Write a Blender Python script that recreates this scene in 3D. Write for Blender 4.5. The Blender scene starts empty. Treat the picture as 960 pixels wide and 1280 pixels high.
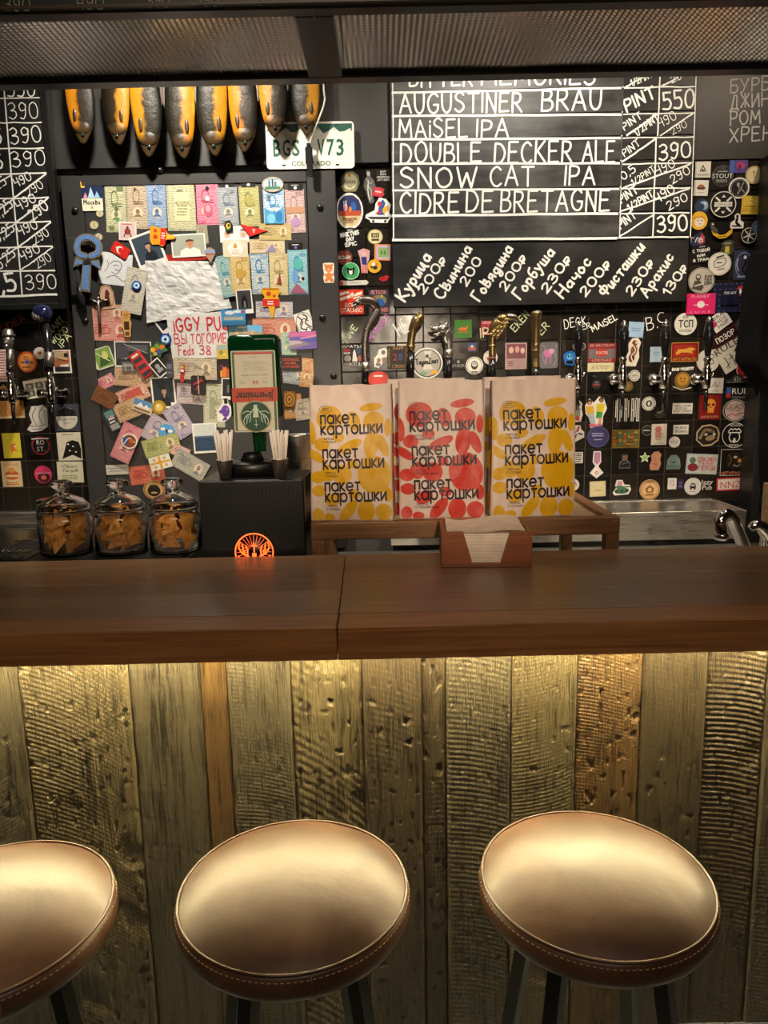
import bpy, bmesh, math, random
from math import sin, cos, pi, radians, atan2, sqrt
from mathutils import Vector, Matrix, noise
random.seed(7)
D = bpy.data
COL = bpy.context.scene.collection
SC = bpy.context.scene

# ------------------------------------------------------------------ camera
FPX = 924.0
PITCH, ROLL, EYE = radians(10.0), radians(1.2), Vector((0, 0, 1.5))
_F = Vector((0, cos(PITCH), -sin(PITCH)))
_R0 = Vector((1, 0, 0)); _U0 = Vector((0, sin(PITCH), cos(PITCH)))
_R = _R0 * cos(ROLL) - _U0 * sin(ROLL)
_U = _R0 * sin(ROLL) + _U0 * cos(ROLL)
cam = D.objects.new('camera', D.cameras.new('camera'))
COL.objects.link(cam)
cam.data.sensor_fit = 'VERTICAL'; cam.data.sensor_height = 36.0
cam.data.lens = FPX / 1280.0 * 36.0
cam.data.clip_start = 0.02
m3 = Matrix((_R, _U, -_F)).transposed()
cam.matrix_world = Matrix.Translation(EYE) @ m3.to_4x4()
SC.camera = cam

def P(px, py, Y):
    """photo pixel -> point on the vertical plane at depth Y"""
    d = _R * ((px - 480) / FPX) - _U * ((py - 640) / FPX) + _F
    return EYE + d * (Y / d.y)

def PZ(px, py, Z):
    d = _R * ((px - 480) / FPX) - _U * ((py - 640) / FPX) + _F
    return EYE + d * ((Z - EYE.z) / d.z)

# ------------------------------------------------------------------ world, lights, exposure
w = D.worlds.new('world'); SC.world = w; w.use_nodes = True
w.node_tree.nodes['Background'].inputs[0].default_value = (0.9, 0.75, 0.6, 1)
w.node_tree.nodes['Background'].inputs[1].default_value = 0.02
SC.view_settings.view_transform = 'Standard'
SC.view_settings.look = 'None'
SC.view_settings.gamma = 1.0
SC.view_settings.use_curve_mapping = False
SC.view_settings.exposure = 0.0

def area(name, loc, target, sx, sy, power, color):
    l = D.lights.new(name, 'AREA'); l.shape = 'RECTANGLE'; l.size = sx; l.size_y = sy
    l.energy = power; l.color = color
    o = D.objects.new(name, l); COL.objects.link(o); o.location = loc
    o.rotation_euler = (Vector(target) - Vector(loc)).to_track_quat('-Z', 'Y').to_euler()
    return o

def spot(name, loc, target, power, color, size=60, blend=0.6, rad=0.05):
    l = D.lights.new(name, 'SPOT'); l.energy = power; l.color = color
    l.spot_size = radians(size); l.spot_blend = blend; l.shadow_soft_size = rad
    o = D.objects.new(name, l); COL.objects.link(o); o.location = loc
    o.rotation_euler = (Vector(target) - Vector(loc)).to_track_quat('-Z', 'Y').to_euler()
    return o

WARM = (1.0, 0.80, 0.58); NEUT = (1.0, 0.90, 0.76)
spot('wall_spot_lamp', (-0.62, 1.95, 2.90), (-0.62, 2.7, 1.58), 128, NEUT, 100, 0.9, 0.06)
spot('menu_spot_lamp', (0.50, 1.95, 2.90), (0.48, 2.7, 1.95), 76, NEUT, 95, 0.9, 0.06)
spot('corner_spot_lamp', (1.5, 1.92, 2.90), (1.15, 2.7, 1.35), 42, WARM, 90, 0.9, 0.06)
spot('tile_fill_light', (0.85, 1.92, 2.90), (0.80, 2.7, 1.22), 60, WARM, 52, 0.9, 0.06)  # added fill for the lower tile stickers, no known fixture there
for _x, _e in ((-1.0, 150), (-0.4, 190), (0.2, 190), (0.85, 110)):
    spot('bar_fill_light', (_x * 0.9, -1.3, 2.02), (_x, 1.85, 1.42), _e, WARM, 15.5, 0.7, 0.06)  # added frontal fill from behind the camera for bags and counter edge
area('room_lamp', (0.1, -0.5, 2.9), (0.1, 1.3, 0.9), 1.6, 0.5, 22, WARM)
for _x in (-0.85, 0.75):
    area('canopy_fill_light', (_x, 1.455, 2.42), (_x, 1.60, 2.2), 1.3, 0.03, 45, NEUT)  # added inside the canopy to brighten the ribbed glass and cartons

# ------------------------------------------------------------------ materials
def lin(c):
    return c / 12.92 if c <= 0.04045 else ((c + 0.055) / 1.055) ** 2.4

def hexc(h):
    h = h.lstrip('#')
    return tuple(lin(int(h[i:i + 2], 16) / 255.0) for i in (0, 2, 4)) + (1,)

PAL = dict(w='e9e6de', k='141313', r='c23a2c', b='2b56a4', y='e3b62e', g='2f8a4a', o='d9762a', n='7a4a2a',
           c='e6dcc0', p='d9869a', l='8fb9dc', v='7a62ad', d='2b2b2e', s='9a9a98', m='e0347c', t='3a9a9a', q='caa25c', e='c9d3b0',
           u='1f2b4d', h='c99a78', x='6b6a66', R='8e1f1a', L='a9c9e0', G='b9c5a0', Q='d8c7a8', K='050505')
MATS = {}

def newmat(name):
    m = D.materials.new(name); m.use_nodes = True
    return m, m.node_tree, m.node_tree.nodes['Principled BSDF']

def setp(b, **k):
    alias = dict(color='Base Color', rough='Roughness', metal='Metallic', trans='Transmission Weight', ior='IOR',
                 emit='Emission Color', es='Emission Strength', spec='Specular IOR Level', coat='Coat Weight', crough='Coat Roughness',
                 sheen='Sheen Weight')
    for a, v in k.items():
        if a in ('color', 'emit') and len(v) == 3: v = tuple(v) + (1,)
        b.inputs[alias[a]].default_value = v

def plain(name, color, rough=0.5, metal=0.0, **k):
    if name in MATS: return MATS[name]
    m, nt, b = newmat(name); setp(b, color=color, rough=rough, metal=metal, **k)
    MATS[name] = m
    return m

def ink(code):
    """flat printed colour"""
    h = PAL.get(code, code)
    n = 'print_' + h
    if n not in MATS:
        m, nt, b = newmat(n); setp(b, color=hexc(h), rough=0.42, spec=0.35)
        tc = nt.nodes.new('ShaderNodeTexCoord'); nz = nt.nodes.new('ShaderNodeTexNoise')
        nz.inputs['Scale'].default_value = 60; nt.links.new(tc.outputs['Object'], nz.inputs['Vector'])
        mx = nt.nodes.new('ShaderNodeMix'); mx.data_type = 'RGBA'; mx.blend_type = 'MULTIPLY'
        mx.inputs[0].default_value = 0.35
        mx.inputs[6].default_value = hexc(h)
        nt.links.new(nz.outputs['Fac'], mx.inputs[7]); 
        rmp = nt.nodes.new('ShaderNodeMapRange'); rmp.inputs[3].default_value = 0.6; rmp.inputs[4].default_value = 1.25
        nt.links.new(nz.outputs['Fac'], rmp.inputs[0]); nt.links.new(rmp.outputs[0], mx.inputs[7])
        nt.links.new(mx.outputs[2], b.inputs['Base Color'])
        MATS[n] = m
    return MATS[n]

def nd(nt, typ, **kw):
    n = nt.nodes.new(typ)
    for k, v in kw.items():
        if k.startswith('i_'): n.inputs[int(k[2:])].default_value = v
        else: setattr(n, k, v)
    return n

def ramp(nt, src, stops):
    r = nt.nodes.new('ShaderNodeValToRGB'); e = r.color_ramp.elements
    while len(e) < len(stops): e.new(0.5)
    for i, (p, c) in enumerate(stops):
        e[i].position = p; e[i].color = tuple(c) + ((1,) if len(c) == 3 else ())
    nt.links.new(src, r.inputs[0])
    return r

def coords(nt, scale=(1, 1, 1), kind='Object', rot=(0, 0, 0), rnd=True):
    tc = nt.nodes.new('ShaderNodeTexCoord'); mp = nt.nodes.new('ShaderNodeMapping')
    mp.inputs['Scale'].default_value = scale; mp.inputs['Rotation'].default_value = rot
    nt.links.new(tc.outputs[kind], mp.inputs[0])
    if rnd:
        oi = nt.nodes.new('ShaderNodeObjectInfo'); mu = nd(nt, 'ShaderNodeVectorMath', operation='SCALE')
        mu.inputs[0].default_value = (31, 17, 23); nt.links.new(oi.outputs['Random'], mu.inputs['Scale'])
        nt.links.new(mu.outputs[0], mp.inputs['Location'])
    return mp.outputs[0]

def tex_noise(nt, vec, scale, detail=4, rough=0.55, dist=0.0):
    n = nt.nodes.new('ShaderNodeTexNoise'); n.inputs['Scale'].default_value = scale
    n.inputs['Detail'].default_value = detail; n.inputs['Roughness'].default_value = rough
    n.inputs['Distortion'].default_value = dist
    nt.links.new(vec, n.inputs['Vector'])
    return n.outputs['Fac']

def bump(nt, b, h, strength=0.3, dist=0.002):
    n = nt.nodes.new('ShaderNodeBump'); n.inputs['Strength'].default_value = strength; n.inputs['Distance'].default_value = dist
    nt.links.new(h, n.inputs['Height']); nt.links.new(n.outputs[0], b.inputs['Normal'])
    return n

def note_mat(base, inkc):
    n = 'banknote_%s_%s' % (base, inkc)
    if n in MATS: return MATS[n]
    m, nt, b = newmat(n); setp(b, rough=0.6)
    v = coords(nt, (1, 1, 1))
    a = tex_noise(nt, v, 95, 5, 0.7, 1.5)
    wv = nt.nodes.new('ShaderNodeTexWave'); wv.wave_type = 'RINGS'; wv.inputs['Scale'].default_value = 70
    wv.inputs['Distortion'].default_value = 9; wv.inputs['Detail'].default_value = 2; nt.links.new(v, wv.inputs['Vector'])
    mm = nd(nt, 'ShaderNodeMath', operation='MULTIPLY'); nt.links.new(a, mm.inputs[0]); nt.links.new(wv.outputs['Fac'], mm.inputs[1])
    r = ramp(nt, mm.outputs[0], [(0.12, hexc(PAL.get(base, base))[:3]), (0.55, hexc(PAL.get(inkc, inkc))[:3])])
    nt.links.new(r.outputs[0], b.inputs['Base Color'])
    MATS[n] = m
    return m

def paper_mat(name, c, sc=40, st=0.3):
    if name in MATS: return MATS[name]
    m, nt, b = newmat(name); setp(b, rough=0.65)
    v = coords(nt); f = tex_noise(nt, v, sc, 4)
    r = ramp(nt, f, [(0.3, [x * 0.82 for x in c]), (0.7, c)])
    nt.links.new(r.outputs[0], b.inputs['Base Color'])
    bump(nt, b, f, st, 0.003); MATS[name] = m
    return m

def slate_mat(name, base=0.012, smear=0.12, rough=0.4):
    m, nt, b = newmat(name)
    v = coords(nt, (1.2, 1, 9), rnd=False); f = tex_noise(nt, v, 2.2, 6, 0.62, 0.6)
    v2 = coords(nt, (1, 1, 1), rnd=False); f2 = tex_noise(nt, v2, 5.0, 5, 0.6)
    mu = nd(nt, 'ShaderNodeMath', operation='MULTIPLY'); nt.links.new(f, mu.inputs[0]); nt.links.new(f2, mu.inputs[1])
    r = ramp(nt, mu.outputs[0], [(0.18, (base, base, base)), (0.48, (smear, smear, smear * 0.96))])
    nt.links.new(r.outputs[0], b.inputs['Base Color'])
    rr = ramp(nt, f2, [(0.3, (rough - 0.08,) * 3), (0.7, (rough + 0.15,) * 3)])
    nt.links.new(rr.outputs[0], b.inputs['Roughness'])
    return m

def wood_mat(name, dark, light, axis='X', rough=0.35, scale=1.0, bmp=0.15, coat=0.0):
    m, nt, b = newmat(name)
    s = {'X': (1.2, 22, 22), 'Z': (22, 22, 1.2), 'Y': (22, 1.2, 22)}[axis]
    v = coords(nt, tuple(q * scale for q in s))
    f = tex_noise(nt, v, 3.0, 8, 0.65, 0.8)
    s2 = {'X': (1, 90, 90), 'Z': (90, 90, 1), 'Y': (90, 1, 90)}[axis]
    v2 = coords(nt, tuple(q * scale for q in s2)); g = tex_noise(nt, v2, 3.0, 3, 0.6)
    mx = nd(nt, 'ShaderNodeMix'); mx.data_type = 'FLOAT'; mx.inputs[0].default_value = 0.45
    nt.links.new(f, mx.inputs[2]); nt.links.new(g, mx.inputs[3])
    r = ramp(nt, mx.outputs[0], [(0.32, dark), (0.66, light)])
    oi = nt.nodes.new('ShaderNodeObjectInfo'); mr = nt.nodes.new('ShaderNodeMapRange')
    mr.inputs[3].default_value = 0.82; mr.inputs[4].default_value = 1.18
    nt.links.new(oi.outputs['Random'], mr.inputs[0])
    mul = nd(nt, 'ShaderNodeVectorMath', operation='SCALE'); nt.links.new(r.outputs[0], mul.inputs[0]); nt.links.new(mr.outputs[0], mul.inputs['Scale'])
    nt.links.new(mul.outputs[0], b.inputs['Base Color'])
    setp(b, rough=rough, coat=coat, crough=0.25)
    bump(nt, b, mx.outputs[0], bmp, 0.002)
    return m

def metal_mat(name, c, rough=0.25, brush=None):
    m, nt, b = newmat(name); setp(b, color=c, rough=rough, metal=1.0)
    if brush:
        v = coords(nt, brush, rnd=False); f = tex_noise(nt, v, 6, 4)
        r = ramp(nt, f, [(0.3, (rough * 0.7,) * 3), (0.7, (rough * 1.5,) * 3)])
        nt.links.new(r.outputs[0], b.inputs['Roughness'])
    return m

CHALK = None
def chalk_mat(name, c, lo=0.45):
    m, nt, b = newmat(name); setp(b, rough=0.85)
    f = tex_noise(nt, coords(nt, rnd=False), 160, 4, 0.7)
    r = ramp(nt, f, [(0.3, [q * lo for q in c]), (0.55, c)])
    nt.links.new(r.outputs[0], b.inputs['Base Color'])
    return m

M_chalk = chalk_mat('chalk_white', (0.88, 0.88, 0.83), 0.7)
M_chalk_dim = chalk_mat('chalk_faint', (0.42, 0.42, 0.38))
M_slate = slate_mat('slate'); M_slate2 = slate_mat('slate_clean', 0.012, 0.03, 0.35)
M_black = plain('black_paint', (0.016, 0.0155, 0.0145), 0.42)
M_frame = plain('black_frame', (0.012, 0.012, 0.012), 0.3)
def black_metal():
    m, nt, b = newmat('dark_steel_panel')
    f = tex_noise(nt, coords(nt, rnd=False), 4, 6)
    r = ramp(nt, f, [(0.3, (0.022, 0.022, 0.022)), (0.7, (0.040, 0.039, 0.037))]); nt.links.new(r.outputs[0], b.inputs['Base Color'])
    setp(b, rough=0.45)
    return m
M_dsteel = black_metal()
M_chrome = plain('chrome', (0.75, 0.73, 0.70), 0.09, 1.0)
M_steel = metal_mat('brushed_steel', (0.55, 0.53, 0.48), 0.32, (2, 60, 60))
M_blackplastic = plain('black_plastic', (0.010, 0.010, 0.011), 0.28)
M_grout = plain('grout', (0.11, 0.10, 0.085), 0.9)
M_dark = plain('dark_wall', (0.02, 0.018, 0.016), 0.7)

# ------------------------------------------------------------------ mesh builder
class MB:
    def __init__(s): s.v = []; s.f = []; s.mi = []; s.sm = []; s.mats = []
    def mid(s, m):
        if m not in s.mats: s.mats.append(m)
        return s.mats.index(m)
    def add(s, vs, fs, m, smooth=False, M=None):
        o = len(s.v)
        s.v += [tuple(M @ Vector(p)) for p in vs] if M is not None else [tuple(p) for p in vs]
        i = s.mid(m)
        for f in fs:
            s.f.append(tuple(o + k for k in f)); s.mi.append(i); s.sm.append(smooth)
        return s
    def box(s, x0, x1, y0, y1, z0, z1, m, bev=0.0, M=None):
        if bev <= 0:
            vs = [(x, y, z) for x in (x0, x1) for y in (y0, y1) for z in (z0, z1)]
            fs = [(0, 1, 3, 2), (4, 6, 7, 5), (0, 4, 5, 1), (2, 3, 7, 6), (0, 2, 6, 4), (1, 5, 7, 3)]
            return s.add(vs, fs, m, False, M)
        vs = []; idx = {}
        c = ((x0, x1), (y0, y1), (z0, z1)); sg = (1, -1)
        for i in (0, 1):
            for j in (0, 1):
                for k in (0, 1):
                    base = [c[0][i], c[1][j], c[2][k]]
                    for a in range(3):
                        p = list(base)
                        for q, t in enumerate((i, j, k)):
                            if q != a: p[q] += bev * sg[t]
                        idx[(i, j, k, a)] = len(vs); vs.append(p)
        fs = []
        g = lambda i, j, k, a: idx[(i, j, k, a)]
        for i in (0, 1):
            fs.append([g(i, 0, 0, 0), g(i, 1, 0, 0), g(i, 1, 1, 0), g(i, 0, 1, 0)][::(-1 if i == 0 else 1)])
            fs.append([g(0, i, 0, 1), g(0, i, 1, 1), g(1, i, 1, 1), g(1, i, 0, 1)][::(-1 if i == 0 else 1)])
            fs.append([g(0, 0, i, 2), g(1, 0, i, 2), g(1, 1, i, 2), g(0, 1, i, 2)][::(-1 if i == 0 else 1)])
        for i in (0, 1):
            for j in (0, 1):
                for (p, q) in (((i, j), 'z'), ((i, j), 'y'), ((i, j), 'x')):
                    if q == 'z': f = [g(i, j, 0, 0), g(i, j, 1, 0), g(i, j, 1, 1), g(i, j, 0, 1)]
                    elif q == 'y': f = [g(i, 0, j, 0), g(i, 1, j, 0), g(i, 1, j, 2), g(i, 0, j, 2)]
                    else: f = [g(0, i, j, 1), g(1, i, j, 1), g(1, i, j, 2), g(0, i, j, 2)]
                    fs.append(f)
        for i in (0, 1):
            for j in (0, 1):
                for k in (0, 1): fs.append([g(i, j, k, 0), g(i, j, k, 1), g(i, j, k, 2)])
        return s.add(vs, fs, m, False, M)
    def lathe(s, prof, m, n=32, M=None, smooth=True, closed=False):
        vs = []; fs = []
        for r, z in prof:
            for k in range(n): vs.append((r * cos(2 * pi * k / n), r * sin(2 * pi * k / n), z))
        L = len(prof)
        for i in range(L - 1 + (1 if closed else 0)):
            j = (i + 1) % L
            for k in range(n):
                k2 = (k + 1) % n
                fs.append((i * n + k, i * n + k2, j * n + k2, j * n + k))
        if not closed:
            if prof[0][0] > 1e-6: fs.append(tuple(range(n))[::-1])
            if prof[-1][0] > 1e-6: fs.append(tuple((L - 1) * n + k for k in range(n)))
        return s.add(vs, fs, m, smooth, M)
    def tube(s, pts, rad, m, n=10, M=None, caps=True, flat=1.0):
        pts = [Vector(p) for p in pts]; L = len(pts)
        if not hasattr(rad, '__len__'): rad = [rad] * L
        vs = []; fs = []; up = None
        for i, p in enumerate(pts):
            t = (pts[min(i + 1, L - 1)] - pts[max(i - 1, 0)]).normalized()
            if up is None:
                up = Vector((0, 1, 0)) if abs(t.y) < 0.9 else Vector((1, 0, 0))
            a = (up - t * up.dot(t)).normalized(); b_ = t.cross(a); up = a
            for k in range(n):
                an = 2 * pi * k / n
                vs.append(p + a * (cos(an) * rad[i] * flat) + b_ * (sin(an) * rad[i]))
        for i in range(L - 1):
            for k in range(n):
                k2 = (k + 1) % n
                fs.append((i * n + k, i * n + k2, (i + 1) * n + k2, (i + 1) * n + k))
        if caps:
            fs.append(tuple(range(n))[::-1]); fs.append(tuple((L - 1) * n + k for k in range(n)))
        return s.add(vs, fs, m, True, M)
    def ball(s, c, r, m, n=12, k=8, M=None):
        if not hasattr(r, '__len__'): r = (r, r, r)
        T = Matrix.Translation(Vector(c)) @ Matrix.Diagonal((r[0], r[1], r[2], 1))
        if M is not None: T = M @ T
        return s.lathe([(sin(pi * i / k), -cos(pi * i / k)) for i in range(k + 1)], m, n, T)
    def build(s, name, parent=None, loc=None, rot=None, **props):
        me = D.meshes.new(name); me.from_pydata(s.v, [], s.f)
        for m in s.mats: me.materials.append(m)
        me.polygons.foreach_set('material_index', s.mi); me.polygons.foreach_set('use_smooth', s.sm)
        me.update()
        bm = bmesh.new(); bm.from_mesh(me); bmesh.ops.recalc_face_normals(bm, faces=bm.faces) if len(bm.faces) < 60000 and not props.pop('norecalc', False) else None
        bm.to_mesh(me); bm.free()
        o = D.objects.new(name, me); COL.objects.link(o)
        if parent: o.parent = parent
        if loc is not None: o.location = loc
        if rot is not None: o.rotation_euler = rot
        for k, v in props.items(): o[k] = v
        return o

def smooth_path(pts, k=4):
    out = []
    n = len(pts)
    for i in range(n - 1):
        p0 = pts[max(i - 1, 0)]; p1 = pts[i]; p2 = pts[i + 1]; p3 = pts[min(i + 2, n - 1)]
        for j in range(k):
            t = j / k
            out.append(tuple(0.5 * ((2 * b) + (-a + c) * t + (2 * a - 5 * b + 4 * c - d) * t * t + (-a + 3 * b - 3 * c + d) * t ** 3)
                             for a, b, c, d in zip(p0, p1, p2, p3)))
    out.append(tuple(pts[-1]))
    return out

def thing(name, label, cat, loc=(0, 0, 0), rot=(0, 0, 0), group=None):
    o = D.objects.new(name, None); COL.objects.link(o); o.location = loc; o.rotation_euler = rot
    o.empty_display_size = 0.05
    o['label'] = label; o['category'] = cat
    if group: o['group'] = group
    return o

def tag(o, label, cat, group=None, kind=None):
    o['label'] = label; o['category'] = cat
    if group: o['group'] = group
    if kind: o['kind'] = kind
    return o

def struct(o):
    o['kind'] = 'structure'; return o

def copy_tree(o, parent=None):
    c = o.copy(); COL.objects.link(c); c.parent = parent
    for ch in [q for q in D.objects if q.parent == o and q != c]:
        copy_tree(ch, c)
    return c

# ------------------------------------------------------------------ hand lettering (strokes)
G = {
 'A': "0,0 .28,1 .58,0;.12,.38 .48,.36", 'B': "0,0 .02,1;~.02,1 .36,.96 .4,.74 .28,.56 .04,.54;~.04,.54 .38,.5 .48,.26 .34,.03 0,0",
 'C': "~.48,.84 .3,1 .08,.82 0,.48 .1,.14 .3,0 .5,.14", 'D': "0,0 .02,1;~.02,1 .34,.92 .52,.5 .34,.06 0,0",
 'E': "0,0 .02,1;.02,1 .46,1;.02,.53 .38,.54;0,0 .48,.02", 'F': "0,0 .02,1;.02,1 .46,1;.02,.53 .36,.54",
 'G': "~.5,.84 .32,1 .08,.82 0,.48 .1,.12 .32,0 .5,.16 .52,.42;.3,.42 .54,.42", 'H': "0,0 0,1;.5,0 .48,1;0,.5 .5,.52",
 'I': "0,0 .02,1", 'K': "0,0 .02,1;.46,1 .04,.46;.1,.52 .5,0", 'L': "0,1 0,0;0,0 .44,.02", 'M': "0,0 .06,1 .32,.3 .58,1 .66,0",
 'N': "0,0 .02,1 .46,0 .48,1", 'O': "~.28,1 .06,.82 0,.48 .1,.1 .3,0 .5,.18 .56,.52 .46,.88 .28,1", 'P': "0,0 .02,1;~.02,1 .38,.96 .46,.74 .34,.5 .04,.46",
 'R': "0,0 .02,1;~.02,1 .36,.96 .42,.74 .3,.52 .04,.48;.16,.48 .48,0", 'S': "~.44,.86 .24,1 .04,.84 .08,.62 .34,.46 .46,.24 .3,.02 .12,.02 0,.14",
 'T': "0,1 .56,1;.28,1 .28,0", 'U': "~0,1 .02,.3 .2,0 .38,.1 .46,.4 .48,1", 'V': "0,1 .26,0 .52,1", 'W': "0,1 .18,0 .36,.72 .54,0 .72,1", 'X': "0,0 .5,1;0,1 .5,0",
 'Y': "0,1 .26,.5;.52,1 .2,0", 'Z': "0,1 .5,1 0,0 .52,0", 'J': "~.4,1 .4,.2 .2,0 0,.16",
 '0': "~.26,1 .06,.84 0,.48 .08,.12 .26,0 .46,.14 .52,.52 .44,.88 .26,1", '1': "0,.74 .2,1 .2,0", '2': "~.02,.8 .2,1 .42,.86 .38,.56 .02,.02;0,.02 .48,.04",
 '3': "~.02,.88 .24,1 .42,.82 .36,.62 .14,.52;~.14,.52 .42,.46 .46,.2 .24,0 0,.12", '4': "0,1 .02,.5 .42,.52;.4,.98 .38,0", '5': "0,1 .04,.56;~.04,.56 .3,.62 .46,.36 .34,.04 0,.06;0,1 .42,1",
 '8': "~.24,.52 .04,.74 .2,1 .42,.8 .24,.52 0,.24 .22,0 .46,.22 .24,.52", '9': "~.42,.82 .22,1 .02,.8 .12,.5 .4,.6 .42,.9 .38,.3 .22,0 .04,.08",
 '/': "0,-.05 .4,1.05", ',': ".1,.06 .02,-.16", '.': ".04,0 .06,.05", '-': "0,.5 .3,.5", 'i': "0,0 0,.62;0,.8 .01,.84", 'd': "~.34,.4 .16,.5 0,.26 .14,0 .34,.2;.36,1 .36,0",
 'e': "~0,.3 .3,.34 .2,.54 .02,.4 .04,.1 .2,0 .34,.12", 's': "~.28,.46 .14,.54 .02,.4 .24,.2 .2,.02 0,.06", 'n': "0,.5 0,0;~0,.3 .14,.5 .26,.4 .28,0", 'o': "~.16,.5 0,.3 .06,.04 .2,0 .34,.24 .16,.5",
 'Б': "0,0 .02,1;.02,1 .44,1;~.02,.56 .36,.54 .46,.26 .32,.02 0,0", 'У': "0,1 .24,.46;~.5,1 .24,.34 .1,.04 0,.06", 'Д': "-.04,-.16 0,0 .52,0 .54,-.16;.08,0 .26,1 .44,1 .44,0", 'Ж': "0,0 .6,1;0,1 .6,0;.3,1 .3,0",
 'И': "0,1 0,0 .46,1 .48,0", 'Г': "0,0 .02,1 .42,1", 'Ф': "~.3,.8 .02,.7 .04,.36 .3,.3 .56,.4 .56,.72 .3,.8;.3,1.05 .3,0", 'П': "0,0 0,1 .46,1 .46,0", 'Ы': "0,0 0,1;~0,.5 .28,.46 .3,.1 0,0;.46,0 .46,1",
 'Ш': "0,1 0,0 .6,0 .6,1;.3,1 .3,0", 'Ь': "0,1 0,0;~0,.54 .34,.5 .4,.26 .3,.02 0,0", 'Я': ".44,1 .44,0;~.44,1 .1,.96 .02,.74 .12,.54 .42,.5;.28,.5 0,0", 'Ч': "~0,1 .04,.56 .42,.5;.46,1 .46,0", 'Ц': "0,1 0,0 .5,0 .56,-.16;.44,0 .44,1", 'Й': "0,1 0,0 .46,1 .48,0;.12,1.16 .34,1.16",
 'Э': "~0,.86 .2,1 .44,.82 .5,.5 .42,.16 .2,0 0,.14;.18,.5 .5,.5", 'З': "~.02,.88 .24,1 .42,.82 .36,.62 .14,.52;~.14,.52 .42,.46 .46,.2 .24,0 0,.12", 'Л': "0,0 .24,1 .44,1 .46,0", 'Ю': "0,0 0,1;0,.5 .2,.5;~.45,1 .24,.8 .2,.48 .28,.1 .46,0 .64,.2 .7,.52 .62,.88 .45,1",
 'в': "0,0 .02,.95;~.02,.6 .26,.7 .24,.44 .04,.38;~.04,.38 .34,.3 .26,.02 0,0", 'у': "0,.55 .16,.1;~.34,.55 .14,-.1 0,-.38 -.1,-.26", 'р': "0,.5 0,-.42;~0,.4 .2,.54 .34,.3 .2,.02 0,.1",
 'и': "~0,.52 .02,.06 .16,.02 .32,.48;.34,.52 .34,0", 'ц': "~0,.52 .02,.06 .16,.02 .32,.5;.34,.52 .34,0 .44,-.18", 'а': "~.32,.42 .16,.54 0,.28 .12,0 .32,.16;.34,.52 .36,0", 'н': "0,.54 0,0;.32,.54 .32,0;0,.28 .32,.28",
 'о': "~.16,.54 0,.32 .06,.04 .2,0 .34,.24 .16,.54", 'я': ".32,.54 .34,0;~.32,.54 .06,.5 .06,.3 .32,.24;.14,.26 0,0", 'д': "~.32,.4 .14,.5 0,.26 .12,0 .32,.18;~.34,.5 .32,-.2 .16,-.4 .04,-.24 .4,.06",
 'г': "0,.54 .24,.52;~0,.54 .0,.2 .02,0", 'б': "~.34,1 .08,.84 0,.4 .1,0 .32,.14 .28,.46 .04,.42", 'ш': "0,.54 0,0 .5,0 .5,.54;.25,.5 .25,0", 'ч': "~0,.54 .04,.28 .3,.3;.32,.54 .32,0", 'с': "~.3,.44 .16,.54 0,.28 .12,0 .32,.1",
 'т': "0,.54 .36,.54;.18,.54 .18,0", 'к': "0,.56 0,0;.3,.54 .02,.26 .34,0", 'х': "0,0 .3,.54;0,.54 .32,0", 'е': "~0,.26 .3,.32 .18,.54 .02,.36 .06,.06 .2,0 .34,.1", '₽': "0,-.1 0,.62;~0,.62 .3,.6 .3,.3 0,.28;-.12,.12 .24,.12"}
G['К'] = G['K']; G['С'] = G['C']; G['А'] = G['A']; G['Н'] = G['H']; G['Р'] = G['P']; G['О'] = G['O']; G['М'] = G['M']; G['Х'] = G['X']; G['Е'] = G['E']; G['В'] = G['B']; G['Т'] = G['T']
for _a, _b in (('п', 'п'), ('ы', 'ь'), ('м', 'м'), ('л', 'л'), ('й', 'и')): G.setdefault(_a, G.get(_b, '0,.54 0,0'))
G['м'] = '0,0 .06,.54 .24,.1 .42,.54 .48,0'; G['л'] = '0,0 .2,.54 .36,.54 .38,0'; G['п'] = '0,0 0,.54 .32,.54 .32,0'; G['ы'] = '0,.54 0,0;~0,.3 .22,.3 .22,.02 0,0;.36,.54 .36,0'
_gc = {}
def glyph(ch):
    if ch in _gc: return _gc[ch]
    strokes = []; wmax = 0
    for part in G.get(ch, '').split(';'):
        if not part: continue
        sm = part.startswith('~')
        pts = [tuple(float(q) for q in t.split(',')) for t in part.lstrip('~').split()]
        if sm: pts = smooth_path(pts, 3)
        strokes.append(pts); wmax = max(wmax, max(p[0] for p in pts))
    _gc[ch] = (strokes, wmax); return _gc[ch]

def ribbon(pts, wd, out, caps=True):
    """2D polyline -> list of 2D polygons"""
    for i in range(len(pts) - 1):
        a = Vector(pts[i]); b = Vector(pts[i + 1]); d = b - a
        if d.length < 1e-6: continue
        n = Vector((-d.y, d.x)).normalized() * wd / 2
        out.append([a + n, a - n, b - n, b + n])
    for p in (pts if caps else []):
        out.append([(p[0] + cos(k * pi / 3) * wd / 2, p[1] + sin(k * pi / 3) * wd / 2) for k in range(6)])

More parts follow.
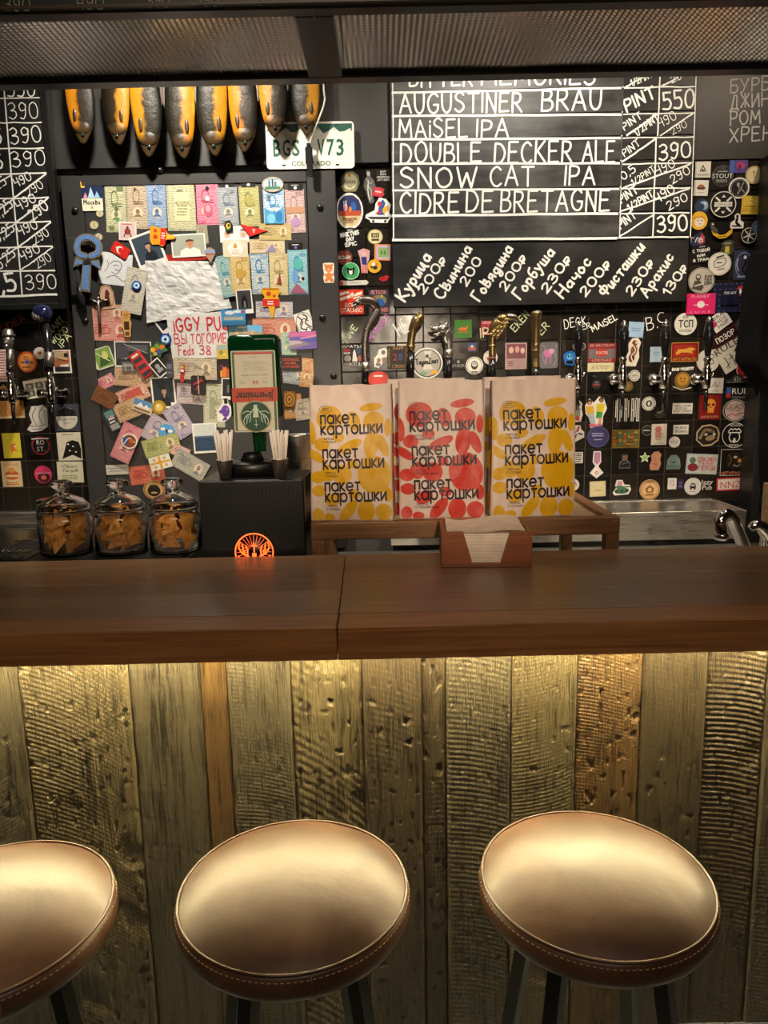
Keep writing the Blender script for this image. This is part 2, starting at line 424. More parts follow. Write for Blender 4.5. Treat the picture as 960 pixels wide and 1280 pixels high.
def hand_polys(text, x0, y0, x1, y1, h, thick, rnd=0.04):
    """polygons of hand-lettered text whose baseline runs from (x0,y0) to (x1,y1)"""
    adv = []; x = 0.0
    for ch in text:
        if ch == ' ': x += 0.42; continue
        st, wd = glyph(ch); adv.append((ch, x)); x += wd + 0.2
    total = max(x - 0.2, 0.1)
    d = Vector((x1 - x0, y1 - y0)); L = d.length; u = d / L; n = Vector((-u.y, u.x)); sx = L / total
    out = []
    for ch, ox in adv:
        st, wd = glyph(ch); a = random.uniform(-rnd, rnd); dy = random.uniform(-rnd, rnd); sc = 1 + random.uniform(-rnd, rnd)
        for pts in st:
            q = []
            for (gx, gy) in pts:
                X = (ox + gx + a * gy * 0.6) * sx; Y = (gy * sc + dy) * h
                q.append((x0 + u.x * X + n.x * Y, y0 + u.y * X + n.y * Y))
            ribbon(q, thick, out)
    return out

def stag(k):
    """tiny depth step so overlapping strokes never share one plane"""
    return (k % 23) * 0.000009

def plane_hand(mb, items, Y, mat, off=0.0006):
    """items in photo pixels on the wall plane Y: (text,x0,y0,x1,y1,cap_px,thick_px)"""
    for it in items:
        t, xa, ya, xb, yb, h, th = it
        a = P(xa, ya, Y); b = P(xb, yb, Y); s = (P(xa + 10, ya, Y) - P(xa, ya, Y)).length / 10
        for k, poly in enumerate(hand_polys(t, a.x, a.z, b.x, b.z, h * s * 0.93, th * s * 0.68)):
            mb.add([(p[0], Y - off - stag(k), p[1]) for p in poly], [tuple(range(len(poly)))], mat)

def plane_lines(mb, lines, Y, mat, off=0.0004):
    for (xa, ya, xb, yb, th) in lines:
        a = P(xa, ya, Y); b = P(xb, yb, Y); s = (P(xa + 10, ya, Y) - P(xa, ya, Y)).length / 10
        n = 8; pts = []
        for i in range(n + 1):
            t = i / n; pts.append((a.x + (b.x - a.x) * t + random.uniform(-1, 1) * .0008, a.z + (b.z - a.z) * t + random.uniform(-1, 1) * .0012))
        out = []; ribbon(pts, th * s, out, False)
        for k, poly in enumerate(out): mb.add([(p[0], Y - off - stag(k + int(th * 7) + int(xa)), p[1]) for p in poly], [tuple(range(len(poly)))], mat)

# ------------------------------------------------------------------ printed type
_tc = {}
def type_mesh(txt, bold=0.0):
    key = (txt, bold)
    if key in _tc: return _tc[key]
    c = D.curves.new('t', 'FONT'); c.body = txt; c.size = 1; c.resolution_u = 2; c.offset = bold
    o = D.objects.new('t', c); COL.objects.link(o)
    me = D.meshes.new_from_object(o)
    vs = [(v.co.x, v.co.y) for v in me.vertices]; fs = [tuple(p.vertices) for p in me.polygons]
    D.objects.remove(o); D.meshes.remove(me); D.curves.remove(c)
    if not vs: vs = [(0, 0), (1, 0), (0, 1)]; fs = []
    x0 = min(v[0] for v in vs); x1 = max(v[0] for v in vs); y0 = min(v[1] for v in vs); y1 = max(v[1] for v in vs)
    vs = [((v[0] - (x0 + x1) / 2) / max((x1 - x0) / 2, 1e-6), (v[1] - (y0 + y1) / 2) / max((y1 - y0) / 2, 1e-6)) for v in vs]
    _tc[key] = (vs, fs, (x1 - x0) / max(y1 - y0, 1e-6)); return _tc[key]

def ell(cx, cy, rx, ry, n=20, rot=0):
    a = radians(rot)
    return [(cx + rx * cos(t) * cos(a) - ry * sin(t) * sin(a), cy + rx * cos(t) * sin(a) + ry * sin(t) * cos(a)) for t in [2 * pi * k / n for k in range(n)]]


# round geometric lower-case type for the paper bags (centre-line strokes, x-height 1)
def _arc(cx, cy, r, a0, a1, n=14): return [(cx + r * cos(radians(a0 + (a1 - a0) * k / n)), cy + r * sin(radians(a0 + (a1 - a0) * k / n))) for k in range(n + 1)]
GEO = {'п': ([[(0, 0), (0, 1)], [(0, 1), (.72, 1)], [(.72, 1), (.72, 0)]], .72), 'а': ([_arc(.5, .5, .5, 0, 360, 22), [(1, 1), (1, 0)]], 1), 'к': ([[(0, 0), (0, 1)], [(.66, 1), (.1, .5), (.7, 0)]], .7),
 'е': ([[(0, .5), (1, .5)], _arc(.5, .5, .5, 0, 318, 20)], 1), 'т': ([[(0, 1), (.76, 1)], [(.38, 1), (.38, 0)]], .76), 'р': ([[(0, 1), (0, -.45)], _arc(.5, .5, .5, 0, 360, 22)], 1), 'о': ([_arc(.5, .5, .5, 0, 360, 22)], 1),
 'ш': ([[(0, 1), (0, 0)], [(0, 0), (1.24, 0)], [(1.24, 0), (1.24, 1)], [(.62, 0), (.62, 1)]], 1.24), 'и': ([[(0, 1), (0, 0)], [(0, 0), (.74, 1)], [(.74, 1), (.74, 0)]], .74), 'ч': ([[(0, 1), (0, .7)] + _arc(.3, .7, .3, 180, 270, 6) + [(.7, .4)], [(.7, 1), (.7, 0)]], .7),
 'с': ([_arc(.5, .5, .5, 42, 318, 18)], .88), 'ы': ([[(0, 1), (0, 0)], [(0, 0), (.3, 0)] + _arc(.3, .28, .28, -90, 90, 8) + [(0, .56)], [(.86, 1), (.86, 0)]], .86), 'л': ([[(0, 0), (.14, .1), (.24, 1)], [(.24, 1), (.78, 1)], [(.78, 1), (.78, 0)]], .78),
 'ь': ([[(0, 1), (0, 0)], [(0, 0), (.3, 0)] + _arc(.3, .28, .28, -90, 90, 8) + [(0, .56)]], .6), 'ю': ([[(0, 0), (0, 1)], [(0, .5), (.36, .5)], _arc(.86, .5, .5, 0, 360, 20)], 1.36), 'ц': ([[(0, 1), (0, 0)], [(0, 0), (.8, 0), (.8, -.25)], [(.68, 0), (.68, 1)]], .8),
 'м': ([[(0, 0), (0, 1)], [(0, 1), (.42, .35), (.84, 1)], [(.84, 1), (.84, 0)]], .84), 'д': ([[(-.05, -.25), (-.05, 0)], [(-.05, 0), (.85, 0)], [(.85, 0), (.85, -.25)], [(.1, 0), (.26, 1)], [(.26, 1), (.72, 1)], [(.72, 1), (.72, 0)]], .85)}
def geo_polys(txt, th=.2, gap=.34):
    """-> polygons in units of x-height, total width"""
    out = []; x = 0.0
    for ch in txt:
        if ch == ' ': x += .5; continue
        st, wd = GEO[ch]
        for s_ in st: ribbon([(x + a, b) for a, b in s_], th, out)
        x += wd + gap
    return out, x - gap

# ------------------------------------------------------------------ the room
def solid(name, x0, x1, y0, y1, z0, z1, m, **k):
    mb = MB(); mb.box(x0, x1, y0, y1, z0, z1, m); return mb.build(name, **k)
WY = 2.70
def floor_material():
    m, nt, b = newmat('grey_floor')
    f = tex_noise(nt, coords(nt, rnd=False), 8, 6)
    r = ramp(nt, f, [(0.3, (0.05, 0.055, 0.065)), (0.7, (0.09, 0.095, 0.11))]); nt.links.new(r.outputs[0], b.inputs['Base Color'])
    setp(b, rough=0.5); bump(nt, b, f, 0.2, 0.002); return m
struct(solid('floor', -2.7, 2.7, -2.7, 2.8, -0.1, 0, floor_material()))
struct(solid('ceiling', -2.7, 2.7, -2.7, 2.8, 3.0, 3.1, M_dark))
wall_back = struct(solid('wall_back', -2.7, 2.7, WY + 0.006, WY + 0.1, 0, 3.0, M_grout))
struct(solid('wall_left', -2.8, -2.7, -2.7, 2.8, 0, 3.0, M_dark))
struct(solid('wall_right', 2.7, 2.8, -2.7, 2.8, 0, 3.0, M_dark))
struct(solid('wall_front', -2.7, 2.7, -2.8, -2.7, 0, 3.0, plain('room_wall', (0.10, 0.075, 0.055), 0.8)))

def tile_material():
    m, nt, b = newmat('black_glazed_tile')
    oi = nt.nodes.new('ShaderNodeObjectInfo')
    r = ramp(nt, oi.outputs['Random'], [(0.0, (0.008, 0.0075, 0.007)), (1.0, (0.022, 0.0165, 0.012))])
    nt.links.new(r.outputs[0], b.inputs['Base Color'])
    f = tex_noise(nt, coords(nt), 14, 3)
    r2 = ramp(nt, f, [(0.3, (0.12,) * 3), (0.75, (0.3,) * 3)]); nt.links.new(r2.outputs[0], b.inputs['Roughness'])
    bump(nt, b, tex_noise(nt, coords(nt), 9, 2), 0.25, 0.003)
    return m
M_tile = tile_material()
TP = 0.098
_tm = None
def tile(ix, iz, x0=0.741, z0=1.046):
    """one tile of the glazed grid on the back wall"""
    global _tm
    if _tm is None:
        mb = MB(); h = TP / 2 - 0.0018
        mb.box(-h, h, 0, 0.008, -h, h, M_tile, 0.0012)
        o = mb.build('tile', parent=wall_back); _tm = o.data
    else:
        o = D.objects.new('tile', _tm); COL.objects.link(o); o.parent = wall_back
    o.location = (x0 + TP * (ix + 0.5), WY, z0 + TP * (iz + 0.5))
    return o
for ix in range(-9, 7):                        # strip and field to the right of the cabinet
    for iz in range(-1, 12):
        x = 0.741 + TP * (ix + 0.5); z = 1.046 + TP * (iz + 0.5)
        if x < -0.14: continue
        if 0.05 + 0.03 < x < 1.06 and z > 1.80: continue
        if -0.05 > x and z > 2.25: continue
        if z > 2.25: continue
        tile(ix, iz)
for ix in range(-4, 0):
    for iz in range(-1, 8):
        tile(ix, iz, -1.111 + 0.0, 1.046)
for iz in range(4, 12):
    tile(0, iz, -1.111, 1.046)
for iz in range(-1, 4): tile(0, iz, -1.111, 1.046)

# dark painted panels above the tiling
struct(solid('trim_1', -2.2, 0.04, WY - 0.018, WY + 0.006, 2.235, 2.98, M_dsteel))
struct(solid('trim_2', 1.075, 2.2, WY - 0.006, WY + 0.006, 2.225, 2.98, M_black))
struct(solid('trim_3', 0.04, 1.075, WY - 0.004, WY + 0.006, 2.235, 2.98, M_black))
mbj = MB()
jx = P(955, 400, 2.60).x
mbj.box(jx, jx + 0.05, 2.60, WY + 0.006, 0.0, 2.225, M_black, 0.003)
mbj.box(jx + 0.05, 2.65, 2.66, WY + 0.006, 0.0, 2.225, plain('doorway_dark', (0.006, 0.006, 0.006), 0.6))
struct(mbj.build('door_1'))

# ------------------------------------------------------------------ bar counter with the plank front
M_oak = wood_mat('oiled_oak', (0.12, 0.062, 0.028), (0.28, 0.155, 0.075), 'X', 0.33, 1.0, 0.12, 0.15)
M_oak2 = wood_mat('oiled_oak_edge', (0.17, 0.070, 0.025), (0.42, 0.19, 0.068), 'X', 0.42, 1.0, 0.15)
bar = thing('bar_counter', 'long oak bar counter with lit front of old vertical planks', 'bar counter', (0, 1.5, 0))
def child(mb, name, parent, **k):
    """build mesh given in world coords under a parent located by its own transform"""
    o = mb.build(name, **k); o.parent = parent; o.matrix_parent_inverse = parent.matrix_basis.inverted(); return o
bpy.context.view_layer.update()
CT, CB, CF, CK = 1.10, 1.042, 1.176, 1.70
def slab(x0, x1, skew0, skew1):
    top = None
    n = 7; edges = [CF + (CK - CF) * i / n for i in range(n + 1)]
    root = MB(); root.box(x0 + 0.02, x1 - 0.02, CF + 0.05, CK - 0.02, CB, CB + 0.004, M_oak2); top = child(root, 'countertop', bar)
    for i in range(n):
        a, b_ = edges[i] + (0.0 if i == 0 else 0.0001), edges[i + 1] - 0.0001
        mb = MB(); bx0 = x0 + skew0 * (edges[i] - CF); bx1 = x1 + skew1 * (edges[i] - CF)
        mb.box(bx0, bx1, a, b_, CB + 0.0045 if i else CB, CT - random.uniform(0, 0.0003), M_oak if i else M_oak2, 0.0004 if i else 0.002)
        o = mb.build('stave'); o.parent = top
    return top
slab(-2.0, -0.0835, 0.0, -0.02)
slab(-0.0815, 2.0, -0.02, 0.0)

def plank_material(i, dark, light, sawrot=0.0, sawsc=0.0):
    m, nt, b = newmat('old_plank_%d' % i)
    v = coords(nt, (26, 26, 1.6)); f = tex_noise(nt, v, 3.2, 9, 0.7, 0.5)
    g = tex_noise(nt, coords(nt, (120, 120, 5)), 3, 4, 0.7)
    p = tex_noise(nt, coords(nt, (1, 1, 1)), 7, 6, 0.65)
    a = nd(nt, 'ShaderNodeMath', operation='MULTIPLY_ADD'); nt.links.new(g, a.inputs[0]); a.inputs[1].default_value = 0.5; nt.links.new(f, a.inputs[2])
    a2 = nd(nt, 'ShaderNodeMath', operation='MULTIPLY_ADD'); nt.links.new(p, a2.inputs[0]); a2.inputs[1].default_value = 0.5; nt.links.new(a.outputs[0], a2.inputs[2])
    r = ramp(nt, a2.outputs[0], [(0.66, [q * 0.22 for q in dark]), (0.84, dark), (1.12 - .12, [q * .85 for q in light])])
    nt.links.new(r.outputs[0], b.inputs['Base Color']); setp(b, rough=0.5, spec=0.7)
    rr = ramp(nt, g, [(0.3, (0.28,) * 3), (0.7, (0.6,) * 3)]); nt.links.new(rr.outputs[0], b.inputs['Roughness'])
    bump(nt, b, a.outputs[0], 0.85, 0.006)
    return m
PM = [plank_material(0, (0.034, 0.025, 0.012), (0.15, 0.115, 0.058)), plank_material(1, (0.026, 0.020, 0.012), (0.115, 0.092, 0.056)),
      plank_material(2, (0.036, 0.018, 0.006), (0.14, 0.078, 0.026)), plank_material(3, (0.020, 0.014, 0.008), (0.085, 0.06, 0.032))]
PEX = [-1.25, -1.02, -0.791, -0.555, -0.401, -0.345, -0.208, -0.054, 0.073, 0.1255, 0.267, 0.408, 0.547, 0.688, 0.818, 0.99, 1.18]
#       mat, saw amplitude(mm), saw period, arc slope, pits, slit
PST = [(3, .5, .012, .3, .4), (1, .4, .010, -.2, .5), (0, 1.0, .011, .25, 1.0), (1, .3, .02, .1, .3), (2, .1, .02, .1, .2), (1, .9, .0095, .05, .4),
       (0, 2.2, .021, .55, 1.0), (3, .35, .014, .2, .9), (3, .4, .012, .0, 1.2), (1, .8, .012, .04, .6), (0, .5, .009, -.1, .5), (2, .9, .008, .1, 1.4),
       (3, .3, .012, .1, .5), (3, 1.6, .0125, .02, 1.0), (1, .5, .011, .1, .5), (3, .5, .012, .2, .5)]
for i, st in enumerate(PST):
    x0, x1 = PEX[i] + 0.0009, PEX[i + 1] - 0.0009
    mi, amp, per, slope, pit = st; amp *= 1.35; pit *= 1.3
    nx = max(10, int((x1 - x0) / 0.006)); nz = 430; z0, z1 = 0.003, CB - 0.004
    yb = 1.5 + random.uniform(-0.0025, 0.0025); sd = i * 13.7
    vs = []; fs = []
    for k in range(nz + 1):
        z = z0 + (z1 - z0) * k / nz
        for j in range(nx + 1):
            t = j / nx; x = x0 + (x1 - x0) * t; xl = x - x0
            h = noise.noise((x * 60, sd, z * 3.0)) * 0.0009 + noise.noise((x * 14, sd, z * 2.2)) * 0.0018
            q = z + slope * xl + 1.2 * xl * xl * (1 if slope > 0 else -1) + 0.004 * noise.noise((x * 9, sd + 4, z * 6))
            msk = 0.55 + 0.8 * noise.noise((x * 5, sd + 9, z * 3.3))
            h += amp * 0.001 * 0.5 * (sin(2 * pi * q / per)) * max(0.0, min(1.2, msk))
            n2 = noise.noise((x * 95, sd + 2, z * 42))
            if n2 > 0.28: h += -(n2 - 0.28) * 0.006 * pit
            n3 = noise.noise((x * 11, sd + 5, z * 11))
            if n3 > 0.42: h -= (n3 - 0.42) * 0.008 * pit
            e = min(t, 1 - t) * (x1 - x0)
            if e < 0.003: h -= 0.0025 * (1 - e / 0.003)
            vs.append((x, yb - h, z))
    for k in range(nz):
        for j in range(nx):
            a = k * (nx + 1) + j; fs.append((a, a + 1, a + nx + 2, a + nx + 1))
    base = len(vs)
    # sides and back
    top = [nz * (nx + 1) + j for j in range(nx + 1)]; bot = [j for j in range(nx + 1)]
    vs += [(x0, 1.52, z0), (x1, 1.52, z0), (x1, 1.52, z1), (x0, 1.52, z1)]
    lf = [k * (nx + 1) for k in range(nz + 1)]; rt = [k * (nx + 1) + nx for k in range(nz + 1)]
    fs += [tuple(lf[::-1] + [base, base + 3][::1])[:0] or tuple([base + 3] + lf[::-1] + [base]), tuple([base + 1] + rt + [base + 2]), tuple([base + 2] + top[::-1] + [base + 3]), tuple([base] + bot + [base + 1]),
           (base, base + 1, base + 2, base + 3)]
    mb = MB(); mb.add(vs, fs, PM[mi], False)
    child(mb, 'plank', bar, norecalc=True)
mb = MB(); mb.box(-2.0, 2.0, 1.5205, 1.66, 0.0, CB - 0.004, M_dark)
child(mb, 'carcass', bar)
# under-counter light strip in its channel
m_led = plain('led_strip_glow', (1, 0.8, 0.45), 0.5, emit=(1.0, 0.83, 0.44), es=335.0)
mb = MB(); mb.box(-1.25, 1.18, 1.437, 1.467, CB - 0.009, CB - 0.0005, plain('aluminium_channel', (0.6, 0.6, 0.6), 0.4, 1.0)); led = child(mb, 'light_channel', bar)
mb = MB(); mb.box(-1.24, 1.17, 1.444, 1.460, CB - 0.0112, CB - 0.0092, m_led)
o = mb.build('light_strip'); o.parent = led

# ------------------------------------------------------------------ things standing behind the counter: surfaces
WTZ = 0.94
wt = thing('steel_worktop', 'low stainless steel worktop behind the bar under the wooden tray', 'worktop', (0.2, 1.72, WTZ))
mb = MB(); mb.box(-0.462, 2.3, 1.72, 2.425, WTZ - 0.03, WTZ, M_steel, 0.002); child(mb, 'top', wt)
mb = MB(); mb.box(-0.462, 2.3, 1.76, 2.40, 0.0, WTZ - 0.031, M_dark); child(mb, 'base_cabinet', wt)
led_ = thing('black_service_ledge', 'low black ledge behind the counter carrying the glass jars', 'ledge', (-0.7, 1.72, 0))
mb = MB(); mb.box(-2.2, -0.468, 1.703, 2.12, 1.060, 1.094, M_blackplastic, 0.002); child(mb, 'top', led_)
mb = MB(); mb.box(-2.2, -0.468, 1.72, 2.10, 0.0, 1.059, M_dark); child(mb, 'front_panel', led_)

def drip_tray(name, label, x0, x1, z0, z1):
    t = thing(name, label, 'drip tray', ((x0 + x1) / 2, 2.56, z0))
    mb = MB(); y0, y1 = 2.43, WY - 0.001
    mb.box(x0, x1, y0, y1, z0, z1 - 0.012, M_steel, 0.002)
    child(mb, 'body', t)
    mb = MB()
    mb.box(x0 - 0.001, x1 + 0.001, y0 - 0.001, y0 + 0.016, z1 - 0.0118, z1, M_steel, 0.001); mb.box(x0 - 0.001, x1 + 0.001, y1 - 0.03, y1, z1 - 0.0118, z1, M_steel, 0.001)
    mb.box(x0 - 0.001, x0 + 0.016, y0 + 0.0162, y1 - 0.0302, z1 - 0.0118, z1, M_steel, 0.001); mb.box(x1 - 0.016, x1 + 0.001, y0 + 0.0162, y1 - 0.0302, z1 - 0.0118, z1, M_steel, 0.001)
    child(mb, 'rim', t)
    mb = MB(); mb.box(x0 + 0.0165, x1 - 0.0165, y0 + 0.0165, y1 - 0.0305, z1 - 0.0118, z1 - 0.004, M_steel); child(mb, 'drainer_plate', t)
    mb = MB(); mb.box(x0 + 0.01, x1 - 0.02, y0 + 0.02, y1, 0.0, z0, M_dark); child(mb, 'support', t)
    return t
drip_tray('steel_drip_tray', 'brushed steel drip tray box under the black tap handles', 0.02, P(933, 641, 2.43).x, 0.955, 1.052)
drip_tray('steel_drip_tray', 'pale steel drip tray behind the first glass jar, under the paw tap', -2.2, P(45, 650, 2.43).x, 0.94, 1.058)

# overhead canopy with two ribbed glass panels
can = thing('overhead_canopy', 'black hanging canopy shelf over the bar with two ribbed glass panels', 'canopy', (0, 1.6, 2.15))
CZ = 2.15
mb = MB()
YN, YGN, YGF, YF = 1.435, 1.468, 1.737, 1.775
XA, XB = -0.143, -0.071
mb.box(-2.0, 2.0, YN, YGN, CZ, CZ + 0.05, M_frame, 0.003); mb.box(-2.0, 2.0, YGF, YF, CZ, CZ + 0.045, M_frame, 0.003)
mb.box(-2.0, -1.6, YGN + .0005, YGF - .0005, CZ, CZ + 0.05, M_frame); mb.box(1.6, 2.0, YGN + .0005, YGF - .0005, CZ, CZ + 0.05, M_frame)
child(mb, 'frame', can)
mb = MB(); mb.box(XA, XB, YGN + .0005, YGF - .0005, CZ, CZ + 0.05, M_frame, 0.002); mb.box(-0.109, -0.105, YN - 0.001, YF, CZ - 0.0015, CZ - 0.0002, plain('seam_grey', (0.05, 0.05, 0.05), 0.4)); child(mb, 'cross_bar', can)
mb = MB(); mb.box(-2.0, 2.0, YN - 0.016, YN - 0.0005, CZ + 0.003, CZ + 0.30, slate_mat('fascia_slate', 0.010, 0.02, 0.4)); fas = child(mb, 'price_board', can)
mb = MB(); mb.box(-2.0, 2.0, YN - 0.020, YN - 0.0165, CZ, CZ + 0.004, plain('fascia_trim', (0.06, 0.035, 0.02), 0.4)); o = mb.build('bottom_trim'); o.parent = fas
mb = MB()
plane_hand(mb, [('390', 6, 13, 38, 14, 15, 1.3), ('490', 97, 12, 130, 12, 15, 1.3), ('390', 184, 9, 212, 9, 15, 1.3), ('390', 245, 8, 273, 8, 15, 1.3), ('390', 313, 6, 341, 6, 15, 1.3)], YN - 0.016, M_chalk_dim)
o = mb.build('chalk_lettering', kind='stuff'); o.parent = fas
mb = MB(); mb.box(-2.0, 2.0, YN, YF, CZ + 0.30, CZ + 0.33, M_frame); child(mb, 'shelf_top', can)
mb = MB(); mb.box(-2.0, 2.0, YF - 0.012, YF - 0.001, CZ + 0.0455, CZ + 0.2995, plain('canopy_inner_grey', (0.35, 0.34, 0.31), 0.5)); child(mb, 'light_stop_panel', can)  # unseen panel added to keep light inside the canopy and off the wall
mb = MB()
for x in (-1.7, -0.107, 1.5): mb.tube([(x, 1.6, CZ + 0.33), (x, 1.6, 3.0)], 0.012, M_frame)
child(mb, 'hanger', can)

def ribbed_glass():
    m, nt, b = newmat('ribbed_glass'); setp(b, color=(0.75, 0.77, 0.75), rough=0.16, trans=0.75, ior=1.5, spec=.9)
    return m
M_rib = ribbed_glass()
def glass_panel(x0, x1):
    mb = MB(); y0, y1 = YGN + 0.001, YGF - 0.001; nx = int((x1 - x0) / 0.011); ny = 24
    vs = []; fs = []
    for i in range(nx * 2 + 1):
        for j in range(ny * 2 + 1):
            x = x0 + (x1 - x0) * i / (nx * 2); y = y0 + (y1 - y0) * j / (ny * 2)
            vs.append((x, y, CZ + 0.012 + (0.0022 if i % 2 else 0) + (0.0016 if j % 2 else 0) + 0.002 * noise.noise((x * 6, y * 6, 1))))
    W_ = ny * 2 + 1
    for i in range(nx * 2):
        for j in range(ny * 2): fs.append((i * W_ + j, (i + 1) * W_ + j, (i + 1) * W_ + j + 1, i * W_ + j + 1))
    o = len(vs); vs += [(x0, y0, CZ + 0.019), (x1, y0, CZ + 0.019), (x1, y1, CZ + 0.019), (x0, y1, CZ + 0.019)]
    fs.append((o, o + 1, o + 2, o + 3))
    mb.add(vs, fs, M_rib); child(mb, 'glass_panel', can)
glass_panel(-1.6, XA - 0.0005); glass_panel(XB + 0.0005, 1.6)
# things stored on the shelf, seen only as colour through the ribbed glass
for i, (x, y, sx, sy, h, c, lb, ct) in enumerate([
        (-1.02, 1.60, .16, .15, .20, '8a9088', 'grey folded carton above the first ribbed glass panel', 'carton'), (-0.78, 1.60, .15, .16, .18, 'b9b0a4', 'pale folded carton above the first ribbed glass panel', 'carton'),
        (-0.56, 1.61, .17, .17, .17, 'b58f8c', 'pinkish carton seen blurred through ribbed glass', 'carton'), (-0.34, 1.60, .15, .14, .19, '9c8a80', 'brownish carton seen blurred through ribbed glass next to pinkish one', 'carton'),
        (-0.21, 1.61, .08, .10, .15, '7f93a6', 'small bluish carton beside the canopy cross bar', 'carton'), (0.08, 1.60, .20, .17, .16, '8d8568', 'olive carton above the second ribbed glass panel', 'carton'),
        (0.17, 1.60, .0, .0, .2, '22332a', 'dark green bottle standing above the second ribbed glass panel', 'bottle'), (0.38, 1.61, .22, .16, .17, '7d786a', 'dull grey carton above the chalk menu board', 'carton'),
        (0.65, 1.60, .2, .15, .18, '8b8478', 'taupe carton above the price column of the menu', 'carton'), (0.92, 1.61, .2, .16, .17, 'a08078', 'rosy carton above the far end of ribbed glass', 'carton')]):
    mb = MB(); m = ink(c)
    if sx == 0:
        mb.lathe([(0.001, 0), (0.034, 0), (0.036, 0.01), (0.036, 0.15), (0.014, 0.19), (0.014, 0.24), (0.001, 0.24)], m, 20)
        o = mb.build('stored_bottle', loc=(0.215, 1.60, CZ + 0.0195)); tag(o, lb, ct); continue
    mb.box(-sx / 2, sx / 2, -sy / 2, sy / 2, 0, h, m, 0.004); mb.box(-sx / 2 - .002, sx / 2 + .002, -.015, .015, h * .3, h * .34, m)
    o = mb.build('stored_carton', loc=(x if i != 5 else 0.06, y, CZ + 0.0195)); tag(o, lb, ct)

# ------------------------------------------------------------------ bar stools
def leather():
    m, nt, b = newmat('worn_brown_leather')
    v = coords(nt); f = tex_noise(nt, v, 7, 7, 0.65, 0.4); g = tex_noise(nt, v, 320, 2, 0.5)
    r = ramp(nt, f, [(0.3, (0.05, 0.021, 0.010)), (0.55, (0.10, 0.044, 0.022)), (0.8, (0.17, 0.085, 0.045))])
    nt.links.new(r.outputs[0], b.inputs['Base Color'])
    rr = ramp(nt, f, [(0.3, (0.33,) * 3), (0.7, (0.48,) * 3)]); nt.links.new(rr.outputs[0], b.inputs['Roughness'])
    a = nd(nt, 'ShaderNodeMath', operation='MULTIPLY_ADD'); nt.links.new(g, a.inputs[0]); a.inputs[1].default_value = 0.06; nt.links.new(f, a.inputs[2])
    bump(nt, b, a.outputs[0], 0.35, 0.004); setp(b, spec=0.55)
    return m
M_leather = leather(); M_leather_side = M_leather
M_thread = plain('pale_thread', (0.42, 0.30, 0.18), 0.7)
M_leg = plain('black_steel_leg', (0.010, 0.010, 0.011), 0.35)

def make_stool():
    t = thing('bar_stool', 'stool', 'bar stool', (0, 0, 0), group='leather bar stools at the counter')
    R = 0.177
    mb = MB(); n = 72; prof = []
    for i in range(15):
        q = i / 14; r = (R - 0.004) * q; prof.append((r, 0.762 - 0.028 * q ** 2.3 - 0.007 * q ** 9))
    vs = []; fs = []
    for (r, z) in prof:
        for k in range(n):
            a = 2 * pi * k / n; x = r * cos(a); y = r * sin(a)
            dz = 0.0016 * noise.noise((x * 14, y * 14, 3)) * (r / R) + 0.0010 * noise.noise((x * 40, y * 40, 3)) * (r / R) ** 3
            vs.append((x, y, z + dz))
    for i in range(len(prof) - 1):
        for k in range(n):
            k2 = (k + 1) % n; fs.append((i * n + k, i * n + k2, (i + 1) * n + k2, (i + 1) * n + k))
    mb.add(vs, fs, M_leather, True); mb.build('seat_top', t)
    mb = MB(); prof = [(R - 0.004, 0.7262), (R + 0.0015, 0.722), (R + 0.005, 0.710), (R + 0.004, 0.696), (R - 0.003, 0.684), (R - 0.014, 0.677), (R - 0.03, 0.675), (0.002, 0.675)]
    mb.lathe(prof, M_leather_side, 72); mb.build('side_band', t)
    mb = MB(); mb.lathe([(R - 0.001 + 0.0024 * cos(a), 0.7266 + 0.0024 * sin(a)) for a in [2 * pi * k / 8 for k in range(8)]], M_leather, 72, closed=True); mb.build('piping', t)
    mb = MB(); mb.tube([(0, -(R + 0.0013), 0.7235), (0, -(R + 0.0055), 0.710), (0, -(R + 0.0045), 0.696), (0, -(R - 0.002), 0.685)], 0.0012, M_leather, 6); mb.build('side_seam', t)
    mb = MB()
    for k in range(130):
        a = 2 * pi * k / 130; T = Matrix.Rotation(a, 4, 'Z')
        mb.box(R + 0.0018, R + 0.0032, -0.0024, 0.0024, 0.7178, 0.7188, M_thread, M=T)
    mb.build('stitching', t, kind='stuff')
    mb = MB(); mb.lathe([(0.12, 0.664), (0.12, 0.6745)], M_leg, 40); mb.build('seat_plate', t)
    for k in range(4):
        a = pi / 4 + k * pi / 2; ca, sa = cos(a), sin(a)
        mb = MB(); T = Matrix.Translation((ca * 0.105, sa * 0.105, 0)) @ Matrix.Rotation(a, 4, 'Z')
        z1, z0 = 0.664, 0.004; o1, o0 = 0.0, 0.105; wd = 0.0115
        vs = [(o0 - wd, -wd, z0), (o0 + wd, -wd, z0), (o0 + wd, wd, z0), (o0 - wd, wd, z0), (o1 - wd, -wd, z1), (o1 + wd, -wd, z1), (o1 + wd, wd, z1), (o1 - wd, wd, z1)]
        mb.add(vs, [(0, 3, 2, 1), (4, 5, 6, 7), (0, 1, 5, 4), (1, 2, 6, 5), (2, 3, 7, 6), (3, 0, 4, 7)], M_leg, False, T)
        lg = mb.build('leg', t)
        mb = MB(); mb.box(o0 - wd - .001, o0 + wd + .001, -wd - .001, wd + .001, 0, 0.004, M_blackplastic, M=T); mb.build('foot_cap', lg)
    mb = MB(); rr_ = 0.105 + 0.105 * (0.664 - 0.26) / 0.66 - 0.004
    mb.lathe([(rr_ + 0.009 * cos(a), 0.26 + 0.009 * sin(a)) for a in [2 * pi * k / 10 for k in range(10)]], M_leg, 48, closed=True); mb.build('foot_ring', t)
    return t
stool = make_stool()
stool.location = (-0.153, 1.035, 0); stool.rotation_euler.z = radians(14)
stool['label'] = 'round brown leather bar stool in the middle of the three'
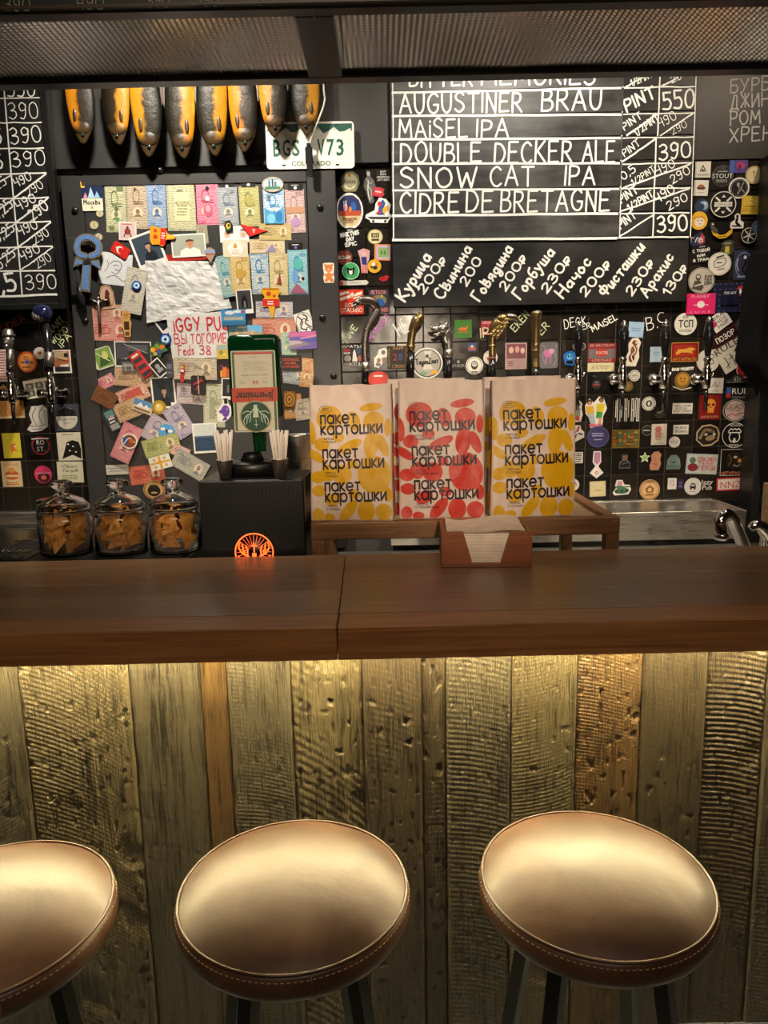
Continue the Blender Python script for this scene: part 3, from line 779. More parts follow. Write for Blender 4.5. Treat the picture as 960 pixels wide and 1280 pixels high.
s2 = copy_tree(stool); s2.location = (0.320, 1.045, 0); s2.rotation_euler.z = radians(2)
s2['label'] = 'round brown leather bar stool under the napkin box with its seam facing out'
s3 = copy_tree(stool); s3.location = (-0.605, 0.99, 0); s3.rotation_euler.z = radians(31)
s3['label'] = 'round brown leather bar stool below the glass jars, cut by the picture edge'

# ------------------------------------------------------------------ wooden tray stand
M_walnut = wood_mat('tray_wood', (0.10, 0.04, 0.013), (0.34, 0.16, 0.06), 'X', 0.45, 1.3, 0.1)
M_walnutY = wood_mat('tray_wood_side', (0.10, 0.04, 0.013), (0.32, 0.15, 0.055), 'Y', 0.45, 1.3, 0.1)
TX0, TX1, TY0, TY1, TZ = -0.178, 0.571, 1.755, 2.23, 1.166
tray = thing('wooden_tray_stand', 'low wooden tray table on square legs under the paper crisp bags', 'tray stand', ((TX0 + TX1) / 2, TY0, WTZ))
rw = 0.028
for nm, b_, mm in (('front_rail', (TX0, TX1, TY0, TY0 + rw, TZ - 0.042, TZ), M_walnut), ('back_rail', (TX0, TX1, TY1 - rw, TY1, TZ - 0.042, TZ), M_walnut),
                   ('side_rail', (TX0, TX0 + rw, TY0 + rw + .0004, TY1 - rw - .0004, TZ - 0.042, TZ), M_walnutY), ('side_rail', (TX1 - rw, TX1, TY0 + rw + .0004, TY1 - rw - .0004, TZ - 0.042, TZ), M_walnutY)):
    mb = MB(); mb.box(*b_, mm, 0.002); child(mb, nm, tray)
M_ply = wood_mat('tray_board', (0.20, 0.12, 0.055), (0.42, 0.28, 0.14), 'X', 0.5, 0.8, 0.05)
mb = MB(); mb.box(TX0 + rw + .0005, TX1 - rw - .0005, TY0 + rw + .0005, TY1 - rw - .0005, TZ - 0.03, TZ - 0.012, M_ply); child(mb, 'board', tray)
for x in (TX0, TX1 - 0.034):
    for y in (TY0 + 0.001, TY1 - 0.035):
        mb = MB(); mb.box(x + .0005, x + 0.0335, y, y + 0.034, WTZ + 0.0003, TZ - 0.0425, M_walnutY, 0.002); child(mb, 'leg', tray)
BAGZ = TZ - 0.0118

# ------------------------------------------------------------------ paper crisp bags
M_bag = {}
def bag_paper():
    m, nt, b = newmat('waxed_bag_paper'); v = coords(nt)
    f = tex_noise(nt, v, 9, 5, 0.6); r = ramp(nt, f, [(0.3, (0.66, 0.50, 0.42)), (0.7, (0.78, 0.62, 0.53))])
    nt.links.new(r.outputs[0], b.inputs['Base Color']); setp(b, rough=0.45)
    bump(nt, b, f, 0.35, 0.006); return m
MBAG = bag_paper()
OV = [(650, 435, 60, 55, 0), (838, 389, 52, 18, 8), (850, 450, 46, 42, 0), (758, 448, 30, 42, 20), (566, 500, 20, 52, 5), (612, 552, 34, 30, 0), (742, 560, 60, 22, 25), (690, 520, 26, 22, 0),
      (840, 552, 34, 62, -8), (893, 560, 22, 52, 22), (584, 604, 50, 20, -32), (706, 688, 44, 44, 0), (852, 690, 76, 88, 10), (640, 680, 34, 38, 0), (752, 640, 24, 20, 0), (592, 700, 34, 28, 0), (912, 480, 16, 40, 0),
      (596, 762, 34, 26, 0), (732, 850, 58, 26, 52), (812, 852, 40, 48, 0), (892, 858, 38, 38, 0), (642, 882, 26, 18, 0), (590, 870, 26, 30, 0), (668, 800, 40, 28, 30), (912, 780, 20, 34, 0), (760, 775, 28, 22, 0)]
def make_bag(label, group, loc, rz, colh, tw=0.0, wd=0.197, H=0.335, lean=0.0, seed=0, flavor='с солью'):
    t = thing('crisp_bag', label, 'crisp bag', loc, (0, 0, rz), group)
    pc = ink(colh); tx = ink('240c16'); D0, D1 = 0.078, 0.016
    def front(u, v, off=0.0):
        """u -1..1 across, v 0..1 up -> point on the bag's front"""
        dep = D0 * (1 - v) + D1 * v; dep = max(dep, D1)
        x = u * wd / 2 * (1 + 0.006 * sin(v * 9 + seed)) + tw * v * 0.02
        bulge = 0.007 * (1 - u * u) * sin(pi * min(v * 1.1, 1)) 
        wr = 0.0028 * noise.noise((u * 2.2 + seed, v * 5, seed * 3.1)) + 0.0014 * noise.noise((u * 5, v * 11 + seed, 1.7))
        return (x, -dep / 2 - bulge - wr - off + lean * v, v * H + (0.003 * noise.noise((u * 3, seed, 0)) if v > .98 else 0))
    NU, NV = 34, 60; vs = []; fs = []
    ring = []
    for j in range(NV + 1):
        v = j / NV; row = []
        for i in range(NU + 1): row.append(front(-1 + 2 * i / NU, v))
        for s_ in (0.33, 0.66):   # side gusset folds inward
            a = front(1, v); yb = -a[1] + 2 * lean * v; fold = 0.012 * (1 - abs(s_ - 0.5) * 2 + .3) * v
            row.append((a[0] - fold, a[1] + (yb - a[1]) * s_, a[2]))
        for i in range(NU + 1):
            a = front(1 - 2 * i / NU, v); row.append((a[0], -a[1] + 2 * lean * v, a[2]))
        for s_ in (0.33, 0.66):
            a = front(-1, v); yb = -a[1] + 2 * lean * v; fold = 0.012 * (1 - abs(s_ - 0.5) * 2 + .3) * v
            row.append((a[0] + fold, yb + (a[1] - yb) * s_, a[2]))
        ring.append(len(row)); vs += row
    n = ring[0]
    for j in range(NV):
        for i in range(n):
            i2 = (i + 1) % n; fs.append((j * n + i, j * n + i2, (j + 1) * n + i2, (j + 1) * n + i))
    fs.append(tuple(range(n))[::-1])
    mb = MB(); mb.add(vs, fs, MBAG, True); mb.build('paper_body', t)
    mb = MB()
    def uv(px, py): return ((px - 745) / 187.0, (898 - py) / 610.0)
    def patch(poly_fn, m, off):
        pass
    for li, (cx, cy, rx, ry, ro) in enumerate(OV):
        rr = [0.0, 0.3, 0.6, 0.8, 1.0]; nn = 22; vv = []; ff = []
        for r_ in rr:
            for (px, py) in ell(cx, cy, rx * r_, ry * r_, nn, -ro):
                u, v = uv(px, py); u = max(-0.995, min(0.995, u)); v = max(0.005, v)
                vv.append(front(u, v, 0.0009 + li * 0.000006))
        for a in range(len(rr) - 1):
            for k in range(nn):
                k2 = (k + 1) % nn; ff.append((a * nn + k, a * nn + k2, (a + 1) * nn + k2, (a + 1) * nn + k))
        mb.add(vv, ff, pc)
    # ovals wrapping onto the side gussets
    for (vv0, rv, s0, rs) in ((0.12, .07, .5, .3), (0.3, .06, .2, .22), (.42, .07, .75, .25), (.56, .05, .35, .3), (.68, .06, .7, .25)):
        for sd in (1, -1):
            pts = []
            for (a, b_) in ell(s0, vv0, rs, rv, 16):
                v = b_; A = front(sd, v); yb = -A[1] + 2 * lean * v; s_ = max(0.02, min(.98, a))
                fold = 0.012 * (1 - abs(s_ - 0.5) * 2 + .3) * v * min(1, s_ / .33, (1 - s_) / .33)
                pts.append((A[0] - sd * fold + sd * 0.0008, A[1] + (yb - A[1]) * s_, v * H))
            mb.add(pts, [tuple(range(16))], pc)
    mb.build('printed_pattern', t, kind='stuff')
    mb = MB()
    def put(txt, cx, cy, wpx, hpx, bold, rot=-1.0, off=0.0016):
        polys, W_ = geo_polys(txt, .26 if hpx > 20 else .18); c, s_ = cos(radians(-rot)), sin(radians(-rot)); xh = hpx
        for kk, pl in enumerate(polys):
            vv = []
            for (a, b_) in pl:
                X, Y = (a - W_ / 2) * wpx / W_, -(b_ - .5) * xh
                u, v = uv(cx + X * c - Y * s_, cy + X * s_ + Y * c); vv.append(front(u, v, off + stag(kk)))
            mb.add(vv, [tuple(range(len(vv)))], tx)
    for k, (dx, dy) in enumerate(((0, 0), (8, 153), (16, 303))):
        put('пакет', 690 + dx, 440 + dy, 160, 36, 0.02, 1.5)
        put('картошки', 749 + dx, 486 + dy, 276, 37, 0.02, 1.5)
        put('чипсы', 643 + dx, 527 + dy, 48, 8, 0.01); put(flavor, 647 + dx + (18 if len(flavor) > 8 else 0), 541 + dy, 64 if len(flavor) < 9 else 104, 8, 0.01)
    put('дикие', 633, 391, 30, 5, 0.0); put('чипсы', 633, 400, 36, 5, 0.0)
    pts = ell(633, 396, 30, 16, 24); 
    for k in range(24):
        a, b_ = pts[k], pts[(k + 1) % 24]; ii = lambda p: (633 + (p[0] - 633) * .94, 396 + (p[1] - 396) * .9)
        q = [front(*uv(*p), 0.0016) for p in (a, b_, ii(b_), ii(a))]; mb.add(q, [(0, 1, 2, 3)], tx)
    mb.build('lettering', t, kind='stuff')
    return t
YEL, RED_ = 'd9a404', 'd23a2a'
gB = 'crisp bags standing on the wooden tray'
def bagpos(px, Y): return (P(px, 650, Y).x, Y, TZ + 0.0004 if Y < 1.9 else BAGZ)
make_bag('yellow-dotted white paper crisp bag beside the black dispenser', gB, bagpos(443, 1.818), radians(-7), YEL, seed=1, wd=0.201, H=0.328)
make_bag('red-dotted white paper crisp bag between two yellow ones', gB, bagpos(552, 1.818), radians(-3), RED_, seed=2, wd=0.207, H=0.334, flavor='с перцем чили')
make_bag('crumpled yellow-dotted paper crisp bag behind the napkin box', gB, bagpos(661, 1.818), radians(4), YEL, seed=5.5, wd=0.206, H=0.332, tw=0.3)
make_bag('taller paper crisp bag hidden behind the red-dotted one', gB, bagpos(534, 1.945), radians(-2), RED_, seed=3.3, wd=0.203, H=0.352, flavor='с перцем чили')
make_bag('paper crisp bag hidden behind the crumpled yellow one', gB, bagpos(650, 1.945), radians(2), YEL, seed=7.1, wd=0.203, H=0.352)

# ------------------------------------------------------------------ napkin box
M_mah = wood_mat('mahogany_box', (0.16, 0.042, 0.017), (0.36, 0.11, 0.04), 'X', 0.38, 1.0, 0.06)
nb = thing('napkin_box', 'reddish wooden napkin box with a notched front on the counter', 'napkin box', (0.219, 1.55, CT + 0.0006), (0, 0, radians(-3)))
W2, DP, HB, TH = 0.097, 0.178, 0.078, 0.009
def lc(mb, name, parent, **k): return mb.build(name, parent, **k)
mb = MB(); mb.box(-W2, W2, 0, DP, 0, 0.008, M_mah, 0.001); lc(mb, 'base', nb)
mb = MB(); mb.box(-W2, W2, DP - TH, DP, 0.0082, HB, M_mah, 0.001); lc(mb, 'back_wall', nb)
for s in (-1, 1):
    mb = MB(); a, b_ = sorted((s * W2, s * (W2 - TH))); mb.box(a, b_, TH + .0003, DP - TH - .0003, 0.0082, HB, M_mah, 0.001); lc(mb, 'side_wall', nb)
    mb = MB(); vs = []
    for y in (0, TH): vs += [(s * W2, y, 0.0082), (s * 0.030, y, 0.0082), (s * 0.050, y, HB), (s * W2, y, HB)]
    mb.add(vs, [(0, 1, 2, 3), (7, 6, 5, 4), (0, 4, 5, 1), (1, 5, 6, 2), (2, 6, 7, 3), (3, 7, 4, 0)], M_mah); lc(mb, 'front_wall', nb)
M_nap = paper_mat('napkin_paper', (0.90, 0.74, 0.60), 30, 0.2)
nap = thing('napkin_stack', 'stack of pale paper napkins lying in the wooden box', 'napkins', (0.219, 1.55, CT + 0.0006), (0, 0, radians(-3)))
mb = MB()
for i in range(16):
    z0 = 0.0086 + i * 0.004; j = random.uniform(-0.001, 0.001)
    mb.box(-W2 + TH + 0.003 + j, W2 - TH - 0.003 + j, TH + 0.0016, DP - TH - 0.002, z0, z0 + 0.0034, M_nap)
lc(mb, 'napkin_pile', nap, kind='stuff')
mb = MB(); nx, ny = 20, 12; vs = []; fs = []
for k in (0, 1):
    for j in range(ny + 1):
        for i in range(nx + 1):
            x = -W2 + TH + 0.004 + (2 * W2 - 2 * TH - 0.008) * i / nx; y = TH + 0.002 + (DP - 2 * TH - 0.004) * j / ny
            z = 0.0735 + 0.011 * (0.5 + 0.5 * sin(i / nx * 5.5 + 3.4)) * (0.4 + 0.6 * j / ny) + 0.002 * noise.noise((x * 30, y * 30, 2)) + (0.0005 if k else 0)
            vs.append((x, y, z))
n1 = (nx + 1) * (ny + 1)
for j in range(ny):
    for i in range(nx):
        a = j * (nx + 1) + i; fs.append((a, a + nx + 1, a + nx + 2, a + 1)); fs.append(tuple(n1 + q for q in (a, a + 1, a + nx + 2, a + nx + 1)))
mb.add(vs, fs, M_nap, True); lc(mb, 'top_napkin', nap)

# ------------------------------------------------------------------ glass jars with tortilla chips
def glass_mat(name, c=(0.97, 0.98, 0.97), rough=0.0):
    m, nt, b = newmat(name); setp(b, color=c, rough=rough, trans=1.0, ior=1.45); return m
M_glass = glass_mat('clear_glass')
LZ = 1.0945
matt = MB(); matt.box(-0.158, 0.158, -0.055, 0.055, 0, 0.004, plain('black_rubber', (0.012, 0.012, 0.012), 0.6), 0.001)
for k in range(9): matt.box(-0.15, 0.15, -0.05 + k * 0.012, -0.044 + k * 0.012, 0.004, 0.0055, plain('black_rubber', (0.012, 0.012, 0.012), 0.6))
JY = 1.775
jx = [P(82, 660, JY).x, P(151, 660, JY).x, P(219, 660, JY).x]
o = matt.build('bar_mat', loc=(jx[1], JY + 0.0, LZ + 0.0003)); tag(o, 'black rubber bar mat under the glass jars', 'bar mat')
def make_jar():
    t = thing('glass_jar', 'jar', 'jar', (0, 0, 0), group='glass jars of tortilla chips')
    R = 0.0625
    outer = [(0.001, 0.0), (R - 0.008, 0.0), (R - 0.001, 0.004), (R, 0.012), (R, 0.085), (R - 0.002, 0.092), (R - 0.007, 0.097), (R - 0.008, 0.100), (R - 0.004, 0.104), (R - 0.004, 0.110)]
    inner = [(R - 0.008, 0.110), (R - 0.011, 0.100), (R - 0.006, 0.090), (R - 0.0035, 0.084), (R - 0.0035, 0.014), (R - 0.009, 0.007), (0.001, 0.006)]
    mb = MB(); mb.lathe(outer + inner, M_glass, 48); mb.build('glass_body', t)
    lid_o = [(R - 0.003, 0.1105), (R - 0.002, 0.114), (R - 0.003, 0.118), (0.045, 0.134), (0.026, 0.142), (0.015, 0.148), (0.0125, 0.155), (0.015, 0.160), (0.024, 0.164), (0.0275, 0.170), (0.024, 0.177), (0.013, 0.181), (0.001, 0.182)]
    lid_i = [(0.001, 0.150), (0.008, 0.147), (0.022, 0.137), (0.043, 0.129), (R - 0.008, 0.1145), (R - 0.009, 0.1105)]
    mb = MB(); mb.lathe(lid_i[::-1][::-1] and (lid_o + lid_i), M_glass, 48, closed=False); lid = mb.build('lid', t)
    mb = MB(); mb.lathe([(R - 0.0092, 0.104), (R - 0.0122, 0.104), (R - 0.0122, 0.1098), (R - 0.0092, 0.1098)], plain('clear_seal', (0.6, 0.55, 0.5), 0.3, trans=0.6), 40, closed=True); mb.build('seal_ring', t)
    return t
jar = make_jar(); jars = [jar, copy_tree(jar), copy_tree(jar)]
def chip_mat():
    m, nt, b = newmat('tortilla_chip'); f = tex_noise(nt, coords(nt), 70, 5, 0.7)
    r = ramp(nt, f, [(0.3, (0.42, 0.15, 0.02)), (0.5, (0.78, 0.34, 0.06)), (0.75, (0.92, 0.52, 0.14))])
    oi = nt.nodes.new('ShaderNodeObjectInfo'); mr = nt.nodes.new('ShaderNodeMapRange'); mr.inputs[3].default_value = 0.75; mr.inputs[4].default_value = 1.2
    nt.links.new(oi.outputs['Random'], mr.inputs[0]); mul = nd(nt, 'ShaderNodeVectorMath', operation='SCALE'); nt.links.new(r.outputs[0], mul.inputs[0]); nt.links.new(mr.outputs[0], mul.inputs['Scale'])
    nt.links.new(mul.outputs[0], b.inputs['Base Color']); setp(b, rough=0.6); bump(nt, b, f, 0.5, 0.002); return m
M_chip = chip_mat()
chips = []
for v in range(4):
    mb = MB(); L = 0.026 + 0.002 * v; n = 6; vs = []; fs = []; idx = {}
    for sgn in (0, 1):
        for i in range(n + 1):
            for j in range(n + 1 - i):
                a, b_ = i / n, j / n; x = (a + b_ / 2 - 0.5) * L * 2; y = (b_ * 0.86 - 0.29) * L * 2
                z = 0.0045 * sin(x * 70 + v) * cos(y * 60 + v * 2) + (0.0007 if sgn else -0.0007)
                idx[(sgn, i, j)] = len(vs); vs.append((x, y, z))
        for i in range(n):
            for j in range(n - i):
                fs.append((idx[(sgn, i, j)], idx[(sgn, i + 1, j)], idx[(sgn, i, j + 1)]))
                if i + j < n - 1: fs.append((idx[(sgn, i + 1, j)], idx[(sgn, i + 1, j + 1)], idx[(sgn, i, j + 1)]))
    for e in (lambda q: (q, 0), lambda q: (0, q), lambda q: (q, n - q)):
        for q in range(n):
            a, b_ = e(q), e(q + 1); fs.append((idx[(0,) + a], idx[(0,) + b_], idx[(1,) + b_], idx[(1,) + a]))
    mb.add(vs, fs, M_chip, False); o = mb.build('tortilla_chip'); chips.append(o.data); D.objects.remove(o)
jl = ['glass jar of orange tortilla chips beside the black mesh tray', 'middle glass jar of orange tortilla chips', 'glass jar of orange tortilla chips touching the black dispenser']
jn = ['first jar, beside the black mesh tray', 'middle jar of the three', 'jar touching the black dispenser']
for i, j in enumerate(jars):
    j.location = (jx[i], JY, LZ + 0.0063); j['label'] = jl[i]
    for k in range(57):
        # chips against the wall stand tangentially, the rest fill the middle; z rises with k
        layer = min(k // 13, 4); q = k % 13 if k < 52 else 9; z = 0.034 + layer * 0.0185 + random.uniform(-.003, .003)
        if q < 8:
            a = 2 * pi * (q / 8 + layer * 0.13) + random.uniform(-.15, .15); r = 0.045 - random.uniform(0, .004)
            rot = Matrix.Rotation(a, 4, 'Z') @ Matrix.Rotation(radians(90 - 8 + random.uniform(-9, 9)), 4, 'Y') @ Matrix.Rotation(random.uniform(0, 6.28), 4, 'Z')
        else:
            a = random.uniform(0, 6.28); r = random.uniform(0, 0.02)
            rot = Matrix.Rotation(a, 4, 'Z') @ Matrix.Rotation(radians(random.uniform(10, 60)), 4, 'Y') @ Matrix.Rotation(random.uniform(0, 6.28), 4, 'Z')
        o = D.objects.new('tortilla_chip', chips[k % 4]); COL.objects.link(o)
        sc = (0.82 if q < 8 else 0.78) if k < 52 else 0.62
        o.matrix_world = Matrix.Translation((jx[i] + r * cos(a), JY + r * sin(a), LZ + 0.0063 + z)) @ rot @ Matrix.Scale(sc, 4)
        tag(o, 'orange tortilla chip inside the ' + jn[i], 'tortilla chip', 'tortilla chips in the ' + jn[i])

# black mesh tray lying at the end of the ledge, upturned tumbler
mbt = MB(); x0, x1 = P(2, 690, 1.78).x, P(44, 690, 1.78).x
t = thing('black_mesh_tray', 'flat black wire mesh tray on the ledge beside the first glass jar', 'tray', ((x0 + x1) / 2, 1.78, LZ))
mb = MB(); mb.box(x0, x1 - .005, 1.735, 1.86, LZ + .0003, LZ + .004, M_blackplastic, 0.001); child(mb, 'base', t)
mb = MB()
for k in range(9):
    a = x0 + 0.004 + k * (x1 - x0 - .014) / 8; mb.tube([(a, 1.737, LZ + 0.006), (a + .01, 1.78, LZ + 0.022), (a + .02, 1.855, LZ + 0.026)], 0.0016, M_blackplastic, 5)
for k in range(5):
    y = 1.74 + k * 0.026; mb.tube([(x0 + .002, y, LZ + 0.008 + k * .004), (x1 - .006, y, LZ + 0.008 + k * .0045)], 0.0016, M_blackplastic, 5)
child(mb, 'wire_mesh', t, kind='stuff')
mb = MB(); tx_ = P(56, 620, 2.0).x
mb.lathe([(0.001, 0.105), (0.030, 0.105), (0.033, 0.098), (0.037, 0.0), (0.0345, 0.0), (0.0305, 0.094), (0.028, 0.098), (0.001, 0.098)], M_glass, 36)
o = mb.build('tumbler', loc=(tx_, 2.02, LZ + 0.0005)); tag(o, 'clear upturned glass tumbler behind the first jar', 'glass')

# ------------------------------------------------------------------ dispenser with upturned bottle
M_disp = plain('black_dispenser_shell', (0.006, 0.006, 0.006), 0.35, spec=.35)
M_glow = plain('orange_backlit_emblem', (1, 0.15, 0.03), 0.5, emit=(1.0, 0.11, 0.02), es=2.6)
DY0, DY1 = 1.735, 1.93
a, b_ = P(250, 650, DY0), P(385, 650, DY0); dx0, dx1 = max(a.x, -0.462), P(381, 650, DY0).x; dz1 = P(318, 600, DY0).z; dcx = (dx0 + dx1) / 2
dp = thing('shot_dispenser', 'black chilled shot dispenser with vent slots and glowing orange stag emblem', 'drink dispenser', (dcx, (DY0 + DY1) / 2, WTZ))
mb = MB(); mb.box(dx0, dx1, DY0 + 0.004, DY1, WTZ + 0.0005, dz1, M_disp, 0.004); child(mb, 'housing', dp)
mb = MB(); mb.box(dx0 + 0.002, dx1 - 0.002, DY0, DY0 + 0.0038, WTZ + 0.001, dz1 - 0.003, M_disp, 0.001); child(mb, 'front_plate', dp)
M_void = plain('vent_dark', (0.001, 0.001, 0.001), 0.8)
for k in range(23):
    x = dx0 + 0.026 + k * (dx1 - dx0 - 0.052) / 22
    mb = MB(); mb.box(x - 0.0016, x + 0.0016, DY0 - 0.0004, DY0 + 0.0006, dz1 - 0.036, dz1 - 0.016, M_void); child(mb, 'vent_slot', dp)
mb = MB(); ec = P(318, 692, DY0); er = 0.047; ecx, ecz = ec.x, ec.z + 0.004
_fc = [0]
def flat(mb, poly, y, m):
    _fc[0] += 1; y -= stag(_fc[0]); mb.add([(p[0], y, p[1]) for p in poly], [tuple(range(len(poly)))], m)
def ringp(cx, cz, r0, r1, n=40):
    out = []
    for k in range(n):
        a, b2 = 2 * pi * k / n, 2 * pi * (k + 1) / n
        out.append([(cx + r0 * cos(a), cz + r0 * sin(a)), (cx + r1 * cos(a), cz + r1 * sin(a)), (cx + r1 * cos(b2), cz + r1 * sin(b2)), (cx + r0 * cos(b2), cz + r0 * sin(b2))])
    return out
ye = DY0 - 0.0012
mb.lathe([(er + .0025, 0), (er + .0025, 0.001)], M_disp, 48, Matrix.Translation((ecx, DY0 - 0.0001, ecz)) @ Matrix.Rotation(pi / 2, 4, 'X'))
for p in ringp(ecx, ecz, er * .93, er): flat(mb, p, ye, M_glow)
for k in range(28):
    a = 2 * pi * k / 28; out = []
    ribbon([(ecx + cos(a) * er * .30, ecz + sin(a) * er * .30), (ecx + cos(a) * er * .88, ecz + sin(a) * er * .88)], 0.0007, out, False)
    for p in out: flat(mb, p, ye, M_glow)
out = []
def antlers(cx, cz, r, wd, out):
    for s in (-1, 1):
        for pts in ([(.12, -.5), (.32, -.22), (.62, -.05), (.78, .28), (.70, .52)], [(.36, -.2), (.34, .12), (.42, .34)], [(.58, -.06), (.56, .2), (.6, .42)], [(.3, -.3), (.6, -.35), (.82, -.2)], [(.5, -.12), (.48, .1)]):
            q = smooth_path([(cx + s * a * r, cz + b2 * r) for a, b2 in pts], 3); ribbon(q, wd, out)
antlers(ecx, ecz, er, 0.0032, out)
ribbon([(ecx, ecz + .0), (ecx, ecz + er * .48)], 0.003, out); ribbon([(ecx - er * .14, ecz + er * .33), (ecx + er * .14, ecz + er * .33)], 0.003, out)
out.append([(ecx - er * .13, ecz - er * .35), (ecx, ecz - er * .8), (ecx + er * .13, ecz - er * .35), (ecx + er * .1, ecz - er * .05), (ecx - er * .1, ecz - er * .05)])
for p in out: flat(mb, p, ye - 0.0001, M_glow)
child(mb, 'backlit_emblem', dp, kind='stuff')
# turret on top
tcx, tcy = P(316, 575, 1.85).x, 1.845
mb = MB(); mb.lathe([(0.062, dz1 + 0.0003), (0.062, dz1 + 0.028), (0.057, dz1 + 0.034), (0.020, dz1 + 0.036), (0.001, dz1 + 0.036)], M_disp, 40, Matrix.Translation((tcx, tcy, 0)) @ Matrix.Diagonal((1.35, .9, 1, 1)))
child(mb, 'turret', dp)
mb = MB(); mb.lathe([(0.030, dz1 + 0.0365), (0.024, dz1 + 0.05), (0.021, dz1 + 0.058)], M_disp, 24, Matrix.Translation((tcx, tcy, 0)), closed=False); child(mb, 'bottle_socket', dp)
# bottle, upside down
M_bglass, nt_, b__ = newmat('dark_green_bottle_glass'); setp(b__, color=(0.002, 0.045, 0.012), rough=0.05, trans=0.3, ior=1.5)
bt, bb = P(320, 419, tcy), P(320, 533, tcy); bw = (P(352, 470, tcy).x - P(289, 470, tcy).x) / 2; bcx = P(320.5, 470, tcy).x
btl = thing('liqueur_bottle', 'square dark green liqueur bottle standing upside down in the dispenser', 'bottle', (bcx, tcy, dz1))
def rrect(hw, hd, r, n=5):
    out = []
    for (cx, cy, a0) in ((hw - r, hd - r, 0), (-hw + r, hd - r, 90), (-hw + r, -hd + r, 180), (hw - r, -hd + r, 270)):
        for k in range(n): a = radians(a0 + 90 * k / (n - 1)); out.append((cx + r * cos(a), cy + r * sin(a)))
    return out
def loft(mb, secs, m):
    vs = []; fs = []; n = len(secs[0][1])
    for z, sec in secs: vs += [(x, y, z) for x, y in sec]
    for i in range(len(secs) - 1):
        for k in range(n): k2 = (k + 1) % n; fs.append((i * n + k, i * n + k2, (i + 1) * n + k2, (i + 1) * n + k))
    fs.append(tuple(range(n))[::-1]); fs.append(tuple((len(secs) - 1) * n + k for k in range(n))); mb.add(vs, fs, m, True)
bd = 0.036; zt, zb = bt.z, bb.z; nk = 0.0155
secs = [(dz1 + 0.0585, rrect(nk, nk, nk * .99)), (dz1 + 0.060, rrect(nk, nk, nk * .99)), (zb - 0.004, rrect(nk + .003, nk + .002, nk * .99)), (zb + 0.004, rrect(nk + .014, nk + .006, nk * .99)), (zb + 0.016, rrect(bw * .86, bd * .9, 0.016)), (zb + 0.030, rrect(bw, bd, 0.012)),
        (zt - 0.012, rrect(bw, bd, 0.012)), (zt - 0.003, rrect(bw - .003, bd - .003, 0.012)), (zt, rrect(bw - .010, bd - .010, 0.008))]
mb = MB(); loft(mb, [(z - dz1, s) for z, s in secs], M_bglass); mb.build('glass_body', btl)
# label (upside down as the bottle is)
def dpoly(mb, pts, y, m): mb.add([(p[0], y, p[1]) for p in pts], [tuple(range(len(pts)))], m)
lw = bw - 0.0085; lz0, lz1 = P(320, 546, tcy - bd).z - dz1 + 0.012, P(320, 438, tcy - bd).z - dz1; lh = lz1 - lz0; lm = (lz0 + lz1) / 2; yl = -bd - 0.0004
mb = MB()
rp = lambda hw, hz, r: [(x, lm + z) for x, z in rrect(hw, hz, r)]
dpoly(mb, rp(lw, lh / 2, .004), yl, ink('d9d3bc')); dpoly(mb, rp(lw - .0025, lh / 2 - .0025, .003), yl - .0001, ink('4f6b34')); dpoly(mb, rp(lw - .008, lh / 2 - .0035, .002), yl - .0002, ink('d9d3bc'))
dpoly(mb, [(-lw + .008, lz1 - .009), (lw - .008, lz1 - .009), (lw - .008, lz1 - .004), (-lw + .008, lz1 - .004)], yl - .0003, ink('c8442e'))
bz0, bz1 = lz0 + lh * .37, lz0 + lh * .55
dpoly(mb, [(-lw - .002, bz0), (lw + .002, bz0 + .001), (lw + .002, bz1), (-lw - .002, bz1 - .001)], yl - .0004, ink('c9431c'))
def tput(mb, txt, cx, cz, hw, hh, m, y, bold=0.0, flip=True):
    vs, fs, _ = type_mesh(txt, bold); s = -1 if flip else 1
    mb.add([(cx + s * a * hw, y, cz + s * b2 * hh) for a, b2 in vs], fs, m)
tput(mb, 'Jägermeister', 0, (bz0 + bz1) / 2, lw * .86, lh * .062, ink('2a1408'), yl - .0006, 0.03)
tput(mb, '56', lw * .05, lz0 + lh * .60 + .002, .007, .0045, ink('c8442e'), yl - .0006, 0.02)
tput(mb, 'KRÄUTERLIKÖR', 0, lz0 + lh * .70, lw * .6, .0016, ink('555044'), yl - .0006); tput(mb, 'SINCE', -lw * .5, lz0 + lh * .61, .006, .0014, ink('555044'), yl - .0006); tput(mb, 'SEIT', lw * .5, lz0 + lh * .61, .005, .0014, ink('555044'), yl - .0006)
for k in range(5): dpoly(mb, [(-lw * (.5 - .03 * (k % 2)), lz0 + lh * (.76 + .025 * k)), (lw * (.55 - .05 * (k % 3)), lz0 + lh * (.76 + .025 * k)), (lw * (.55 - .05 * (k % 3)), lz0 + lh * (.765 + .025 * k)), (-lw * (.5 - .03 * (k % 2)), lz0 + lh * (.765 + .025 * k))], yl - .0005, ink('9a9580'))
tput(mb, 'LIKÖR', 0, lz0 + lh * .92, .010, .0015, ink('555044'), yl - .0006)
cz_ = lz0 + lh * .19; cr = lw * .72
for p in ringp(0, cz_, 0.0, cr): dpoly(mb, p, yl - .0005, ink('b5a570'))
for p in ringp(0, cz_, 0.0, cr * .93): dpoly(mb, p, yl - .0006, ink('134a31'))
for k in range(24):
    a = 2 * pi * k / 24; out = []; ribbon([(cos(a) * cr * .25, cz_ + .1 * cr + sin(a) * cr * .25), (cos(a) * cr * .6, cz_ + .1 * cr + sin(a) * cr * .6)], 0.0003, out, False)
    for p in out: dpoly(mb, p, yl - .00065, ink('6f8f5a'))
out = []; tmp = []; antlers(0, 0, cr, .0018, tmp); out = [[(-x, -z + cz_) for x, z in p] for p in tmp]
out.append([(-.007, cz_ - cr * .05), (-.004, cz_ + cr * .75), (.004, cz_ + cr * .75), (.007, cz_ - cr * .05)])
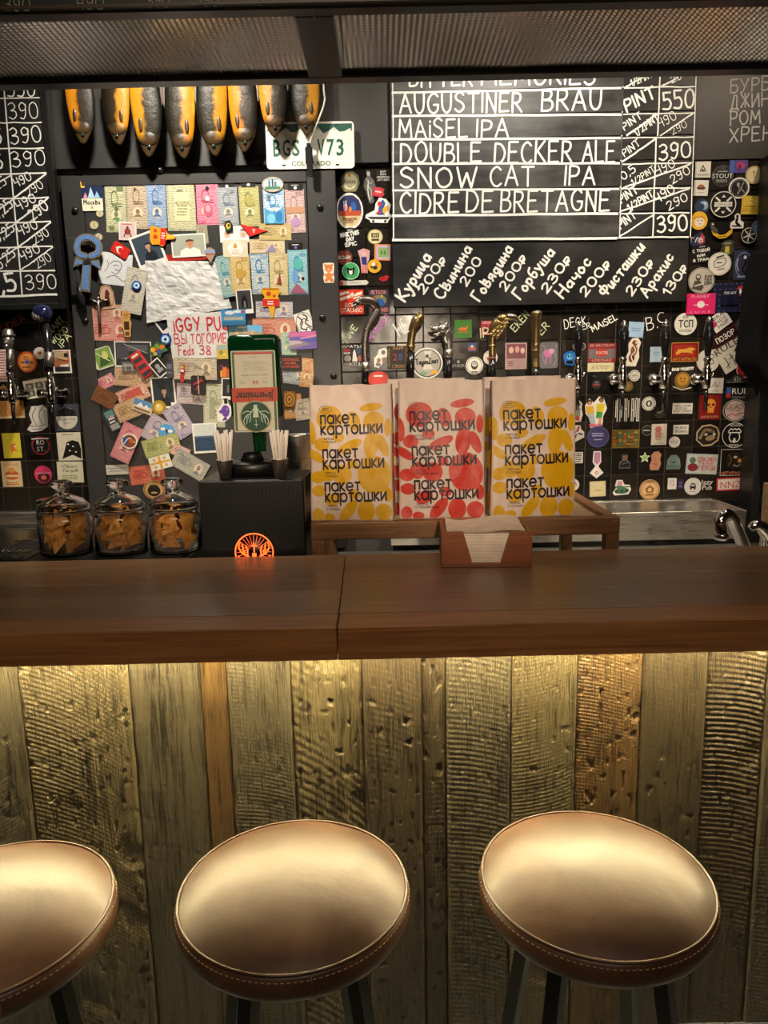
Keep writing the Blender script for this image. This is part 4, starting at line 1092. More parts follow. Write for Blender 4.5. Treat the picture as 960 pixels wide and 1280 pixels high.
for kk_, p in enumerate(out): dpoly(mb, p, yl - .0007 - stag(kk_), ink('cfe0cf'))
out = []; ribbon([(0, cz_ - cr * .65), (0, cz_ - cr * .15)], .0014, out); ribbon([(-.004, cz_ - cr * .5), (.004, cz_ - cr * .5)], .0014, out)
for kk_, p in enumerate(out): dpoly(mb, p, yl - .0007 - stag(kk_), ink('cfe0cf'))
mb.build('paper_label', btl, kind='stuff')

# straw cups
M_cup = metal_mat('steel_cup', (0.62, 0.58, 0.52), 0.42)
M_straw = plain('white_straw_paper', (0.80, 0.72, 0.64), 0.6)
sm = MB(); sm.lathe([(0.0035, 0), (0.0035, 0.100)], M_straw, 8); so = sm.build('paper_straw'); straw = so.data; D.objects.remove(so)
def straw_cup(px, label, sl, grp):
    x = P(px, 580, DY0 + 0.03).x; y = DY0 + 0.030
    mb = MB(); mb.lathe([(0.001, 0.001), (0.0135, 0.001), (0.020, 0.044), (0.0212, 0.045), (0.0205, 0.0465), (0.019, 0.0445), (0.0125, 0.003), (0.001, 0.003)], M_cup, 28)
    o = mb.build('steel_cup', loc=(x, y, dz1 + 0.0002)); tag(o, label, 'cup', 'steel straw cups on the dispenser')
    for k in range(14):
        a = k * 2.4; r = 0.009 * sqrt((k + .5) / 14); lean = 0.008 * sqrt((k + .5) / 14)
        o = D.objects.new('paper_straw', straw); COL.objects.link(o)
        bx = Vector((x + r * cos(a), y + r * sin(a), dz1 + 0.004)); tp = bx + Vector((lean * cos(a) * 1.6, lean * sin(a) * 1.2, 0.1)); d = tp - bx
        o.location = bx; o.rotation_euler = d.to_track_quat('Z', 'Y').to_euler(); o.scale = (.85, .85, random.uniform(1.0, 1.16))
        tag(o, sl, 'straw', grp)
straw_cup(281, 'small steel cup of straws on the dispenser nearer the glass jars', 'white wrapped straw in the steel cup nearer the glass jars', 'straws in the cup nearer the jars')
straw_cup(350, 'small steel cup of straws on the dispenser nearer the yellow bag', 'white wrapped straw in the steel cup nearer the yellow crisp bag', 'straws in the cup nearer the yellow bag')
sx_ = P(371, 590, 1.985).x
mb = MB(); mb.lathe([(0.001, 0.001), (0.026, 0.001), (0.030, 0.10), (0.0335, 0.102), (0.044, 0.218), (0.0455, 0.220), (0.043, 0.217), (0.032, 0.10), (0.001, 0.098)], M_steel, 32)
zz = P(371, 545, 1.985).z - 0.22
o = mb.build('shaker_tin', loc=(sx_, 2.03, WTZ + 0.0005)); tag(o, 'tall steel shaker tin behind the dispenser and yellow bag', 'shaker')
o.scale = (0.95, 0.95, (P(371, 543, 2.03).z - WTZ) / 0.22)

# chrome basin tap at the end of the counter
def faucet(name, label, pts, rad, Y):
    t = thing(name, label, 'tap', (P(pts[0][0], pts[0][1], Y).x, Y, WTZ))
    q = [tuple(P(a, b2, yy)) for a, b2, yy in pts]
    mb = MB(); mb.tube(smooth_path(q, 6), [rad[0] + (rad[1] - rad[0]) * k / (6 * (len(q) - 1)) for k in range(6 * (len(q) - 1) + 1)], M_chrome, 20); child(mb, 'spout', t)
    a = Vector(q[-1]); mb = MB(); mb.lathe([(0.026, WTZ + 0.0003), (0.026, WTZ + 0.01), (0.019, WTZ + 0.016), (0.019, a.z + 0.004)], M_chrome, 28, Matrix.Translation((a.x, a.y, 0))); child(mb, 'body', t)
    return t, q
t, q = faucet('basin_tap', 'thick bent chrome spout beyond the end of the steel drip tray', [(902, 668, 1.90), (900, 652, 1.90), (908, 643, 1.91), (918, 654, 1.93), (932, 688, 1.96)], (0.015, 0.017), 1.9)
mb = MB(); mb.lathe([(0.017, -0.014), (0.018, 0.0), (0.014, 0.004)], M_chrome, 20, Matrix.Translation(q[0])); child(mb, 'nozzle', t)
t, q = faucet('basin_tap', 'chrome lever of the second basin tap at the picture edge', [(938, 661, 1.93), (945, 656, 1.93), (953, 660, 1.94), (962, 672, 1.96)], (0.010, 0.02), 1.93)

# ------------------------------------------------------------------ the big cabinet with rivets
CY = 2.66
c0, c1 = P(75, 215, CY), P(419, 215, CY); ctop = 2.205
cab = thing('riveted_cabinet', 'tall black riveted metal cabinet door covered with banknotes and magnets', 'cabinet', ((c0.x + c1.x) / 2, WY, 0.9))
mb = MB(); mb.box(c0.x, c1.x, CY + 0.004, WY - 0.0005, 0.9, ctop, M_dsteel, 0.003); child(mb, 'body', cab)
ix0, ix1, iz1 = -1.000, -0.238, 2.17
for b_ in ((c0.x, ix0, 0.9, ctop), (ix1, c1.x, 0.9, ctop), (ix0 + .0003, ix1 - .0003, iz1, ctop)):
    mb = MB(); mb.box(b_[0], b_[1], CY - 0.006, CY + 0.0038, b_[2], b_[3], M_dsteel, 0.002); child(mb, 'frame_plate', cab)
mb = MB(); mb.box(ix0 + .002, ix1 - .002, CY - 0.002, CY + 0.0035, 0.9, iz1 - .002, M_dsteel, 0.0015); child(mb, 'door_leaf', cab)
M_rivet = plain('black_rivet', (0.012, 0.012, 0.013), 0.25)
for (px, py) in ((94, 263), (107, 401), (400, 259), (403, 397), (200, 213), (417, 470)):
    p = P(px, py, CY - 0.006); mb = MB(); mb.lathe([(0.012, 0), (0.011, 0.004), (0.007, 0.008), (0.001, 0.0095)], M_rivet, 20, Matrix.Translation((p.x, CY - 0.0062, p.z)) @ Matrix.Rotation(pi / 2, 4, 'X')); child(mb, 'rivet', cab)
a = P(86, 298, CY); b_ = P(100, 371, CY)
mb = MB(); mb.box(a.x, a.x + .034, CY - 0.026, CY - 0.0065, b_.z, a.z, M_dsteel, 0.004); child(mb, 'latch_housing', cab)
mb = MB(); q = P(104, 372, CY); mb.tube([(q.x - .004, CY - .018, q.z + .05), (q.x, CY - .022, q.z), (q.x + .006, CY - .018, q.z - .045)], [0.010, .014, .010], M_rivet, 12); child(mb, 'latch_handle', cab)

# ------------------------------------------------------------------ chalk boards
def board(name, label, x0, x1, z0, z1, Y, frame, mats):
    t = thing(name, label, 'chalkboard', ((x0 + x1) / 2, WY, z0))
    mb = MB(); mb.box(x0, x1, Y, Y + 0.02, z0, z1, mats, 0.001); child(mb, 'slate', t)
    if frame:
        for b2 in ((x1 - .0, x1 + frame, z0 - frame, z1), (x0, x1 - .0002, z0 - frame, z0 - .0002)):
            mb = MB(); mb.box(b2[0] + .0002, b2[1], Y - 0.012, Y + 0.0205, b2[2], b2[3], M_frame, 0.003); child(mb, 'frame_bar', t)
    return t
LY = 2.655
lb = board('price_chalkboard', 'framed chalkboard of prices left of the riveted cabinet', -2.1, P(54.5, 150, LY).x - .001, P(60, 379, LY).z, 2.70, LY, 0.022, M_slate2)
mb = MB()
plane_hand(mb, [('550', 10, 121, 44, 121, 22, 2.4), ('390', 12, 149, 48, 148, 21, 1.8), ('390', 14, 180, 52, 177, 20, 2.2), ('390', 16, 210, 57, 206, 19, 1.9),
 ('490', 21, 234, 40, 224, 11, 1.8), ('290', 37, 246, 55, 234, 11, 1.4), ('490', 24, 263, 46, 252, 12, 2), ('290', 42, 276, 61, 260, 14, 2.4), ('490', 26, 295, 48, 285, 12, 1.9), ('290', 45, 305, 62, 294, 11, 1.4),
 ('490', 29, 326, 51, 315, 12, 1.9), ('290', 48, 336, 65, 325, 12, 1.3), ('390', 33, 362, 71, 360, 19, 1.8), ('5', -6, 180, 2, 180, 18, 3), ('5', -6, 211, 4, 210, 18, 3),
 ('0,25', -14, 245, 9, 230, 12, 2), ('0,25', -4, 276, 17, 258, 13, 2.5), ('0,25', -3, 304, 19, 288, 12, 2.4), ('0,25', 0, 337, 20, 319, 12, 2.2), ('0,5', -14, 368, 21, 364, 24, 4.5)], LY, M_chalk)
child(mb, 'chalk_lettering', lb, kind='stuff')
mb = MB()
plane_lines(mb, [(-40, 124, 50, 122.5, 1.5), (-40, 154, 53, 153, 1.5), (-40, 187, 55, 185, 1.6), (-40, 219, 58, 216, 1.8), (-40, 249, 61, 247, 1.8), (-40, 280, 64, 277, 1.8), (-40, 310, 66, 308, 1.8), (-40, 340, 69, 338, 1.8), (-40, 372, 72, 368, 2.6),
 (5, 114, 28, 369, 1.8), (17, 248, 58, 217, 2), (20, 278, 60, 248, 2), (23, 309, 64, 278, 1.8), (26, 338, 66, 309, 1.5), (-20, 240, 14, 219, 1.6), (-20, 275, 17, 249, 1.6), (-20, 305, 20, 279, 1.6), (-20, 337, 23, 309, 1.6)], LY, M_chalk)
child(mb, 'chalk_lines', lb, kind='stuff')

RY = 2.675
r0, r1 = P(489, 200, RY), P(871, 100, RY)
rz0 = P(680, 380, RY).z
rb = board('menu_chalkboard', 'big chalkboard beer menu above the tap handles', r0.x, r1.x, rz0, 2.62, RY, 0, M_slate2)
rows = [85, 112.5, 143.5, 173.3, 204, 237, 268.5, 299]
z_ = [P(630, r, RY).z for r in rows]; col_x = [r0.x + .001, P(777, 200, RY).x, P(821, 200, RY).x, r1.x - .001]
for i in range(7):
    mb = MB(); mb.box(col_x[0], col_x[1] - .001, RY - 0.005, RY - 0.0002, z_[i + 1] + .0015, z_[i] - .0015, M_slate, 0.0008); child(mb, 'menu_strip', rb)
    mb = MB(); mb.box(col_x[1], col_x[3], RY - 0.004, RY - 0.0002, z_[i + 1] + .0012, z_[i] - .0012, M_slate2, 0.0008); child(mb, 'price_strip', rb)
mb = MB(); T_ = RY - 0.005
plane_hand(mb, [('BITTER', 512, 108.5, 590, 107.5, 24, 3.6), ('MEMORIES', 602, 107, 743, 105.5, 24, 3.8), ('AUGUSTINER', 500, 142, 652, 139, 24, 3.6), ('BRAU', 677, 139, 751, 137, 25, 3.8), ('MAiSEL', 499, 173, 584, 171, 23, 3.4), ('IPA', 596, 171.5, 635, 171, 22, 3.6),
 ('DOUBLE', 501, 204, 601, 203, 25, 3.8), ('DECKER', 618, 203.5, 714, 203, 26, 3.8), ('ALE', 728, 203, 768, 202.5, 26, 3.6), ('SNOW', 501, 235, 595, 234, 25, 4.0), ('CAT', 613, 233, 667, 232, 25, 3.6), ('IPA', 706, 231.5, 743, 231, 23, 3.6),
 ('CIDRE', 501, 267, 573, 266, 26, 3.8), ('DE', 583, 265, 616, 264.5, 26, 3.8), ('BRETAGNE', 626, 264.5, 761, 263, 26, 3.6)], T_, M_chalk)
T2 = RY - 0.004
plane_hand(mb, [('1/2PINT', 790, 108, 816, 96, 8, 1.8), ('25', 840, 104, 852, 98, 8, 1.6), ('PINT', 784, 140, 820, 121, 15, 3.8), ('550', 829, 137, 867, 135, 22, 3.6), ('PINT', 781, 163, 803, 147, 9, 2.2), ('1/2PINT', 796, 171, 824, 149, 9, 2), ('490', 826, 160, 846, 148, 12, 1.3), ('290', 841, 169, 859, 158, 9, 1.0),
 ('PINT', 781, 196, 801, 181, 9, 2), ('390', 824, 200, 863, 197, 20, 3.2), ('0,5', 779, 225, 795, 214, 10, 2), ('1/2PINT', 792, 232, 819, 214, 8, 1.4), ('490', 822, 219, 844, 208, 11, 1.6), ('290', 841, 230, 863, 216, 11, 1.8),
 ('PINT', 777, 254, 798, 240, 10, 2.4), ('1/2PINT', 787, 264, 817, 245, 9, 2.2), ('490', 822, 254, 844, 240, 12, 2.2), ('290', 836, 263, 860, 250, 11, 1.9), ('PINT', 776, 286, 796, 271, 11, 2.2), ('390', 822, 291, 859, 287, 20, 3.4)], T2, M_chalk)
plane_hand(mb, [('Курица', 506, 377, 539, 322, 16, 4.2), ('200₽', 530, 368, 558, 326, 11.5, 3.2), ('Свинина', 554, 375, 590, 312, 15, 3.8), ('200', 583, 358, 602, 326, 11.5, 3.2), ('Говядина', 600, 377, 641, 312, 15, 3.8), ('200₽', 632, 364, 658, 323, 11.5, 3.2),
 ('Горбуша', 650, 374, 693, 316, 15, 3.8), ('230₽', 684, 367, 714, 325, 11.5, 3.2), ('Начос', 704, 373, 739, 328, 15, 3.8), ('200₽', 732, 371, 763, 331, 11.5, 3.2), ('Фисташки', 757, 371, 806, 310, 15, 3.8), ('230₽', 790, 370, 817, 329, 11.5, 3.2), ('Арахис', 809, 372, 842, 322, 14, 3.6), ('130₽', 837, 370, 859, 335, 11.5, 3.2)], RY, M_chalk)
child(mb, 'chalk_lettering', rb, kind='stuff')
mb = MB()
plane_lines(mb, [(490, 116, 777, 110, 2.6), (490, 145, 777, 143, 2.8), (490, 174.5, 776, 172.5, 2.8), (490, 205, 775, 204, 2.6), (490, 238, 774, 236, 2.4), (490, 269.5, 773, 267, 3), (490, 300, 772, 298, 3), (491, 104, 492, 299, 1.4)], T_, M_chalk)
plane_lines(mb, [(778, 110, 870, 108, 1.8), (778, 143, 868, 141, 1.4), (778, 172.5, 867, 171.5, 1.4), (778, 205, 865, 204, 1.6), (776, 236, 863, 235, 1.6), (775, 267, 862, 266, 1.6), (773, 297, 861, 296, 2), (779, 97, 774, 298, 1.8), (825, 96, 822, 170, 1.8), (820, 172, 816, 297, 1.8), (870, 96, 863, 297, 1.2),
 (783, 170, 824, 141, 2.4), (825, 170, 866, 142, 1.6), (777, 203, 820, 173, 2.2), (776, 236, 863, 205, 2), (776, 264, 862, 236, 1.8), (774, 296, 818, 268, 1.8), (780, 110, 803, 97, 2), (826, 108, 848, 97, 2)], T2, M_chalk)
child(mb, 'chalk_lines', rb, kind='stuff')
mb = MB(); BY3 = WY - 0.006
plane_hand(mb, [('БУРБОН', 913, 117, 990, 110, 17, 2.6), ('ДЖИН', 913, 136, 961, 132, 17, 2.6), ('РОМ -', 913, 156, 966, 152, 17, 2.6), ('ХРЕН', 912, 178, 964, 175, 17, 2.6)], BY3, chalk_mat('chalk_grey', (0.5, 0.5, 0.47)))
tag(mb.build('chalk_lettering'), 'column of grey chalk Cyrillic words on the dark panel beyond the menu', 'lettering', kind='stuff')

# ------------------------------------------------------------------ hanging smoked fish
def fish_mat():
    m, nt, b = newmat('smoked_fish_skin')
    tc = nt.nodes.new('ShaderNodeTexCoord'); sp = nt.nodes.new('ShaderNodeSeparateXYZ'); nt.links.new(tc.outputs['Object'], sp.inputs[0])
    f = tex_noise(nt, coords(nt), 26, 5, 0.7); g = tex_noise(nt, coords(nt), 8, 3)
    a = nd(nt, 'ShaderNodeMath', operation='MULTIPLY_ADD'); nt.links.new(f, a.inputs[0]); a.inputs[1].default_value = 0.045; nt.links.new(sp.outputs['X'], a.inputs[2])
    mr = nt.nodes.new('ShaderNodeMapRange'); mr.inputs[1].default_value = -0.036; mr.inputs[2].default_value = 0.058; nt.links.new(a.outputs[0], mr.inputs[0])
    r = ramp(nt, mr.outputs[0], [(0.0, (0.60, 0.42, 0.10)), (0.12, (0.62, 0.36, 0.05)), (0.2, (0.50, 0.19, 0.01)), (0.52, (0.42, 0.17, 0.008)), (0.64, (0.022, 0.013, 0.004)), (1.0, (0.007, 0.006, 0.004))])
    oi = nt.nodes.new('ShaderNodeObjectInfo')
    r2 = ramp(nt, oi.outputs['Random'], [(0, (0.75, 0.95, 0.6)), (1, (1.15, 0.85, 0.6))])
    mx = nd(nt, 'ShaderNodeMix'); mx.data_type = 'RGBA'; mx.blend_type = 'MULTIPLY'; mx.inputs[0].default_value = 0.7
    nt.links.new(r.outputs[0], mx.inputs[6]); nt.links.new(r2.outputs[0], mx.inputs[7])
    # head end darkens to a brown bronze
    hz = nt.nodes.new('ShaderNodeMapRange'); hz.inputs[1].default_value = 0.045; hz.inputs[2].default_value = 0.075; nt.links.new(sp.outputs['Z'], hz.inputs[0])
    m2 = nd(nt, 'ShaderNodeMix'); m2.data_type = 'RGBA'; m2.inputs[6].default_value = (0.05, 0.028, 0.010, 1); nt.links.new(hz.outputs[0], m2.inputs[0]); nt.links.new(mx.outputs[2], m2.inputs[7])
    nt.links.new(m2.outputs[2], b.inputs['Base Color']); setp(b, rough=0.42, spec=0.3); bump(nt, b, f, 0.7, 0.004)
    return m
M_fish = fish_mat(); M_fin = plain('dark_fin', (0.045, 0.022, 0.010), 0.35); M_eye = plain('fish_eye', (0.02, 0.03, 0.035), 0.05)
FYY = 2.60
rail = MB(); rail.tube([(-1.4, FYY, 2.665), (0.0, FYY, 2.665)], 0.006, M_frame, 10)
for x in (-1.3, -0.1): rail.tube([(x, FYY, 2.665), (x, FYY, 2.999)], 0.004, M_frame, 8)
o = rail.build('hanging_rail'); tag(o, 'thin black rail under the ceiling that the smoked fish hang from', 'rail')
def make_fish():
    t = thing('smoked_fish', 'fish', 'fish', (0, 0, 0), group='smoked fish hanging over the cabinet')
    L = 0.40; mb = MB(); n = 20; secs = []
    prof = [(0.0, 0.002), (0.006, 0.010), (0.018, 0.017), (0.038, 0.026), (0.065, 0.036), (0.10, 0.043), (0.15, 0.047), (0.22, 0.046), (0.29, 0.036), (0.34, 0.020), (0.36, 0.012), (0.375, 0.016), (0.40, 0.040)]
    vs = []; fs = []
    for (z, r) in prof:
        d = r * 0.30 if z < 0.35 else 0.004
        for k in range(n):
            a = 2 * pi * k / n; vs.append((r * cos(a) * (1.0 if z < .36 else 1) + (0.004 * sin(z * 14)), -max(d, .003) * sin(a), z))
    for i in range(len(prof) - 1):
        for k in range(n): k2 = (k + 1) % n; fs.append((i * n + k, i * n + k2, (i + 1) * n + k2, (i + 1) * n + k))
    fs.append(tuple(range(n))[::-1]); fs.append(tuple((len(prof) - 1) * n + k for k in range(n)))
    mb.add(vs, fs, M_fish, True); mb.build('body', t)
    mb = MB()   # gill cover: a raised crescent plate
    mb.ball((0.002, -0.0050, 0.058), (0.029, 0.0085, 0.027), M_fish, 18, 10); mb.build('gill_cover', t)
    mb = MB(); mb.ball((-0.016, -0.0125, 0.098), (0.0065, 0.0018, 0.022), M_fin, 10, 8); mb.build('pectoral_fin', t)
    mb = MB(); mb.ball((0.004, -0.0088, 0.030), (0.006, 0.003, 0.006), M_eye, 12, 8); mb.build('eye', t)
    mb = MB(); vs = [(0.044, 0, 0.15), (0.053, 0, 0.17), (0.051, 0, 0.24), (0.040, 0, 0.26), (0.044, .002, 0.15), (0.053, .002, 0.17), (0.051, .002, 0.24), (0.040, .002, 0.26)]
    mb.add(vs, [(0, 1, 2, 3), (7, 6, 5, 4), (0, 4, 5, 1), (1, 5, 6, 2), (2, 6, 7, 3)], M_fin); mb.build('dorsal_fin', t)
    mb = MB(); mb.tube([(0, 0, 0.385), (0, 0, 0.43)], 0.0012, plain('twine', (0.5, 0.42, 0.3), 0.8), 6); mb.build('twine', t)
    return t
fi = make_fish()
FL = ['smoked fish with a broad orange belly, nearest the price chalkboard', 'small dark-sided smoked fish turned the other way, second along the rail', 'long yellow-bellied smoked fish, third along the rail', 'long orange smoked fish facing sideways, fourth along the rail', 'darkest olive smoked fish, fifth along the rail',
      'bright orange spotted smoked fish just before the number plate', 'yellow smoked fish with its head hidden behind the number plate', 'dark orange smoked fish above the cable and number plate']
for i, (px, py, sc, fl, rz) in enumerate([(105, 181, .98, 1, 3), (148, 180, 1.0, -1, -3), (187, 197, 1.06, 1, 3), (229, 197, 1.05, -1, 4), (270, 196, 1.06, -1, 8), (305, 189, 1.03, 1, -2), (343, 172, 1.0, 1, 1), (384, 168, 1.0, -1, -2)]):
    o = fi if i == 0 else copy_tree(fi)
    p = P(px, py, FYY); o.location = (p.x, FYY + (.012 if i % 2 else -.006), p.z); o.scale = (sc * fl, sc, (2.659 - p.z) / 0.43 if True else sc); o.rotation_euler = (0, radians(0), radians(rz)); o['label'] = FL[i]

# ------------------------------------------------------------------ number plate and cable
PLY = 2.655
a, b_ = P(331.5, 152, PLY), P(443, 210, PLY); cx, cz = (a.x + b_.x) / 2, (a.z + b_.z) / 2 - .002; hw, hh = 0.1475, 0.0735
npl = thing('number_plate', 'green and white mountain number plate hung under the fish', 'number plate', (cx, PLY, cz - hh), (0, radians(0.4), 0))
def rr2(hw_, hh_, r, n=5): return rrect(hw_, hh_, r, n)
def prism(mb, poly, y0, y1, m):
    n = len(poly); vs = [(x, y0, z) for x, z in poly] + [(x, y1, z) for x, z in poly]
    mb.add(vs, [tuple(range(n)), tuple(range(n, 2 * n))[::-1]] + [(k, (k + 1) % n, n + (k + 1) % n, n + k) for k in range(n)], m)
mb = MB(); prism(mb, [(x, z + hh) for x, z in rr2(hw, hh, .012)], -0.002, 0, ink('e4e0d2')); mb.build('plate', npl)
mb = MB(); green = ink('22564a')
rim = rr2(hw, hh, .012, 6); rim2 = rr2(hw - .003, hh - .003, .010, 6)
for k in range(len(rim)):
    k2 = (k + 1) % len(rim); dpoly(mb, [(rim[k][0], rim[k][1] + hh), (rim[k2][0], rim[k2][1] + hh), (rim2[k2][0], rim2[k2][1] + hh), (rim2[k][0], rim2[k][1] + hh)], -0.0024, ink('f0ede2'))
sky = [(-hw + .006, 2 * hh - .006), (hw - .006, 2 * hh - .006), (hw - .006, 1.52 * hh)]
for k in range(16):
    x = hw - .012 - k * (2 * hw - .024) / 15; sky.append((x, hh * (1.58 + .16 * noise.noise((k * .9, 3, 1)) + (.14 if k % 3 == 0 else 0))))
sky.append((-hw + .006, 1.5 * hh)); 
for k in range(2, len(sky) - 1): dpoly(mb, [(sky[k][0], 2 * hh - .0065), sky[k], sky[k + 1], (sky[k + 1][0], 2 * hh - .0065)], -0.00215, green)
for k in range(3, len(sky) - 2, 3): dpoly(mb, [(sky[k][0], sky[k][1] - .001), (sky[k][0] + .008, sky[k][1] - .012), (sky[k][0] - .003, sky[k][1] - .008), (sky[k][0] - .009, sky[k][1] - .013)], -0.00225, ink('a9b7b0'))
def tput2(txt, x, z, w_, h_, bold): 
    vs, fs, _ = type_mesh(txt, bold); mb.add([(x + p * w_, -0.0026, z + q_ * h_) for p, q_ in vs], fs, green)
for ch, x in zip('BGS', (-.112, -.080, -.048)): tput2(ch, x, .066, .0125, .0265, .02)
for ch, x in zip('V73', (.036, .068, .100)): tput2(ch, x, .066, .0125, .0265, .02)
tput2('COLORADO', 0.002, .017, .066, .0078, .012)
mb.build('lettering', npl, kind='stuff')
for sx in (-1, 1):
    for sz in (.012, 2 * hh - .012):
        mb = MB(); mb.box(sx * .09 - .006, sx * .09 + .006, -.0028, -.0021, sz - .0025, sz + .0025, M_black); mb.build('mounting_slot', npl)
mb = MB(); CBY = 2.62
cp = [tuple(P(403, 96, CBY)), tuple(P(406, 125, CBY)), tuple(P(398, 150, CBY - .005)), tuple(P(389, 172, CBY)), tuple(P(387, 184, CBY))]
cp[0] = (cp[0][0], cp[0][1], 2.99)
mb.tube(smooth_path([cp[0], tuple(P(404, 96, CBY))] + cp[1:], 5), 0.003, plain('white_cable', (0.62, 0.56, 0.46), 0.4), 8)
cb = thing('hanging_cable', 'pale cable with black plug hanging in front of the number plate', 'cable', tuple(P(386, 222, CBY)))
child(mb, 'wire', cb)
mb = MB(); a = P(386, 184, CBY); mb.box(a.x - .012, a.x + .012, CBY - .009, CBY + .009, P(386, 206, CBY).z, a.z, M_blackplastic, 0.003); mb.box(a.x - .007, a.x + .007, CBY - .006, CBY + .006, a.z, a.z + .012, M_blackplastic, 0.002); child(mb, 'plug_shell', cb)
mb = MB(); mb.box(a.x - .009, a.x + .011, CBY - .007, CBY + .007, P(386, 221, CBY).z, P(386, 206, CBY).z - .0005, M_rivet, 0.002); child(mb, 'plug_socket', cb)

# ------------------------------------------------------------------ stickers, magnets, banknotes ...
LAYERS = {}
def dec_polys(e, hw, hh):
    """one printed element -> (list of 2D polygons in metres, colour)"""
    k = e[0]; mn = min(hw, hh)
    if k == 'r':
        _, cx, cy, w_, h_, col = e[:6]; ro = radians(e[6]) if len(e) > 6 else 0
        pts = [(-w_ * hw, -h_ * hh), (w_ * hw, -h_ * hh), (w_ * hw, h_ * hh), (-w_ * hw, h_ * hh)]
        return [[(cx * hw + x * cos(ro) - y * sin(ro), cy * hh + x * sin(ro) + y * cos(ro)) for x, y in pts]], col
    if k == 'e':
        _, cx, cy, rx, ry, col = e[:6]; return [ell(cx * hw, cy * hh, rx * hw, ry * hh, 18, e[6] if len(e) > 6 else 0)], col
    if k == 'o':
        _, cx, cy, r, wd, col = e
        out = []
        for i in range(24):
            a, b2 = 2 * pi * i / 24, 2 * pi * (i + 1) / 24
            out.append([((cx + q * cos(t)) * hw, (cy + q * sin(t)) * hh) for q, t in ((r - wd, a), (r, a), (r, b2), (r - wd, b2))])
        return out, col
    if k == 'p': return [[(x * hw, y * hh) for x, y in e[1]]], e[2]
    if k == 'l':
        out = []; ribbon([(x * hw, y * hh) for x, y in e[1]], e[2] * mn, out); return out, e[3]
    if k == 'c':
        out = []; ribbon(smooth_path([(x * hw, y * hh) for x, y in e[1]], 4), e[2] * mn, out); return out, e[3]
    if k == 't':
        _, txt, cx, cy, w_, h_, col = e[:7]; ro = radians(e[7]) if len(e) > 7 else 0
        if any('А' <= ch <= 'я' for ch in txt):
            out = hand_polys(txt, -w_ * hw, -h_ * hh, w_ * hw, -h_ * hh, 2 * h_ * hh, min(.34 * h_ * hh, .34 * w_ * hw / max(1, len(txt)) * 2), 0.0)
            return [[(cx * hw + x * cos(ro) - y * sin(ro), cy * hh + x * sin(ro) + y * cos(ro)) for x, y in q] for q in out], col
        vs, fs, _ = type_mesh(txt, 0.0)
        pts = [(x * w_ * hw, y * h_ * hh) for x, y in vs]; pts = [(cx * hw + x * cos(ro) - y * sin(ro), cy * hh + x * sin(ro) + y * cos(ro)) for x, y in pts]
        return [[pts[i] for i in f] for f in fs], col
    if k == 's':
        _, txt, x0, y0, x1, y1, h_, th, col = e; return hand_polys(txt, x0 * hw, y0 * hh, x1 * hw, y1 * hh, h_ * hh, th * mn), col
    if k == 'b':   # rows of small print too fine to read
        _, cx, cy, w_, h_, n, col = e; out = []
        rs = random.Random(int(cx * 50 + cy * 31 + n * 7 + w_ * 91))
        for i in range(n):
            y = (cy + h_ - (i + .5) * 2 * h_ / n) * hh; x = (cx - w_ * rs.uniform(.75, 1)) * hw; xe = (cx + w_ * rs.uniform(.6, 1)) * hw; t = h_ * hh / n * .5
            while x < xe:
                wl = rs.uniform(.12, .4) * w_ * hw; out.append([(x, y - t), (min(x + wl, xe), y - t), (min(x + wl, xe), y + t), (x, y + t)]); x += wl + .06 * w_ * hw
        return out, col
    raise ValueError(k)

def star(cx, cy, r, col, n=5, q=.42, rot=90): return ('p', [(cx + (r if i % 2 == 0 else r * q) * cos(radians(rot + 180 * i / n)), cy + (r if i % 2 == 0 else r * q) * sin(radians(rot + 180 * i / n))) for i in range(2 * n)], col)
def man(cx=0, cy=0, s=1, coat='k', skin='h', hair='k'):
    """head and shoulders"""
    return [('p', [(cx - .7 * s, cy - 1 * s), (cx - .62 * s, cy - .35 * s), (cx - .3 * s, cy - .12 * s), (cx + .3 * s, cy - .12 * s), (cx + .62 * s, cy - .35 * s), (cx + .7 * s, cy - 1 * s)], coat), ('r', cx, cy, .1 * s, .2 * s, skin), ('e', cx, cy + .34 * s, .26 * s, .3 * s, skin),
            ('p', [(cx - .27 * s, cy + .38 * s), (cx - .24 * s, cy + .62 * s), (cx, cy + .7 * s), (cx + .24 * s, cy + .62 * s), (cx + .27 * s, cy + .38 * s), (cx + .2 * s, cy + .5 * s), (cx - .2 * s, cy + .5 * s)], hair),
            ('r', cx - .09 * s, cy + .36 * s, .04 * s, .02 * s, 'k'), ('r', cx + .09 * s, cy + .36 * s, .04 * s, .02 * s, 'k'), ('r', cx, cy + .18 * s, .07 * s, .02 * s, 'R')]
def polaroid(*els, bottom=.72, bg='u'):
    return [('r', 0, .12, .84, .80 * 1.0, bg)] + list(els)
def bank(num='', port=True, inkc='x', side=1):
    d = [('o', 0, 0, .0, .0, inkc)][:0]
    for (x, y, w_, h_) in ((0, .93, .92, .012), (0, -.93, .92, .012), (.92, 0, .012, .93), (-.92, 0, .012, .93)): d.append(('r', x, y, w_, h_, inkc))
    if port: d += [('e', .0, -.32 * side, .48, .24, 'Q'), ('e', 0, -.26 * side, .2, .11, inkc), ('p', [(-.38, -.5 * side), (-.2, -.38 * side), (.2, -.38 * side), (.38, -.5 * side)], inkc)]
    if num: d += [('t', num, .45, .78, .34, .09, inkc), ('t', num, -.5, -.82, .28, .07, inkc)]
    d += [('o', -.1, .38, .34, .08, inkc), ('b', .1, .12, .6, .1, 2, inkc)]
    return d
